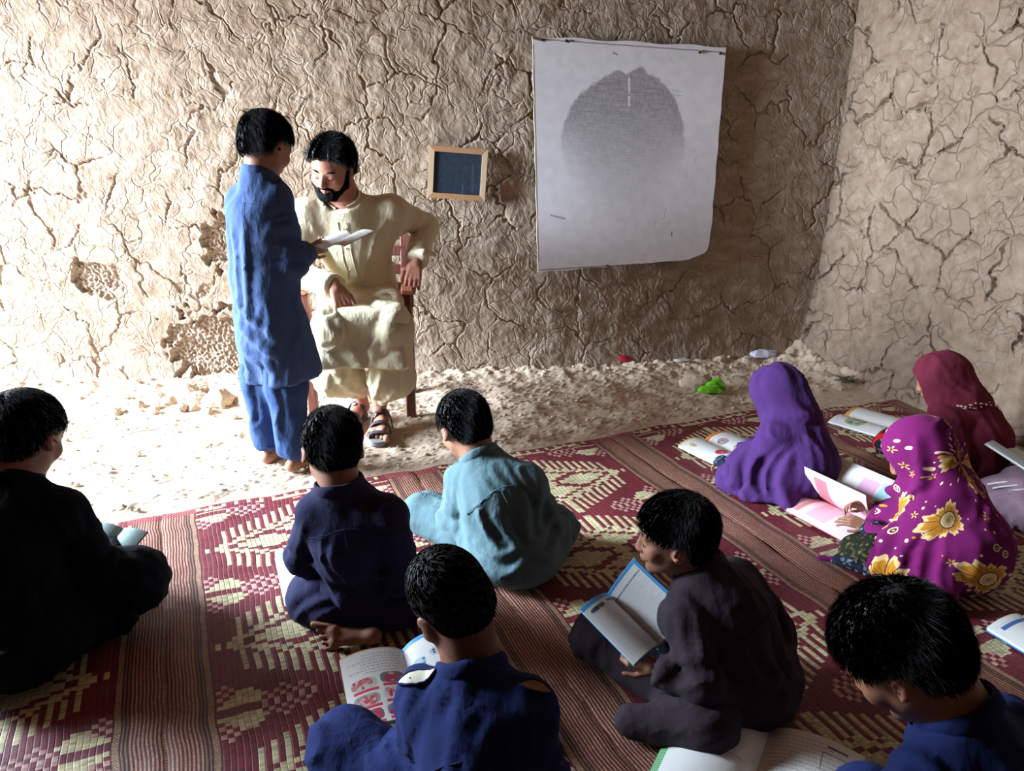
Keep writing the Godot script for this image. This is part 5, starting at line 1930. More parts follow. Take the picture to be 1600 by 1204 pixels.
func girls() -> void:
	var skin := rgb(150, 104, 80)
	var c8 := [0.7, 0.7, 0.7, 0.7]
	# violet: folds gather over the knees at the left and run down to the mat; a few long ones on the back
	var fo := []
	for i in 9:
		var t := i / 8.0
		var top := Vector3(0.975, 0.215, -2.74).lerp(Vector3(1.02, 0.20, -2.56), t)
		var mid := Vector3(0.865, 0.13, -2.74).lerp(Vector3(0.965, 0.11, -2.52), t)
		var low := Vector3(0.800, 0.03, -2.70).lerp(Vector3(0.990, 0.025, -2.46), t)
		fo.append([[top, mid, low], 0.012 + 0.003 * (i % 3), 1.0 if i % 2 == 0 else -1.0])
	for i in 4: fo.append([[Vector3(1.02 + 0.05 * i, 0.27, -2.64), Vector3(1.02 + 0.055 * i, 0.18, -2.52), Vector3(1.0 + 0.06 * i, 0.06, -2.45)], 0.009, 1.0 if i % 2 else -1.0])
	fo.append([[Vector3(0.98, 0.28, -2.66), Vector3(1.06, 0.285, -2.62), Vector3(1.15, 0.25, -2.70)], 0.010, -1.0])
	fo.append([[Vector3(0.97, 0.30, -2.68), Vector3(1.06, 0.31, -2.64), Vector3(1.14, 0.285, -2.72)], 0.010, 1.0])
	fo.append([[Vector3(1.08, 0.44, -2.72), Vector3(1.10, 0.36, -2.68), Vector3(1.13, 0.29, -2.68)], 0.011, 1.0])
	fo.append([[Vector3(0.84, 0.035, -2.60), Vector3(0.95, 0.03, -2.49), Vector3(1.07, 0.028, -2.44)], 0.016, 1.0])
	var vg := girl({base = Vector3(1.06, 0, -2.66), label = "girl wrapped in a plain violet veil, bent over a picture book", skin = skin, veil = M["violet"], dress = M["violet"], seed = 3.0,
		N = Vector3(1.065, 0.285, -2.735), head = Vector3(1.012, 0.355, -2.79), s = 0.205, face = Vector3(-0.62, -0.55, -0.6), fwd = Vector3(-0.7, 0, -0.7),
		SL = Vector3(0.99, 0.22, -2.66), SR = Vector3(1.13, 0.215, -2.78), EL = Vector3(0.92, 0.11, -2.68), ER = Vector3(1.05, 0.11, -2.86), WL = Vector3(0.855, 0.07, -2.78), WR = Vector3(0.92, 0.07, -2.90),
		P = Vector3(1.085, 0.11, -2.625), KL = Vector3(0.855, 0.06, -2.665), KR = Vector3(0.98, 0.06, -2.84), AL = Vector3(1.02, 0.05, -2.62), AR = Vector3(1.0, 0.05, -2.70), rb = 0.122, cover = 1.0,
		handL = [Vector3(-0.8, -0.3, -0.5), Vector3(0, 1, 0), 0.050, c8, -1.0, 0.2],
		sheets = [[Vector3(1.0, 0.20, -2.64), Vector3(0.84, 0.05, -2.66), Vector3(1.0, 0.045, -2.51), 0.035], [Vector3(0.86, 0.06, -2.72), Vector3(0.82, 0.035, -2.66), Vector3(0.90, 0.035, -2.56), 0.030]], folds = fo})
	var pb := vg.position
	var x := Vox.new(Vector3(0.78, -0.01, -2.90), Vector3(0.95, 0.14, -2.70), 0.006)
	x.cap(Vector3(0.835, 0.055, -2.795), Vector3(0.865, 0.055, -2.755), 0.036, 0.042, 0.01)
	part("embroidered_cuff", vmesh(x, pb, 0.002, 40.0, Vector3(1, 0, 0), 2.0, 0.018), M["lace"], vg)
	# maroon
	fo = []
	for i in 6:
		var t := i / 5.0
		fo.append([[Vector3(1.78, 0.20, -2.86).lerp(Vector3(1.95, 0.20, -2.92), t), Vector3(1.76, 0.12, -2.78).lerp(Vector3(1.99, 0.11, -2.86), t), Vector3(1.76, 0.035, -2.72).lerp(Vector3(1.98, 0.035, -2.80), t)], 0.012, 1.0 if i % 2 else -1.0])
	for i in 3: fo.append([[Vector3(1.72 + 0.03 * i, 0.40 - 0.02 * i, -2.93), Vector3(1.78 + 0.03 * i, 0.33 - 0.02 * i, -2.89), Vector3(1.88, 0.28 - 0.02 * i, -2.89)], 0.010, 1.0 if i % 2 else -1.0])
	fo.append([[Vector3(1.72, 0.26, -2.92), Vector3(1.80, 0.245, -2.87), Vector3(1.92, 0.24, -2.91)], 0.011, -1.0])
	var mg := girl({base = Vector3(1.86, 0, -2.9), label = "girl in a maroon embroidered veil with red trousers, by the right wall", skin = skin, veil = M["maroon"], dress = M["red"], seed = 7.0, cover = 0.35,
		N = Vector3(1.815, 0.275, -2.955), head = Vector3(1.757, 0.350, -3.005), s = 0.205, face = Vector3(-0.80, -0.40, -0.45), fwd = Vector3(-0.85, 0, -0.5),
		SL = Vector3(1.76, 0.20, -2.88), SR = Vector3(1.88, 0.20, -3.0), EL = Vector3(1.75, 0.10, -2.87), ER = Vector3(1.80, 0.10, -3.06), WL = Vector3(1.66, 0.10, -2.93), WR = Vector3(1.68, 0.08, -3.05),
		P = Vector3(1.87, 0.11, -2.87), KL = Vector3(1.645, 0.085, -2.945), KR = Vector3(1.72, 0.07, -3.08), AL = Vector3(1.575, 0.055, -3.00), AR = Vector3(1.75, 0.05, -2.98), rb = 0.125, handL = [Vector3(-0.8, -0.3, -0.5), Vector3(0, 1, 0), 0.055, c8, -1.0, 0.2],
		sheets = [[Vector3(1.78, 0.22, -2.88), Vector3(1.74, 0.06, -2.82), Vector3(1.86, 0.04, -2.74), 0.03], [Vector3(1.92, 0.2, -2.92), Vector3(1.97, 0.06, -2.86), Vector3(1.86, 0.05, -2.75), 0.03]], folds = fo})
	pb = mg.position
	x = Vox.new(Vector3(1.48, -0.01, -3.10), Vector3(1.70, 0.16, -2.90), 0.006)
	x.cap(Vector3(1.575, 0.055, -3.00), Vector3(1.600, 0.060, -2.98), 0.046, 0.052, 0.01)
	part("embroidered_cuff", vmesh(x, pb, 0.002, 40.0, Vector3(1, 0, 0), 2.0, 0.018), M["dark_lace"], mg)
	# a broken line of pale embroidery across the shoulders
	var eb := SphereMesh.new()
	eb.radius = 0.5
	eb.height = 1.0
	eb.radial_segments = 8
	eb.rings = 4
	var vm := Vox.new(Vector3(1.5, 0.0, -3.2), Vector3(2.1, 0.5, -2.6), 0.02)
	vm.cap(Vector3(1.815, 0.255, -2.955), Vector3(1.87, 0.13, -2.87), 0.112, 0.135, 0.05)
	for i in 34:
		var t := (i / 2) / 16.0
		var p := vm.onto(Vector3(1.72, 0.262, -2.86).lerp(Vector3(1.93, 0.245, -2.88), t) + Vector3(0, 0.005 * sin(i * 2.3) + (0.010 if i % 2 else -0.006), 0), 0.0065)
		var q := part("embroidery", eb, M["pale_thread"], mg)
		q.transform = Transform3D(frame_to(vm.grad(p)).scaled_local(Vector3(0.013 + 0.005 * sin(i * 1.7), 0.003, 0.007 + 0.003 * cos(i * 2.9))), p - pb)
	# magenta with flowers
	fo = []
	for i in 7:
		var t := i / 6.0
		fo.append([[Vector3(1.22, 0.20, -2.09).lerp(Vector3(1.28, 0.18, -1.98), t), Vector3(1.13, 0.11, -2.05).lerp(Vector3(1.22, 0.09, -1.90), t), Vector3(1.085, 0.03, -2.02).lerp(Vector3(1.24, 0.025, -1.85), t)], 0.011 + 0.002 * (i % 3), 1.0 if i % 2 == 0 else -1.0])
	fo.append([[Vector3(1.21, 0.45, -2.13), Vector3(1.22, 0.33, -2.09), Vector3(1.24, 0.20, -2.08)], 0.013, 1.0])
	fo.append([[Vector3(1.24, 0.44, -2.11), Vector3(1.25, 0.33, -2.07), Vector3(1.26, 0.21, -2.06)], 0.012, -1.0])
	fo.append([[Vector3(1.34, 0.33, -2.04), Vector3(1.40, 0.22, -1.96), Vector3(1.43, 0.08, -1.90)], 0.012, 1.0])
	fo.append([[Vector3(1.38, 0.30, -2.08), Vector3(1.45, 0.20, -2.0), Vector3(1.48, 0.07, -1.95)], 0.011, -1.0])
	var fl := girl({base = Vector3(1.3, 0, -2.08), label = "girl in a magenta veil printed with golden flowers, turning the pages of a book", skin = skin, veil = M["floral"], dress = M["floral_plain"], seed = 11.0,
		N = Vector3(1.315, 0.285, -2.125), head = Vector3(1.252, 0.372, -2.185), s = 0.212, face = Vector3(-0.72, -0.58, -0.40), fwd = Vector3(-0.85, 0, -0.5),
		SL = Vector3(1.25, 0.215, -2.05), SR = Vector3(1.37, 0.22, -2.17), EL = Vector3(1.19, 0.105, -2.06), ER = Vector3(1.26, 0.10, -2.26), WL = Vector3(1.155, 0.100, -2.205), WR = Vector3(1.195, 0.12, -2.30),
		P = Vector3(1.335, 0.11, -2.03), KL = Vector3(1.14, 0.06, -2.085), KR = Vector3(1.22, 0.06, -2.27), AL = Vector3(1.26, 0.05, -2.0), AR = Vector3(1.28, 0.05, -2.12), rb = 0.145, amp = 0.005, per_m = 12.0, cover = 0.7,
		handL = [Vector3(-0.75, 0.05, -0.6), Vector3(-0.2, 0.9, 0.35), 0.058, [0.3, 0.3, 0.3, 0.3], -1.0, 0.1], handR = [Vector3(-0.8, 0.1, -0.2), Vector3(0, 0.6, -0.7), 0.055, c8, 1.0, 0.2],
		sheets = [[Vector3(1.26, 0.20, -2.05), Vector3(1.13, 0.075, -2.09), Vector3(1.22, 0.04, -1.92), 0.032], [Vector3(1.12, 0.045, -2.04), Vector3(1.24, 0.035, -1.88), Vector3(1.25, 0.15, -1.97), 0.032], [Vector3(1.235, 0.30, -2.10), Vector3(1.19, 0.24, -2.22), Vector3(1.28, 0.20, -2.12), 0.022]], folds = fo})
	# embroidered hem of her dress showing under the veil, and lace at the wrist
	var b := fl.position
	x = Vox.new(Vector3(0.95, -0.02, -2.3), Vector3(1.25, 0.2, -1.9), 0.0075)
	x.cap(Vector3(1.125, 0.07, -2.10), Vector3(1.085, 0.055, -2.135), 0.058, 0.05, 0.03)
	x.tri(Vector3(1.13, 0.05, -2.06), Vector3(1.14, 0.05, -2.15), Vector3(1.04, 0.035, -2.12), 0.022, 0.02)
	x.cut(Vector3(0, 0.022, 0), Vector3.DOWN)
	part("embroidered_sleeve", vmesh(x, b, 0.004, 22.0, Vector3(1, 0.3, 0), 5.0, 0.018), M["embroidery"], fl)
	x = Vox.new(Vector3(0.93, -0.02, -2.25), Vector3(1.25, 0.12, -1.95), 0.0065)
	x.tri(Vector3(1.10, 0.03, -2.05), Vector3(1.06, 0.05, -2.13), Vector3(1.02, 0.03, -2.12), 0.016, 0.02)
	x.tri(Vector3(1.10, 0.03, -2.05), Vector3(1.14, 0.03, -2.04), Vector3(1.06, 0.05, -2.10), 0.014, 0.02)
	x.cut(Vector3(0, 0.022, 0), Vector3.DOWN)
	part("lace_hem", vmesh(x, b, 0.003, 26.0, Vector3(1, 0.3, 0), 5.0, 0.018), M["lace"], fl)
	x = Vox.new(Vector3(0.9, -0.02, -2.25), Vector3(1.1, 0.1, -2.0), 0.006)
	x.cap(Vector3(1.03, 0.028, -2.12), Vector3(0.975, 0.026, -2.14), 0.014, 0.010, 0.01)
	x.cut(Vector3(0, 0.02, 0), Vector3.DOWN)
	part("veil_corner", vmesh(x, b, 0.003, 30.0, Vector3(1, 0, 0), 2.0, 0.018), M["floral_plain"], fl)
	x = Vox.new(Vector3(1.05, 0.0, -2.35), Vector3(1.28, 0.22, -2.1), 0.005)
	x.cap(Vector3(1.152, 0.095, -2.205), Vector3(1.166, 0.098, -2.175), 0.034, 0.037, 0.01)
	x.cut(Vector3(1.150, 0.095, -2.209), Vector3(-0.2, 0, -0.9), 0.1)
	part("lace_cuff", vmesh(x, b, 0.002, 40.0, Vector3(0.3, 0, 1), 2.0), M["lace"], fl)

# dense stitched ornament
func stitched(c: Array, f: float) -> Material:
	var g := Gradient.new()
	g.offsets = PackedFloat32Array([0.0, 0.42, 0.52, 0.80])
	g.colors = PackedColorArray(c)
	g.interpolation_mode = Gradient.GRADIENT_INTERPOLATE_CONSTANT
	var n := noise(FastNoiseLite.TYPE_CELLULAR, f, 1, 17)
	n.cellular_return_type = FastNoiseLite.RETURN_DISTANCE2_SUB
	var m := mat(Color(1, 1, 1), 0.85, 0.3)
	m.albedo_texture = noise_tex(n, 256, g)
	m.uv1_triplanar = true
	m.uv1_scale = Vector3(4.5, 4.5, 4.5)
	return m

# magenta cloth printed with big golden flowers, small stars, rings and dots
func floral_texture() -> ImageTexture:
	var S := 1024
	var im := Image.create_empty(S, S, false, Image.FORMAT_RGB8)
	im.fill(rgb(112, 26, 88))
	var rng := RandomNumberGenerator.new()
	rng.seed = 2024
	var gold := rgb(206, 140, 44)
	var cream := rgb(232, 208, 160)
	var dark := rgb(74, 40, 50)
	var put_px := func(x: int, y: int, c: Color) -> void: im.set_pixel(posmod(x, S), posmod(y, S), c)
	for i in 260:
		var cx := rng.randi_range(0, S)
		var cy := rng.randi_range(0, S)
		var r := rng.randi_range(3, 9)
		var cc := cream if rng.randf() < 0.75 else gold
		var ring := rng.randf() < 0.12
		if ring: r = 17
		for y in range(-r, r + 1):
			for x in range(-r, r + 1):
				var d := sqrt(float(x * x) * (1.6 if ring else 1.0) + y * y)
				if ring:
					var a := atan2(y, x)
					if d < r - 1.5 * absf(sin(a * 5.0)): put_px.call(cx + x, cy + y, cream if d > 10.0 or d < 4.0 else dark)
				elif d < r: put_px.call(cx + x, cy + y, cc)
	for i in 34:
		var cx := rng.randi_range(0, S)
		var cy := rng.randi_range(0, S)
		for y in range(-18, 19):
			for x in range(-18, 19):
				var a := atan2(y, x) + i
				var d := sqrt(float(x * x + y * y))
				if d < 9.0 + 8.0 * cos(a * 5.0): put_px.call(cx + x, cy + y, gold.lerp(cream, 0.4) if d > 4.0 else dark)
	for q in [[140, 140, 0.3], [420, 90, 1.4], [720, 170, 2.6], [950, 330, 5.2], [270, 350, 0.9], [560, 390, 3.6], [800, 560, 2.0], [110, 600, 4.4], [400, 640, 0.1], [650, 800, 1.0], [930, 820, 3.0], [250, 880, 5.6]]:
		for y in range(-125, 126):
			for x in range(-125, 126):
				var a := atan2(y, x) - float(q[2])
				# one side of the flower is swept out long
				var swept := 1.0 + 0.70 * maxf(0.0, cos(a)) * maxf(0.0, cos(a))
				var pet := absf(cos(a * 5.5 + 0.5 * sin(a * 2.0)))
				var R := 74.0 * swept * (0.66 + 0.34 * pow(pet, 0.5)) * (0.90 + 0.14 * sin(a * 3.0 + 1.0) + 0.05 * sin(a * 23.0))
				var d := sqrt(float(x * x + y * y))
				if d < R:
					var t := d / R
					var stripe := 0.5 + 0.5 * sin(a * 34.0 + 2.0 * sin(d * 0.07))
					var c := gold.lerp(rgb(150, 84, 26), 0.55 * stripe * smoothstep(1.0, 0.4, t))
					if t > 0.80: c = c.lerp(cream, 0.75)
					if d < 34.0: c = cream if d < 30.0 else dark
					if d < 24.0: c = gold if int(d * 0.3 + a * 2.0) % 2 == 0 else cream
					if d < 12.0: c = dark if (int(x * 0.3) + int(y * 0.3)) % 2 == 0 else cream
					if pet < 0.12 and t > 0.45: c = dark
					put_px.call(q[0] + x, q[1] + y, c)
	return ImageTexture.create_from_image(im)

func girl_materials() -> void:
	M["violet"] = cloth(rgb(74, 44, 98), 0.12)
	M["maroon"] = cloth(rgb(100, 34, 50), 0.1)
	M["red"] = cloth(rgb(178, 22, 30))
	M["floral_plain"] = cloth(rgb(112, 26, 88))
	var fm := cloth(Color(1, 1, 1), 0.05)
	fm.uv1_triplanar = false
	fm.heightmap_enabled = false
	fm.uv1_scale = Vector3(1.35, 1.35, 1.35)
	fm.albedo_texture = floral_texture()
	M["floral"] = fm
	M["dark_print"] = cloth(rgb(40, 34, 44))
	M["embroidery"] = stitched([rgb(30, 34, 24), rgb(52, 54, 34), rgb(128, 116, 62), rgb(120, 34, 34)], 0.05)
	M["lace"] = stitched([rgb(26, 32, 48), rgb(60, 76, 92), rgb(150, 160, 166), rgb(190, 194, 196)], 0.06)
	M["dark_lace"] = stitched([rgb(22, 20, 24), rgb(40, 34, 38), rgb(160, 140, 120), rgb(150, 30, 36)], 0.04)
	M["pale_thread"] = mat(rgb(190, 160, 140), 0.7)
	M["denim_dark"] = cloth(rgb(52, 72, 112))
	M["cream_trousers"] = cloth(rgb(200, 188, 156))
	M["button"] = mat(rgb(225, 218, 200), 0.4)
	M["beard"] = mat(rgb(15, 13, 13), 0.8, 0.15)
	M["sandal_sole"] = mat(rgb(120, 118, 116), 0.7)
	M["sandal_strap"] = mat(rgb(66, 62, 66), 0.45)

# ---------------------------------------------------------------- boards on the wall
func img_tex(im: Image) -> ImageTexture:
	return ImageTexture.create_from_image(im)

func smear(im: Image, x0: float, y0: float, x1: float, y1: float, w: float, c: Color, a: float) -> void:
	var W := im.get_width()
	var H := im.get_height()
	var n := int(maxf(absf(x1 - x0), absf(y1 - y0))) + 1
	var r := maxi(0, int(w * 0.5))
	for i in n + 1:
		var t := float(i) / n
		var px := int(lerpf(x0, x1, t))
		var py := int(lerpf(y0, y1, t))
		for dy in range(-r, r + 1):
			for dx in range(-r, r + 1):
				var qx := px + dx
				var qy := py + dy
				if qx >= 0 and qy >= 0 and qx < W and qy < H:
					im.set_pixel(qx, qy, im.get_pixel(qx, qy).lerp(c, a))

func whiteboard() -> void:
	var W := 512
	var H := 592
	var by := PackedByteArray()
	by.resize(W * H * 3)
	var n1 := noise(FastNoiseLite.TYPE_SIMPLEX, 0.02, 4, 71)
	var n2 := noise(FastNoiseLite.TYPE_SIMPLEX, 1.0, 2, 72)
	for y in H:
		for x in W:
			var u := float(x) / W
			var v := float(y) / H
			var c := Vector3(0.90, 0.885, 0.90)
			c *= 1.0 + 0.03 * n1.get_noise_2d(x, y)
			# the egg-shaped smudge of years of wiping: sharp on top, fading below
			var top := 0.135 - 0.02 * smoothstep(0.47, 0.55, u) + 0.030 * n1.get_noise_2d(x * 0.55, 9.0)
			var e := Vector2((u - 0.475) / 0.335, (v - 0.44) / (0.44 - top)) if v < 0.44 else Vector2((u - 0.475) / 0.335, (v - 0.44) / 0.36)
			var d := e.length() + 0.020 * n1.get_noise_2d(x * 1.1, y * 1.1)
			if d < 1.05:
				var edge := lerpf(smoothstep(1.02, 0.975, d), smoothstep(1.05, 0.45, d), smoothstep(0.30, 0.60, v))
				var fade := 1.0 - 0.72 * smoothstep(0.22, 0.66, v)
				var scr := 0.55 + 0.35 * n2.get_noise_2d(x * 0.012, y * 0.34) + 0.30 * n2.get_noise_2d(x * 0.3, y * 0.025) + 0.25 * n1.get_noise_2d(x * 3.0, y * 5.0)
				var k := clampf(edge * fade * (0.30 + 0.42 * scr), 0.0, 0.75)
				c = c.lerp(Vector3(0.44, 0.42, 0.43), k)
			var o := (y * W + x) * 3
			by[o] = int(clampf(c.x, 0, 1) * 255.0)
			by[o + 1] = int(clampf(c.y, 0, 1) * 255.0)
			by[o + 2] = int(clampf(c.z, 0, 1) * 255.0)
	var im := Image.create_from_data(W, H, false, Image.FORMAT_RGB8, by)
	var dk := Color(0.25, 0.23, 0.25)
	var br := Color(0.45, 0.33, 0.28)
	smear(im, 254, 92, 256, 128, 4, Color(0.93, 0.92, 0.93), 0.5)
	smear(im, 255, 138, 256, 160, 4, Color(0.93, 0.92, 0.93), 0.5)
	for q in [[352, 20, 372, 50, 0.3], [300, 148, 330, 180, 0.25], [150, 105, 350, 120, 0.3], [120, 140, 300, 152, 0.3], [220, 125, 400, 132, 0.3], [110, 175, 260, 182, 0.25], [330, 110, 400, 122, 0.3], [370, 430, 366, 458, 0.5], [366, 458, 360, 462, 0.5], [340, 462, 342, 488, 0.35], [385, 470, 380, 476, 0.5], [70, 440, 96, 468, 0.25], [450, 290, 446, 306, 0.4], [425, 330, 424, 350, 0.3], [290, 20, 270, 34, 0.3]]:
		smear(im, q[0], q[1], q[2], q[3], 1, dk, q[4])
	for q in [[4, 3, 30, 8, 6, 0.5], [86, 5, 92, 9, 4, 0.6], [100, 4, 108, 6, 3, 0.5], [210, 30, 220, 34, 3, 0.4], [448, 12, 470, 14, 3, 0.5], [500, 16, 508, 18, 4, 0.5], [2, 20, 3, 560, 2, 0.35], [40, 440, 80, 452, 5, 0.10], [392, 500, 393, 512, 2, 0.5], [200, 586, 212, 590, 4, 0.5], [4, 586, 400, 590, 2, 0.3], [10, 6, 500, 14, 2, 0.25]]:
		smear(im, q[0], q[1], q[2], q[3], q[4], br, q[5])
	var m := mat(Color(1, 1, 1), 0.34, 0.5)
	m.albedo_texture = img_tex(im)
	var edge_m := mat(rgb(176, 150, 128), 0.8)
	var TL := Vector3(0.099, 1.752, -4.150)
	var TR := Vector3(1.104, 1.718, -4.318)
	var BL := Vector3(0.140, 0.580, -4.150)
	var BR := Vector3(1.103, 0.619, -4.318)
	var o := thing("whiteboard", "large worn white board with a grey wiped smudge, hung on the back wall", "whiteboard", (TL + BR) * 0.5)
	# outline with a bowed lower edge and a broken corner
	var pts := PackedVector2Array()
	for i in 25: pts.append(Vector2(i / 24.0, 0.0 + 0.004 * sin(i * 0.9)))
	for i in range(1, 20): pts.append(Vector2(1.0 - 0.004 * sin(i * 1.7) * (i / 20.0), i / 20.0 * 0.9))
	for q in [Vector2(0.995, 0.92), Vector2(0.985, 0.95), Vector2(0.965, 0.965), Vector2(0.93, 0.975), Vector2(0.90, 0.982)]: pts.append(q)
	for i in 20:
		var t := 0.88 * (1.0 - i / 20.0)
		pts.append(Vector2(t, 0.984 + 0.016 * pow(1.0 - t, 0.5) + 0.002 * sin(i * 1.3)))
	pts.append(Vector2(0.0, 1.0))
	for i in 19: pts.append(Vector2(0.003 * sin(i * 1.9), 1.0 - (i + 1) / 20.0))
	var tr := Geometry2D.triangulate_polygon(pts)
	var v := PackedVector3Array()
	var uv := PackedVector2Array()
	var nn := (TR - TL).cross(BL - TL).normalized()
	if nn.z < 0.0: nn = -nn
	for q in pts:
		var p := TL.lerp(TR, q.x).lerp(BL.lerp(BR, q.x), q.y) - o.position
		v.append(p + nn * 0.006)
		uv.append(q)
	var nv := PackedVector3Array()
	nv.resize(v.size())
	nv.fill(nn)
	if tr.size() >= 3 and (v[tr[2]] - v[tr[0]]).cross(v[tr[1]] - v[tr[0]]).dot(nn) < 0.0:
		for t in range(0, tr.size(), 3):
			var z := tr[t + 1]
			tr[t + 1] = tr[t + 2]
			tr[t + 2] = z
	part("board_face", amesh(v, nv, tr, uv), m, o)
	var st := stool()
	for i in v.size():
		var a := v[i]
		var b := v[(i + 1) % v.size()]
		var e := (b - a).cross(nn).normalized()
		var mid := (a + b) * 0.5
		if e.dot(mid) < 0.0: e = -e
		quad(st, Transform3D.IDENTITY, [a, b, b - nn * 0.012, a - nn * 0.012], e)
	for t in range(0, tr.size(), 3):
		tri(st, Transform3D.IDENTITY, v[tr[t]] - nn * 0.012, v[tr[t + 1]] - nn * 0.012, v[tr[t + 2]] - nn * 0.012, -nn)
	part("board_edge", st.commit(), edge_m, o)
	for q in [Vector2(0.05, 0.012), Vector2(0.17, 0.012), Vector2(0.86, 0.03), Vector2(0.97, 0.03)]:
		var p := TL.lerp(TR, q.x).lerp(BL.lerp(BR, q.x), q.y)
		var cy := CylinderMesh.new()
		cy.top_radius = 0.006
		cy.bottom_radius = 0.006
		cy.height = 0.07
		cy.radial_segments = 10
		var nl := part("nail", cy, M["iron"], o)
		nl.transform = Transform3D(frame_to(nn), p - o.position - nn * 0.022)

func slate() -> void:
	var W := 256
	var H := 224
	var im := Image.create_empty(W, H, false, Image.FORMAT_RGB8)
	var n1 := noise(FastNoiseLite.TYPE_SIMPLEX, 0.03, 4, 81)
	for y in H:
		for x in W:
			var k := 0.5 + 0.5 * n1.get_noise_2d(x, y * 0.7)
			im.set_pixel(x, y, Color(0.13 + 0.05 * k, 0.17 + 0.06 * k, 0.22 + 0.07 * k))
	var rng := RandomNumberGenerator.new()
	rng.seed = 8
	var ch := Color(0.42, 0.50, 0.56)
	for i in 42:
		var x := rng.randf_range(4, 240)
		var y := rng.randf_range(8, 216)
		if rng.randf() < 0.65: smear(im, x, y, x + rng.randf_range(12, 60), y + rng.randf_range(-2, 3), 1, ch, rng.randf_range(0.06, 0.22))
		else: smear(im, x, y, x + rng.randf_range(-3, 3), y + rng.randf_range(10, 50), 1, ch, rng.randf_range(0.06, 0.2))
	smear(im, 206, 60, 210, 210, 14, ch, 0.02)
	smear(im, 160, 170, 158, 218, 2, ch, 0.4)
	var m := mat(Color(1, 1, 1), 0.6, 0.4)
	m.albedo_texture = img_tex(im)
	var TL := Vector3(-0.417, 1.241, -4.075)
	var TR := Vector3(-0.122, 1.218, -4.112)
	var BL := Vector3(-0.442, 0.984, -4.075)
	var BR := Vector3(-0.145, 0.958, -4.112)
	var o := thing("slate", "small black writing slate in a pale wooden frame, hung on the back wall", "slate", (TL + BR) * 0.5)
	var ux := (TR - TL).normalized()
	var uy := (TL - BL).normalized()
	var nn := ux.cross(uy).normalized()
	var w := (TR - TL).length()
	var h := (TL - BL).length()
	var xf := Transform3D(Basis(ux, nn.cross(ux), nn), Vector3.ZERO)
	var f := 0.027
	# four mitred rails
	for k in 4:
		var hw := (w if k % 2 == 0 else h) * 0.5
		var hh := (h if k % 2 == 0 else w) * 0.5
		var r := Basis(Vector3(0, 0, 1), k * PI / 2)
		var st := stool()
		var a := [Vector3(-hw, hh, 0.010), Vector3(hw, hh, 0.010), Vector3(hw - f, hh - f, 0.010), Vector3(-hw + f, hh - f, 0.010)]
		var top: Array[Vector3] = []
		var bot: Array[Vector3] = []
		for q in a:
			top.append(r * q)
			bot.append(r * (q - Vector3(0, 0, 0.020)))
		quad(st, xf, top, Vector3(0, 0, 1))
		quad(st, xf, bot, Vector3(0, 0, -1))
		quad(st, xf, [top[0], top[1], bot[1], bot[0]], r * Vector3(0, 1, 0))
		quad(st, xf, [top[2], top[3], bot[3], bot[2]], r * Vector3(0, -1, 0))
		quad(st, xf, [top[1], top[2], bot[2], bot[1]], r * Vector3(1, 0, 0))
		quad(st, xf, [top[3], top[0], bot[0], bot[3]], r * Vector3(-1, 0, 0))
		part("rail", st.commit(), M["frame_wood"] if k % 2 else M["frame_wood_dark"], o)
	var pm := PlaneMesh.new()
	pm.size = Vector2(w - f * 1.6, h - f * 1.6)
	pm.orientation = PlaneMesh.FACE_Z
	var bx := BoxMesh.new()
	bx.size = Vector3(w - f * 1.4, h - f * 1.4, 0.006)
	var bk := part("backing", bx, M["iron"], o)
	bk.transform = Transform3D(xf.basis, -nn * 0.004)
	var pn := part("writing_surface", pm, m, o)
	pn.transform = Transform3D(xf.basis, nn * 0.002)

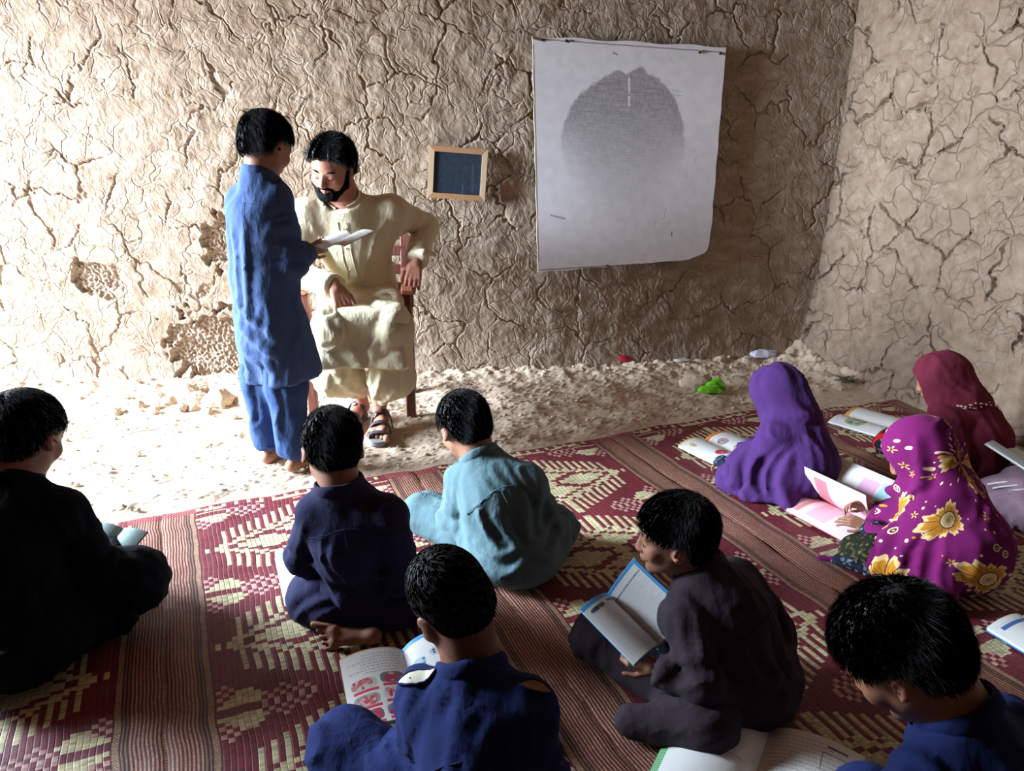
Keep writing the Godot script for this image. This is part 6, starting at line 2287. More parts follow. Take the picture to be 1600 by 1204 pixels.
func chair() -> void:
	var o := thing("wooden_chair", "reddish wooden armchair under the bearded man, against the back wall", "chair", Vector3(-0.72, 0, -3.66))
	var b := o.position
	var wd: Material = M["chair_wood"]
	var FR := Vector3(-0.485, 0, -3.475)
	var FL := Vector3(-0.955, 0, -3.475)
	var BRp := Vector3(-0.530, 0, -3.84)
	var BLp := Vector3(-0.925, 0, -3.84)
	for q in [FR, FL]:
		var st := stool()
		bar(st, q - b, q - b + Vector3(0.0, 0.60, 0.0), 0.042, 0.042)
		part("leg", st.commit(), wd, o)
	for q in [BRp, BLp]:
		var st := stool()
		bar(st, q - b, q - b + Vector3(0, 0.46, 0.01), 0.046, 0.042)
		part("leg", st.commit(), wd, o)
		st = stool()
		bar(st, q - b + Vector3(0, 0.455, 0.01), q - b + Vector3(0, 0.93, -0.06), 0.058, 0.036)
		part("back_post", st.commit(), wd, o)
	var sx := [[FR, BRp, 1.0], [FL, BLp, -1.0]]
	for q in sx:
		var st := stool()
		var a: Vector3 = q[0] - b + Vector3(0.010 * q[2], 0.617, 0.045)
		var c: Vector3 = q[1] - b + Vector3(0.005 * q[2], 0.645, -0.02)
		bar(st, a, c, 0.058, 0.030, Vector3.UP, 0.008)
		part("armrest", st.commit(), M["chair_arm"], o)
		st = stool()
		bar(st, (q[0] as Vector3) - b + Vector3(0, 0.20, 0), (q[1] as Vector3) - b + Vector3(0, 0.20, 0), 0.026, 0.026, Vector3.UP)
		bar(st, (q[0] as Vector3) - b + Vector3(0, 0.385, 0), (q[1] as Vector3) - b + Vector3(0, 0.385, 0), 0.05, 0.026, Vector3.UP)
		part("side_rail", st.commit(), wd, o)
	var st2 := stool()
	bar(st2, FL - b + Vector3(0, 0.385, 0), FR - b + Vector3(0, 0.385, 0), 0.05, 0.026, Vector3(0, 0, 1))
	part("cross_rail", st2.commit(), wd, o)
	st2 = stool()
	bar(st2, BLp - b + Vector3(0, 0.385, 0), BRp - b + Vector3(0, 0.385, 0), 0.05, 0.026, Vector3(0, 0, 1))
	part("cross_rail", st2.commit(), wd, o)
	# cane seat, woven bands
	var st3 := stool()
	for i in 9:
		var z := -3.50 - i * 0.038
		bar(st3, Vector3(-0.94, 0.405, z) - b, Vector3(-0.50, 0.405, z) - b, 0.034, 0.008, Vector3.UP, 0.003)
	for i in 11:
		var x := -0.925 + i * 0.041
		bar(st3, Vector3(x, 0.412, -3.48) - b, Vector3(x, 0.412, -3.83) - b, 0.034, 0.008, Vector3.UP, 0.003)
	part("cane_seat", st3.commit(), M["cane"], o)
	for k in 4:
		var st := stool()
		var y := 0.56 + 0.09 * k
		bar(st, BLp - b + Vector3(0, y, 0.0 - 0.012 * k), BRp - b + Vector3(0, y, -0.012 * k), 0.016, 0.05 if k < 3 else 0.07, Vector3.UP)
		part("back_slat", st.commit(), wd, o)
	# cane lashing where arm meets post
	var st4 := stool()
	for i in 4: bar(st4, BRp - b + Vector3(-0.034, 0.62 + i * 0.014, -0.012), BRp - b + Vector3(0.034, 0.625 + i * 0.014, -0.012), 0.012, 0.052, Vector3.UP, 0.004)
	part("lashing", st4.commit(), M["cane"], o)

# ---------------------------------------------------------------- books
# a printed page: white paper, lines of small print, pictures, a coloured edge
func page_tex(sd: int, opt := {}) -> Material:
	var W := 288
	var H := 384
	var im := Image.create_empty(W, H, false, Image.FORMAT_RGB8)
	var paper: Color = opt.get("paper", Color(0.90, 0.90, 0.885))
	im.fill(paper)
	var rng := RandomNumberGenerator.new()
	rng.seed = sd
	var top := 18
	if opt.has("border"):
		var bc: Color = opt.border
		var bw: int = opt.get("bw", 16)
		im.fill_rect(Rect2i(0, 0, W, bw), bc)
		if opt.get("side", 1) != 0: im.fill_rect(Rect2i(0 if opt.get("side", 1) < 0 else W - bw, 0, bw, H), bc)
		if opt.get("dots", false):
			for y in range(4, bw, 7):
				for x in range(3, W, 8): im.fill_rect(Rect2i(x + (y % 2) * 4, y, 3, 3), paper)
			for y in range(4, H, 8):
				for x in range(3, bw, 7): im.fill_rect(Rect2i((0 if opt.get("side", 1) < 0 else W - bw) + x, y, 3, 3), paper)
		top = bw + 12
	var ink: Color = opt.get("ink", Color(0.42, 0.42, 0.46))
	if opt.has("band"):
		im.fill_rect(Rect2i(20, top + 26, W - 44, 10), opt.band)
		for i in 14: im.fill_rect(Rect2i(24 + i * 17 + rng.randi_range(0, 5), top + 28, rng.randi_range(4, 9), 6), Color(0.8, 0.82, 0.85))
	var y := top + (48 if opt.has("band") else 10)
	var upto: int = opt.get("text_to", H - 24)
	var rtl: bool = opt.get("script", false)
	while y < upto:
		var x := 22
		var stop := W - 26 - rng.randi_range(0, 70)
		if opt.get("right", false): x = 26 + rng.randi_range(0, 70); stop = W - 22
		while x < stop:
			var l := rng.randi_range(4, 18)
			if rtl:
				for q in l:
					var yy := y + int(3.0 * sin(q * 0.7 + x)) + rng.randi_range(0, 1)
					if x + q < W - 6: im.fill_rect(Rect2i(x + q, yy, 1, 2), ink)
				if rng.randf() < 0.5: im.fill_rect(Rect2i(x + l / 2, y + 6, 2, 1), ink)
			else:
				im.fill_rect(Rect2i(x, y, mini(l, W - 8 - x), 2), ink.lerp(paper, rng.randf() * 0.5))
			x += l + rng.randi_range(3, 6)
		y += opt.get("gap", 11)
	for p in opt.get("pics", []):
		# a picture: rounded field of blotches, maybe with a coloured label under it
		var r: Rect2i = p[0]
		for yy in r.size.y:
			for xx in r.size.x:
				var e := Vector2((xx + 0.5) / r.size.x * 2.0 - 1.0, (yy + 0.5) / r.size.y * 2.0 - 1.0)
				if pow(absf(e.x), p[3]) + pow(absf(e.y), p[3]) < 1.0:
					im.set_pixel(r.position.x + xx, r.position.y + yy, p[1])
		for i in p[4]:
			var q := Vector2(rng.randf_range(0.12, 0.88) * r.size.x, rng.randf_range(0.15, 0.85) * r.size.y)
			var rad := rng.randf_range(0.05, 0.13) * r.size.x
			var cc: Color = (p[2] as Color).lerp(p[1], rng.randf() * 0.6)
			if rng.randf() < 0.2: cc = cc.lerp(Color(0.95, 0.93, 0.9), 0.6)
			for dy in range(-int(rad), int(rad) + 1):
				for dx in range(-int(rad), int(rad) + 1):
					var a := int(q.x) + dx
					var b := int(q.y) + dy
					if dx * dx + dy * dy < rad * rad and a >= 0 and b >= 0 and a < r.size.x and b < r.size.y:
						im.set_pixel(r.position.x + a, r.position.y + b, cc)
		if p.size() > 5: im.fill_rect(Rect2i(r.position.x + 6, r.position.y + r.size.y + 1, r.size.x - 4, 14), p[5])
	for p in opt.get("blocks", []): im.fill_rect(p[0], p[1])
	var m := mat(Color(1, 1, 1), 0.5, 0.4)
	m.albedo_texture = img_tex(im)
	m.texture_repeat = false
	m.backlight_enabled = true
	m.backlight = Color(0.12, 0.12, 0.12)
	return m

# one side of an open book. sg -1 left, +1 right; lift: its angle at the spine; bend: how the angle changes to the fore-edge
func leaf(sg: float, w: float, h: float, th: float, lift: float, bend: float, pagem: Material, n := 14, hump := 0.0) -> ArrayMesh:
	var prof: Array[Vector2] = []
	var under: Array[Vector2] = []
	var x := 0.0
	var y := 0.0
	for i in n + 1:
		var t := float(i) / n
		var a := lift + bend * t + hump * cos(PI * t)
		var nx := -sin(a)
		var ny := cos(a)
		var k := th * smoothstep(-0.05, 0.22, t) + 0.0006
		prof.append(Vector2(x + nx * k, y + ny * k))
		under.append(Vector2(x, y))
		x += cos(a) * w / n
		y += sin(a) * w / n
	var v := PackedVector3Array()
	var uv := PackedVector2Array()
	for j in 2:
		for i in n + 1:
			v.append(Vector3(prof[i].x * sg, prof[i].y, (j - 0.5) * h))
			var t := float(i) / n
			uv.append(Vector2(t if sg > 0.0 else 1.0 - t, j))
	var m := ArrayMesh.new()
	var top := grid_mesh(v, n + 1, 2, uv, Vector3(-sin(lift + bend * 0.5) * sg, cos(lift + bend * 0.5), 0))
	m.add_surface_from_arrays(Mesh.PRIMITIVE_TRIANGLES, top.surface_get_arrays(0))
	m.surface_set_material(0, pagem)
	var st := stool()
	var I := Transform3D.IDENTITY
	for i in n:
		var a := Vector3(prof[i].x * sg, prof[i].y, 0)
		var b := Vector3(prof[i + 1].x * sg, prof[i + 1].y, 0)
		var c := Vector3(under[i + 1].x * sg, under[i + 1].y, 0)
		var d := Vector3(under[i].x * sg, under[i].y, 0)
		for s in [-1.0, 1.0]:
			var z := Vector3(0, 0, h * 0.5 * s)
			quad(st, I, [a + z, b + z, c + z, d + z], Vector3(0, 0, s))
		var e := Vector3(0, 0, h * 0.5)
		var nd := (d - a).normalized()
		quad(st, I, [d - e, c - e, c + e, d + e], nd)
	var p := Vector3(prof[n].x * sg, prof[n].y, 0)
	var q := Vector3(under[n].x * sg, under[n].y, 0)
	var ez := Vector3(0, 0, h * 0.5)
	quad(st, I, [p - ez, p + ez, q + ez, q - ez], Vector3(cos(lift + bend) * sg, sin(lift + bend), 0))
	m.add_surface_from_arrays(Mesh.PRIMITIVE_TRIANGLES, st.commit().surface_get_arrays(0))
	m.surface_set_material(1, M["paper_edge"])
	return m

func bare(called: String, mesh: Mesh, parent: Node) -> MeshInstance3D:
	var o := MeshInstance3D.new()
	o.mesh = mesh
	put(o, called, parent)
	return o

# B: x across the spread, z down the page, y off the page
func open_book(label: String, at: Vector3, B: Basis, w: float, h: float, thl: float, thr: float, L: Vector2, R: Vector2, ml: Material, mr: Material, cover: Color, group := "", hump := 0.25) -> Node3D:
	var o := thing("open_book", label, "book", at, group)
	o.basis = B
	var ct := 0.0012
	var cm := mat(cover, 0.45, 0.45)
	bare("page_block", leaf(-1.0, w, h, thl, L.x, L.y, ml, 14, hump), o).position = Vector3(0, ct, 0)
	bare("page_block", leaf(1.0, w, h, thr, R.x, R.y, mr, 14, hump), o).position = Vector3(0, ct, 0)
	var a := leaf(-1.0, w + 0.003, h + 0.006, ct, L.x, L.y, cm, 14, hump)
	var b := leaf(1.0, w + 0.003, h + 0.006, ct, R.x, R.y, cm, 14, hump)
	a.surface_set_material(1, cm)
	b.surface_set_material(1, cm)
	bare("cover", a, o).position = Vector3(0, -ct * 0.2, 0)
	bare("cover", b, o).position = Vector3(0, -ct * 0.2, 0)
	return o

func yaw(deg: float, pitch := 0.0, roll := 0.0) -> Basis:
	return Basis(Vector3.UP, deg_to_rad(deg)) * Basis(Vector3.RIGHT, deg_to_rad(pitch)) * Basis(Vector3(0, 0, 1), deg_to_rad(roll))

func books() -> void:
	var red := Color(0.78, 0.22, 0.34)
	var blue := Color(0.30, 0.62, 0.86)
	var grass := Color(0.36, 0.66, 0.42)
	var dark := Color(0.25, 0.28, 0.30)
	# booklet in the standing boy's hands
	open_book("thin open booklet held by the standing boy in front of the teacher", Vector3(-0.675, 0.898, -3.02), yaw(-32.0, 13.0, 3.0), 0.118, 0.165, 0.0015, 0.0015, Vector2(0.10, -0.25), Vector2(0.22, -0.18),
		page_tex(1, {text_to = 120}), page_tex(2, {gap = 20, ink = Color(0.5, 0.5, 0.42), blocks = [[Rect2i(30, 90, 220, 12), Color(0.62, 0.66, 0.55)], [Rect2i(30, 200, 200, 12), Color(0.7, 0.66, 0.5)], [Rect2i(20, 320, 240, 20), Color(0.80, 0.62, 0.4)]]}), Color(0.75, 0.82, 0.85))
	# thick book beside the boy in navy
	open_book("thick open book lying left of the boy in navy under his elbow", Vector3(-0.575, 0.022, -2.065), yaw(22.0), 0.135, 0.275, 0.024, 0.022, Vector2(0.0, 0.0), Vector2(0.0, 0.0),
		page_tex(3, {text_to = 30, pics = [[Rect2i(16, 14, 200, 66), Color(0.62, 0.70, 0.72), Color(0.55, 0.35, 0.42), 3.0, 8]]}), page_tex(4), Color(0.7, 0.78, 0.8), "", 0.05)
	# fruit pictures in front of the cropped boy
	var pics := []
	for q in [[26, 150, Color(0.75, 0.80, 0.72)], [150, 140, Color(0.45, 0.48, 0.50)], [26, 232, Color(0.62, 0.66, 0.60)], [150, 222, Color(0.80, 0.84, 0.84)], [26, 312, Color(0.4, 0.42, 0.44)], [150, 304, Color(0.5, 0.52, 0.55)]]:
		pics.append([Rect2i(q[0], q[1], 108, 58), q[2], Color(0.80, 0.22, 0.30), 3.5, 16, Color(0.84, 0.24, 0.38)])
	open_book("open picture book of fruit in front of the boy in torn blue", Vector3(-0.232, 0.098, -1.470), yaw(19.0, 6.0), 0.152, 0.225, 0.008, 0.006, Vector2(0.10, -0.20), Vector2(0.42, -0.50),
		page_tex(5, {script = true, right = true, text_to = 132, gap = 16, ink = Color(0.3, 0.3, 0.34), border = Color(0.86, 0.74, 0.60), bw = 8, side = 0, pics = pics}),
		page_tex(6, {text_to = 30, border = blue, bw = 22, side = 0, pics = [[Rect2i(30, 110, 70, 50), Color(0.7, 0.8, 0.85), dark, 2.0, 6], [Rect2i(120, 90, 60, 50), Color(0.75, 0.8, 0.82), dark, 2.0, 6], [Rect2i(110, 190, 130, 60), Color(0.75, 0.55, 0.5), dark, 2.0, 6], [Rect2i(120, 280, 120, 70), Color(0.8, 0.82, 0.84), dark, 2.0, 4]]}), Color(0.86, 0.76, 0.62))
	# the book in the brown boy's hands
	open_book("open blue-edged book held up by the boy in dark brown", Vector3(0.290, 0.178, -1.590), brown_basis(), 0.130, 0.172, 0.008, 0.006, Vector2(1.15, -1.0), Vector2(0.62, 0.22),
		page_tex(7, {border = blue, bw = 24, side = 0, ink = Color(0.45, 0.5, 0.58), gap = 9, pics = [[Rect2i(30, 40, 90, 24), Color(0.3, 0.4, 0.5), dark, 4.0, 3], [Rect2i(150, 34, 80, 20), Color(0.35, 0.45, 0.55), dark, 4.0, 3]]}),
		page_tex(8, {border = blue, bw = 18, side = 1, band = Color(0.45, 0.52, 0.62), ink = Color(0.62, 0.66, 0.72), gap = 10}), Color(0.42, 0.72, 0.9))
	# green-edged book by the lower edge
	var gb := open_book("open green-edged exercise book on the mat at the lower edge", Vector3(0.520, 0.018, -1.290), yaw(-29.0), 0.200, 0.285, 0.012, 0.010, Vector2(0.16, -0.42), Vector2(0.02, -0.05),
		page_tex(9, {border = grass, bw = 26, side = -1, dots = true, text_to = 40, ink = Color(0.55, 0.6, 0.62), blocks = [[Rect2i(150, 110, 70, 9), Color(0.75, 0.85, 0.7)], [Rect2i(60, 170, 40, 4), Color(0.6, 0.62, 0.7)], [Rect2i(120, 170, 40, 4), Color(0.6, 0.62, 0.7)], [Rect2i(180, 200, 60, 3), Color(0.6, 0.62, 0.7)], [Rect2i(60, 230, 150, 3), Color(0.6, 0.62, 0.7)]]}),
		page_tex(10, {gap = 17, blocks = [[Rect2i(170, 60, 90, 2), dark], [Rect2i(170, 130, 90, 2), dark], [Rect2i(170, 60, 2, 70), dark], [Rect2i(258, 60, 2, 72), dark], [Rect2i(180, 30, 60, 8), dark]]}), grass)
	var tm := TextMesh.new()
	tm.text = "Write the place value of digits"
	var fn := SystemFont.new()
	fn.font_names = PackedStringArray(["Droid Serif"])
	tm.font = fn
	tm.font_size = 16
	tm.pixel_size = 0.00052
	tm.depth = 0.0004
	var hd := part("heading_text", tm, M["red_ink"], gb)
	hd.transform = Transform3D(Basis(Vector3(1, 0.0, 0), Vector3(0, 0, -1), Vector3(0, 1, 0)), Vector3(-0.098, 0.0385, -0.095))
	var t3: TextMesh = tm.duplicate()
	t3.text = "3"
	t3.font_size = 30
	var h3 := part("number_text", t3, M["ink"], gb)
	h3.transform = Transform3D(Basis(Vector3(0.95, -0.2, 0), Vector3(0, 0, -1), Vector3(0.2, 0.95, 0)), Vector3(-0.172, 0.0290, -0.085))
	# violet girl's book
	open_book("open picture book with a yellow top edge in front of the girl in violet", Vector3(0.900, 0.018, -3.015), yaw(31.0), 0.150, 0.235, 0.012, 0.010, Vector2(0.16, -0.32), Vector2(0.14, -0.25),
		page_tex(11, {paper = Color(0.92, 0.92, 0.90), border = Color(0.90, 0.80, 0.52), bw = 20, side = 0, text_to = 60, ink = Color(0.7, 0.7, 0.7), pics = [[Rect2i(50, 50, 40, 70), Color(0.85, 0.72, 0.55), Color(0.4, 0.25, 0.2), 2.0, 4], [Rect2i(90, 250, 110, 70), Color(0.85, 0.3, 0.42), Color(0.45, 0.2, 0.25), 2.0, 4], [Rect2i(210, 230, 60, 90), Color(0.75, 0.6, 0.55), dark, 2.0, 4]]}),
		page_tex(12, {border = Color(0.85, 0.50, 0.26), bw = 34, side = 0, text_to = 60, pics = [[Rect2i(30, 90, 90, 80), Color(0.7, 0.6, 0.6), dark, 2.0, 5]]}), Color(0.9, 0.85, 0.75))
	# maroon girl's book, flat on the mat
	open_book("open book lying flat on the mat before the girl in maroon", Vector3(1.660, 0.016, -3.350), yaw(40.0), 0.150, 0.225, 0.006, 0.006, Vector2(0.06, -0.12), Vector2(0.06, -0.12),
		page_tex(13, {text_to = 60, ink = Color(0.6, 0.64, 0.68), pics = [[Rect2i(40, 90, 210, 150), Color(0.72, 0.74, 0.56), Color(0.40, 0.50, 0.55), 3.0, 14]]}),
		page_tex(14, {border = Color(0.86, 0.62, 0.34), bw = 30, side = 0, text_to = 40, ink = Color(0.6, 0.64, 0.68)}), Color(0.8, 0.85, 0.88))
	# floral girl's book with a page in the air
	var fb := open_book("open book with a curled page being turned by the girl in flowered magenta", Vector3(1.200, 0.020, -2.440), yaw(28.0), 0.185, 0.260, 0.010, 0.016, Vector2(0.04, -0.08), Vector2(0.10, 0.25),
		page_tex(15, {text_to = 20, paper = Color(0.92, 0.84, 0.86), blocks = [[Rect2i(20, 40, 220, 26), Color(0.86, 0.55, 0.55)], [Rect2i(30, 110, 200, 120), Color(0.90, 0.72, 0.76)]]}),
		page_tex(16, {text_to = 60, gap = 22, ink = Color(0.7, 0.72, 0.78), blocks = [[Rect2i(60, 120, 170, 12), Color(0.60, 0.74, 0.80)], [Rect2i(70, 200, 150, 12), Color(0.60, 0.74, 0.80)], [Rect2i(30, 40, 120, 50), Color(0.86, 0.76, 0.82)]]}), Color(0.88, 0.5, 0.55))
	bare("turning_page", leaf(1.0, 0.185, 0.256, 0.0006, 1.75, -1.55, page_tex(17, {text_to = 30, blocks = [[Rect2i(40, 200, 190, 100), Color(0.90, 0.70, 0.82)], [Rect2i(60, 310, 180, 60), Color(0.68, 0.84, 0.88)], [Rect2i(240, 20, 16, 8), Color(0.3, 0.4, 0.6)]]}), 18), fb).position = Vector3(-0.01, 0.012, 0)
	bare("turning_page", leaf(1.0, 0.185, 0.256, 0.0006, 2.5, -0.7, page_tex(18, {text_to = 20, paper = Color(0.90, 0.74, 0.78), blocks = [[Rect2i(20, 60, 230, 80), Color(0.86, 0.48, 0.52)]]}), 18), fb).position = Vector3(-0.01, 0.010, 0)
	# blue book at the right edge
	open_book("open book with a bright blue cover edge, below the flowered veil at the right", Vector3(1.475, 0.020, -1.735), yaw(24.0), 0.150, 0.220, 0.012, 0.010, Vector2(0.05, -0.15), Vector2(0.05, -0.1),
		page_tex(19, {text_to = 30, blocks = [[Rect2i(40, 40, 190, 22), Color(0.30, 0.42, 0.66)]], pics = [[Rect2i(120, 150, 90, 80), Color(0.45, 0.5, 0.45), dark, 2.0, 6]]}), page_tex(20), Color(0.10, 0.50, 0.75))
	# propped open book behind the flowered veil
	open_book("pale blue open book propped on a grey bag behind the flowered veil", Vector3(1.945, 0.115, -2.690), yaw(38.0, 20.0, -14.0), 0.13, 0.22, 0.006, 0.005, Vector2(0.05, -0.1), Vector2(0.05, -0.1),
		page_tex(21, {text_to = 20, paper = Color(0.80, 0.90, 0.96)}), page_tex(22), Color(0.75, 0.74, 0.74))
	open_book("orange-covered book lying by the right wall behind the maroon girl", Vector3(2.115, 0.016, -2.930), yaw(20.0), 0.10, 0.18, 0.008, 0.008, Vector2(0.0, 0.0), Vector2(0.0, 0.0),
		page_tex(23, {paper = Color(0.80, 0.32, 0.14), text_to = 10}), page_tex(24, {paper = Color(0.80, 0.74, 0.70), text_to = 40}), Color(0.8, 0.32, 0.14))
	# notebook in the lap of the boy in black
	open_book("pale green notebook in the lap of the boy in black", Vector3(-1.135, 0.205, -1.905), yaw(-10.0, 14.0, -8.0), 0.075, 0.14, 0.004, 0.004, Vector2(0.1, -0.1), Vector2(0.1, -0.1),
		page_tex(25, {paper = Color(0.62, 0.72, 0.70), text_to = 60}), page_tex(26, {paper = Color(0.62, 0.72, 0.70), text_to = 60}), Color(0.3, 0.4, 0.4))

func brown_basis() -> Basis:
	# the spine runs from near the reader's lap, out to the left and away; the pages open towards his face
	return Basis(Vector3(0.749, 0.417, -0.515), Vector3(-0.064, 0.819, 0.57), Vector3(0.659, -0.392, 0.642)).orthonormalized()

# ---------------------------------------------------------------- litter, rubble, bag
func litter() -> void:
	var rng := RandomNumberGenerator.new()
	rng.seed = 99
	var shapes: Array[ArrayMesh] = []
	for i in 6: shapes.append(rock_mesh(200 + i, 0.35))
	# clods of plaster fallen at the foot of the wall
	var spots := [[-1.86, -3.60, 0.05], [-1.80, -3.68, 0.075], [-1.72, -3.62, 0.06], [-1.66, -3.72, 0.10], [-1.58, -3.66, 0.08], [-1.52, -3.74, 0.07], [-1.47, -3.64, 0.12], [-1.33, -3.66, 0.10], [-1.30, -3.56, 0.06], [-1.74, -3.50, 0.045], [-1.63, -3.55, 0.05], [-1.40, -3.74, 0.06], [-1.58, -3.57, 0.05], [-1.93, -3.50, 0.055], [-1.26, -3.72, 0.07], [-1.69, -3.80, 0.06], [-1.85, -3.76, 0.05], [-1.20, -3.60, 0.04], [-1.98, -3.72, 0.04], [-1.48, -3.50, 0.035], [-1.60, -3.78, 0.05], [-1.34, -3.46, 0.032], [-1.76, -3.57, 0.04], [-1.50, -3.54, 0.045]]
	for i in spots.size():
		var q: Array = spots[i]
		var o := part("mud_clod", shapes[i % 6], M["clod"], self)
		var y := floor_h(q[0], q[1])
		var dw: float = q[1] - zb(q[0])
		if dw < 0.45:
			var t := 1.0 - dw / 0.45
			y += t * t * 0.035
		var s: float = q[2]
		o.transform = Transform3D(Basis.from_euler(Vector3(rng.randf() * 0.5, rng.randf() * 6.0, rng.randf() * 0.5)).scaled(Vector3(s * 1.2, s * 0.85, s)), Vector3(q[0], y + s * 0.22, q[1]))
		var big: Dictionary = {6: "largest pale mud clod of the rubble heap under the broken plaster", 3: "big blocky mud clod at the middle of the rubble heap, left of the largest", 7: "wide mud clod at the right end of the rubble heap, beside the standing boy"}
		if big.has(i): tag(o, big[i], "clod", "mud clods under the broken plaster")
		else: tag(o, "small pale mud clod in the rubble heap under the broken plaster", "clod", "mud clods under the broken plaster")
	# grit and small pebbles all over the dirt
	var mm := MultiMesh.new()
	mm.transform_format = MultiMesh.TRANSFORM_3D
	mm.mesh = shapes[1]
	mm.instance_count = 900
	for i in 900:
		var x := rng.randf_range(-2.9, 2.0)
		var z := zb(x) + 0.03 + pow(rng.randf(), 1.6) * 1.7
		var s := 0.006 + 0.016 * pow(rng.randf(), 4.0)
		var yy := (x + 1.255) * 0.4035 + (z + 2.467) * 0.915
		if yy > -0.05: s = 0.0001
		var y := floor_h(x, z)
		var dw := z - zb(x)
		if dw < 0.45:
			var t := 1.0 - dw / 0.45
			y += t * t * 0.035
		mm.set_instance_transform(i, Transform3D(Basis.from_euler(Vector3(rng.randf() * 6.0, rng.randf() * 6.0, 0)).scaled(Vector3(s * 1.3, s, s)), Vector3(x, y + s * 0.2, z)))
	var gr := MultiMeshInstance3D.new()
	gr.multimesh = mm
	gr.material_override = M["clod"]
	put(gr, "grit", self)
	tag(gr, "grit and small pebbles strewn over the dirt floor", "grit", "", "stuff")
	# a stone with a green wrapper caught on it
	var st := part("stone", shapes[3], M["clod"], self)
	st.transform = Transform3D(Basis.from_euler(Vector3(0.1, 0.4, 0.1)).scaled(Vector3(0.17, 0.085, 0.10)), Vector3(0.985, 0.035, -3.885))
	tag(st, "brown stone on the dirt floor beside the bright green wrapper", "stone")
	var gx := Vox.new(Vector3(0.93, -0.01, -3.90), Vector3(1.16, 0.12, -3.72), 0.005)
	gx.tri(Vector3(0.975, 0.022, -3.79), Vector3(1.06, 0.055, -3.81), Vector3(1.08, 0.020, -3.775), 0.008, 0.008)
	gx.tri(Vector3(1.03, 0.045, -3.82), Vector3(1.09, 0.075, -3.85), Vector3(1.115, 0.024, -3.80), 0.007, 0.008)
	gx.cap(Vector3(0.99, 0.025, -3.785), Vector3(1.05, 0.03, -3.775), 0.014, 0.008, 0.012)
	var gw := part("wrapper", vmesh(gx, Vector3(1.03, 0.0, -3.80), 0.006, 40.0, Vector3(1, 0, 0), 7.0), M["green_wrap"], self)
	gw.position = Vector3(1.03, 0.0, -3.80)
	tag(gw, "crumpled bright green wrapper lying against the brown stone", "wrapper")
	# red twisted wrapper by the back wall
	var x := Vox.new(Vector3(0.48, 0.0, -4.42), Vector3(0.76, 0.16, -4.18), 0.0055)
	x.ell(Vector3(0.645, 0.050, -4.285), Vector3(0.055, 0.026, 0.028), Basis(Vector3(0, 0, 1), -0.25), 0.01)
	x.tri(Vector3(0.585, 0.060, -4.30), Vector3(0.545, 0.115, -4.315), Vector3(0.540, 0.05, -4.29), 0.011, 0.01)
	x.cap(Vector3(0.60, 0.058, -4.295), Vector3(0.575, 0.065, -4.30), 0.016, 0.013, 0.01)
	var rw := part("wrapper", vmesh(x, Vector3(0.6, 0.02, -4.29), 0.004, 30.0, Vector3(1, 0, 0), 4.0), M["red_wrap"], self)
	rw.position = Vector3(0.6, 0.02, -4.29)
	tag(rw, "small red twisted wrapper at the foot of the back wall", "wrapper")
	var P := PackedVector3Array()
	for i in 9: P.append(Vector3(-0.005, 0.040, -0.005) + Vector3(0.004, sin(i * TAU_ / 8.0) * 0.018, cos(i * TAU_ / 8.0) * 0.019))
	var rr := PackedFloat32Array()
	rr.resize(9)
	rr.fill(0.006)
	part("dark_tie", tube(P, rr, 6), M["iron"], rw)
	tag(crumple(Vector3(1.50, 0.045, -4.40), Vector3(0.075, 0.030, 0.030), 302, M["clear_wrap"], "plastic_scrap"), "torn pale plastic scrap near the corner of the walls", "plastic scrap")
	tag(crumple(Vector3(0.99, 0.045, -4.27), Vector3(0.055, 0.008, 0.022), 303, M["paper_scrap"], "paper_scrap"), "thin pale paper scrap on the dirt below the white board", "paper scrap")
	tag(crumple(Vector3(-0.50, 0.050, -4.26), Vector3(0.030, 0.022, 0.022), 304, M["iron"], "charcoal_lump"), "small black lump on the dirt right of the chair", "lump")
	tag(crumple(Vector3(1.27, 0.030, -4.05), Vector3(0.05, 0.010, 0.02), 305, M["paper_scrap"], "shell_scrap"), "dry pale shreds on the dirt left of the violet girl", "shreds")
	# dry stalks
	for q in [[Vector3(-0.60, 0.075, -4.20), Vector3(-0.52, 0.055, -4.25), "thin dark wire sticking out right of the chair", "wire"], [Vector3(1.05, 0.016, -3.62), Vector3(1.17, 0.014, -3.60), "thin dry straw on the dirt left of the violet girl", "straw"], [Vector3(-1.72, 0.02, -3.20), Vector3(-1.60, 0.03, -3.23), "thin dry straw on the bright floor left of the standing boy", "straw"]]:
		var c: Vector3 = (q[0] + q[1]) * 0.5
		var o := part(q[3], tube(PackedVector3Array([(q[0] as Vector3) - c, Vector3(0, 0.008, 0.006), (q[1] as Vector3) - c]), PackedFloat32Array([0.003, 0.0032, 0.002]), 6), M["straw_m"], self)
		o.position = c
		tag(o, q[2], q[3])
	# dry weeds in the corner
	var wd := thing("dry_weeds", "tuft of dry grey-green weeds at the foot of the right wall", "weeds", Vector3(1.80, 0.03, -3.93))
	for i in 16:
		var a := rng.randf() * TAU_
		var l := rng.randf_range(0.04, 0.10)
		var d := Vector3(cos(a), rng.randf_range(0.1, 0.6), sin(a)).normalized() * l
		part("stalk", tube(PackedVector3Array([Vector3(rng.randf_range(-0.06, 0.06), 0, rng.randf_range(-0.03, 0.03)), d * 0.6 + Vector3(0, 0.008, 0), d + Vector3(0, -0.004, 0)]), PackedFloat32Array([0.004, 0.005, 0.001]), 5, 0.4), M["weed"], wd)
	# bag behind the flowered veil
	x = Vox.new(Vector3(1.55, -0.01, -2.75), Vector3(2.15, 0.25, -2.1), 0.010)
	x.ell(Vector3(1.87, 0.06, -2.46), Vector3(0.22, 0.075, 0.20), Basis.IDENTITY, 0.03)
	x.cap(Vector3(1.76, 0.05, -2.36), Vector3(1.90, 0.08, -2.62), 0.05, 0.045, 0.04)
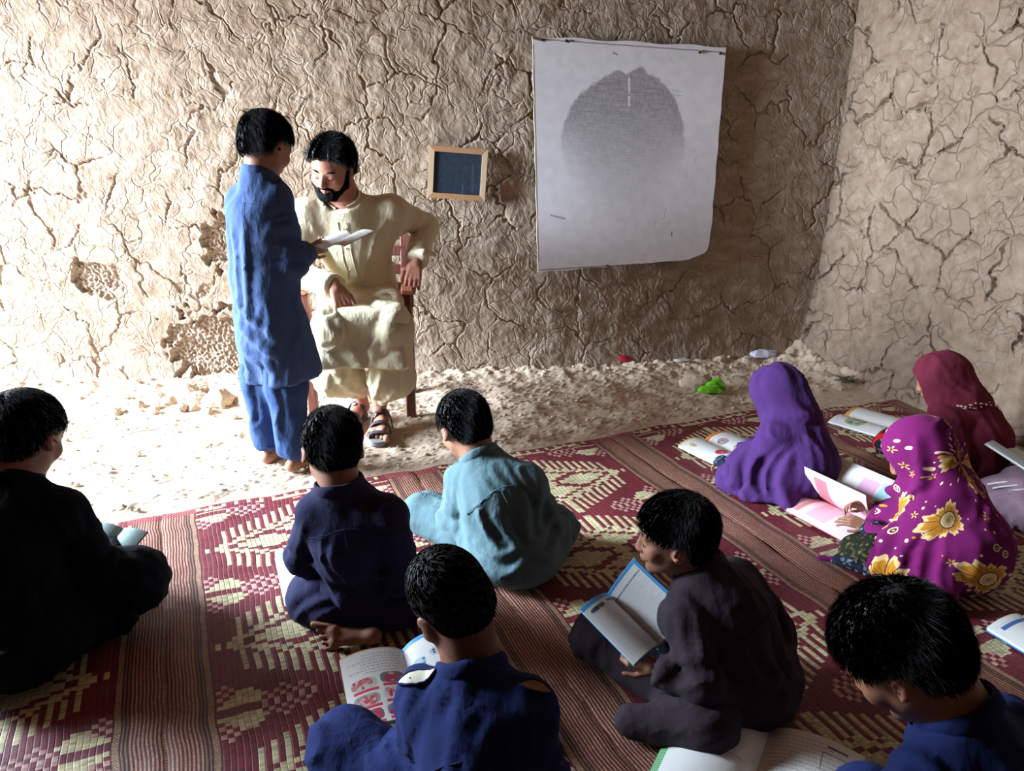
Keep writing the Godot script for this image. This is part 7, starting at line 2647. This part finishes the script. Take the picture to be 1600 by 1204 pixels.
	x.cut(Vector3(0, 0.022, 0), Vector3.DOWN)
	var bg := part("bag", vmesh(x, Vector3(1.87, 0.0, -2.46), 0.008, 14.0, Vector3(1, 0, 0.4), 6.0, 0.02), M["bag"], self)
	bg.position = Vector3(1.87, 0, -2.46)
	tag(bg, "soft mauve-grey bag with pale stripes lying behind the flowered veil", "bag")
	for k in 3: seam(bg, bg.position, x, [Vector3(1.70, 0.12, -2.50 + k * 0.035), Vector3(1.82, 0.14, -2.47 + k * 0.03), Vector3(1.98, 0.13, -2.40 + k * 0.03)], M["stripe"], 0.004, "stripe")

func crumple(at: Vector3, r: Vector3, sd: int, m: Material, called: String) -> MeshInstance3D:
	var o := part(called, rock_mesh(sd, 0.7), m, self)
	o.transform = Transform3D(Basis(Vector3.UP, sd * 0.37).scaled(r * 2.0), at)
	return o

func object_materials() -> void:
	M["iron"] = mat(rgb(40, 36, 34), 0.6)
	M["frame_wood"] = mat(rgb(206, 178, 146), 0.6)
	M["frame_wood_dark"] = mat(rgb(176, 132, 94), 0.6)
	var g := Gradient.new()
	g.offsets = PackedFloat32Array([0.0, 0.5, 1.0])
	g.colors = PackedColorArray([rgb(70, 36, 28), rgb(96, 50, 40), rgb(120, 68, 54)])
	var wn := noise(FastNoiseLite.TYPE_SIMPLEX_SMOOTH, 0.02, 4, 55)
	var w := mat(Color(1, 1, 1), 0.5, 0.45)
	w.albedo_texture = noise_tex(wn, 256, g)
	w.uv1_triplanar = true
	w.uv1_scale = Vector3(14, 1.6, 14)
	M["chair_wood"] = w
	M["chair_arm"] = mat(rgb(176, 112, 84), 0.4)
	M["cane"] = mat(rgb(168, 138, 98), 0.7)
	M["paper_edge"] = mat(rgb(222, 222, 216), 0.8)
	M["red_ink"] = mat(rgb(140, 50, 60), 0.8)
	M["ink"] = mat(rgb(60, 62, 70), 0.8)
	M["green_wrap"] = mat(rgb(110, 190, 40), 0.35)
	M["red_wrap"] = mat(rgb(178, 44, 62), 0.4)
	M["clear_wrap"] = mat(rgb(190, 186, 200), 0.35)
	M["paper_scrap"] = mat(rgb(196, 186, 172), 0.8)
	M["straw_m"] = mat(rgb(150, 128, 96), 0.8)
	M["weed"] = mat(rgb(96, 104, 78), 0.9)
	M["bag"] = cloth(rgb(128, 104, 116))
	M["stripe"] = mat(rgb(214, 210, 206), 0.7)

func _ready() -> void:
	var t0 := Time.get_ticks_msec()
	setup_view()
	make_materials()
	people_materials()
	girl_materials()
	object_materials()
	var hc: StandardMaterial3D = M["hair"].duplicate()
	hc.albedo_color = rgb(24, 20, 19)
	hc.roughness = 0.7
	hc.heightmap_enabled = true
	hc.heightmap_texture = M["tex_crease"]
	hc.heightmap_scale = 0.02
	hc.rim_enabled = false
	hc.uv1_triplanar = true
	hc.uv1_scale = Vector3(22, 22, 22)
	M["hair_crop"] = hc
	wall_noises()
	back_wall()
	right_wall()
	other_walls()
	dirt_floor()
	print("room ", Time.get_ticks_msec() - t0)
	woven_mats()
	print("mats ", Time.get_ticks_msec() - t0)
	whiteboard()
	slate()
	chair()
	books()
	litter()
	print("objects ", Time.get_ticks_msec() - t0)
	boys()
	print("boys ", Time.get_ticks_msec() - t0)
	standing_boy()
	teacher()
	print("adults ", Time.get_ticks_msec() - t0)
	girls()
	print("girls ", Time.get_ticks_msec() - t0)
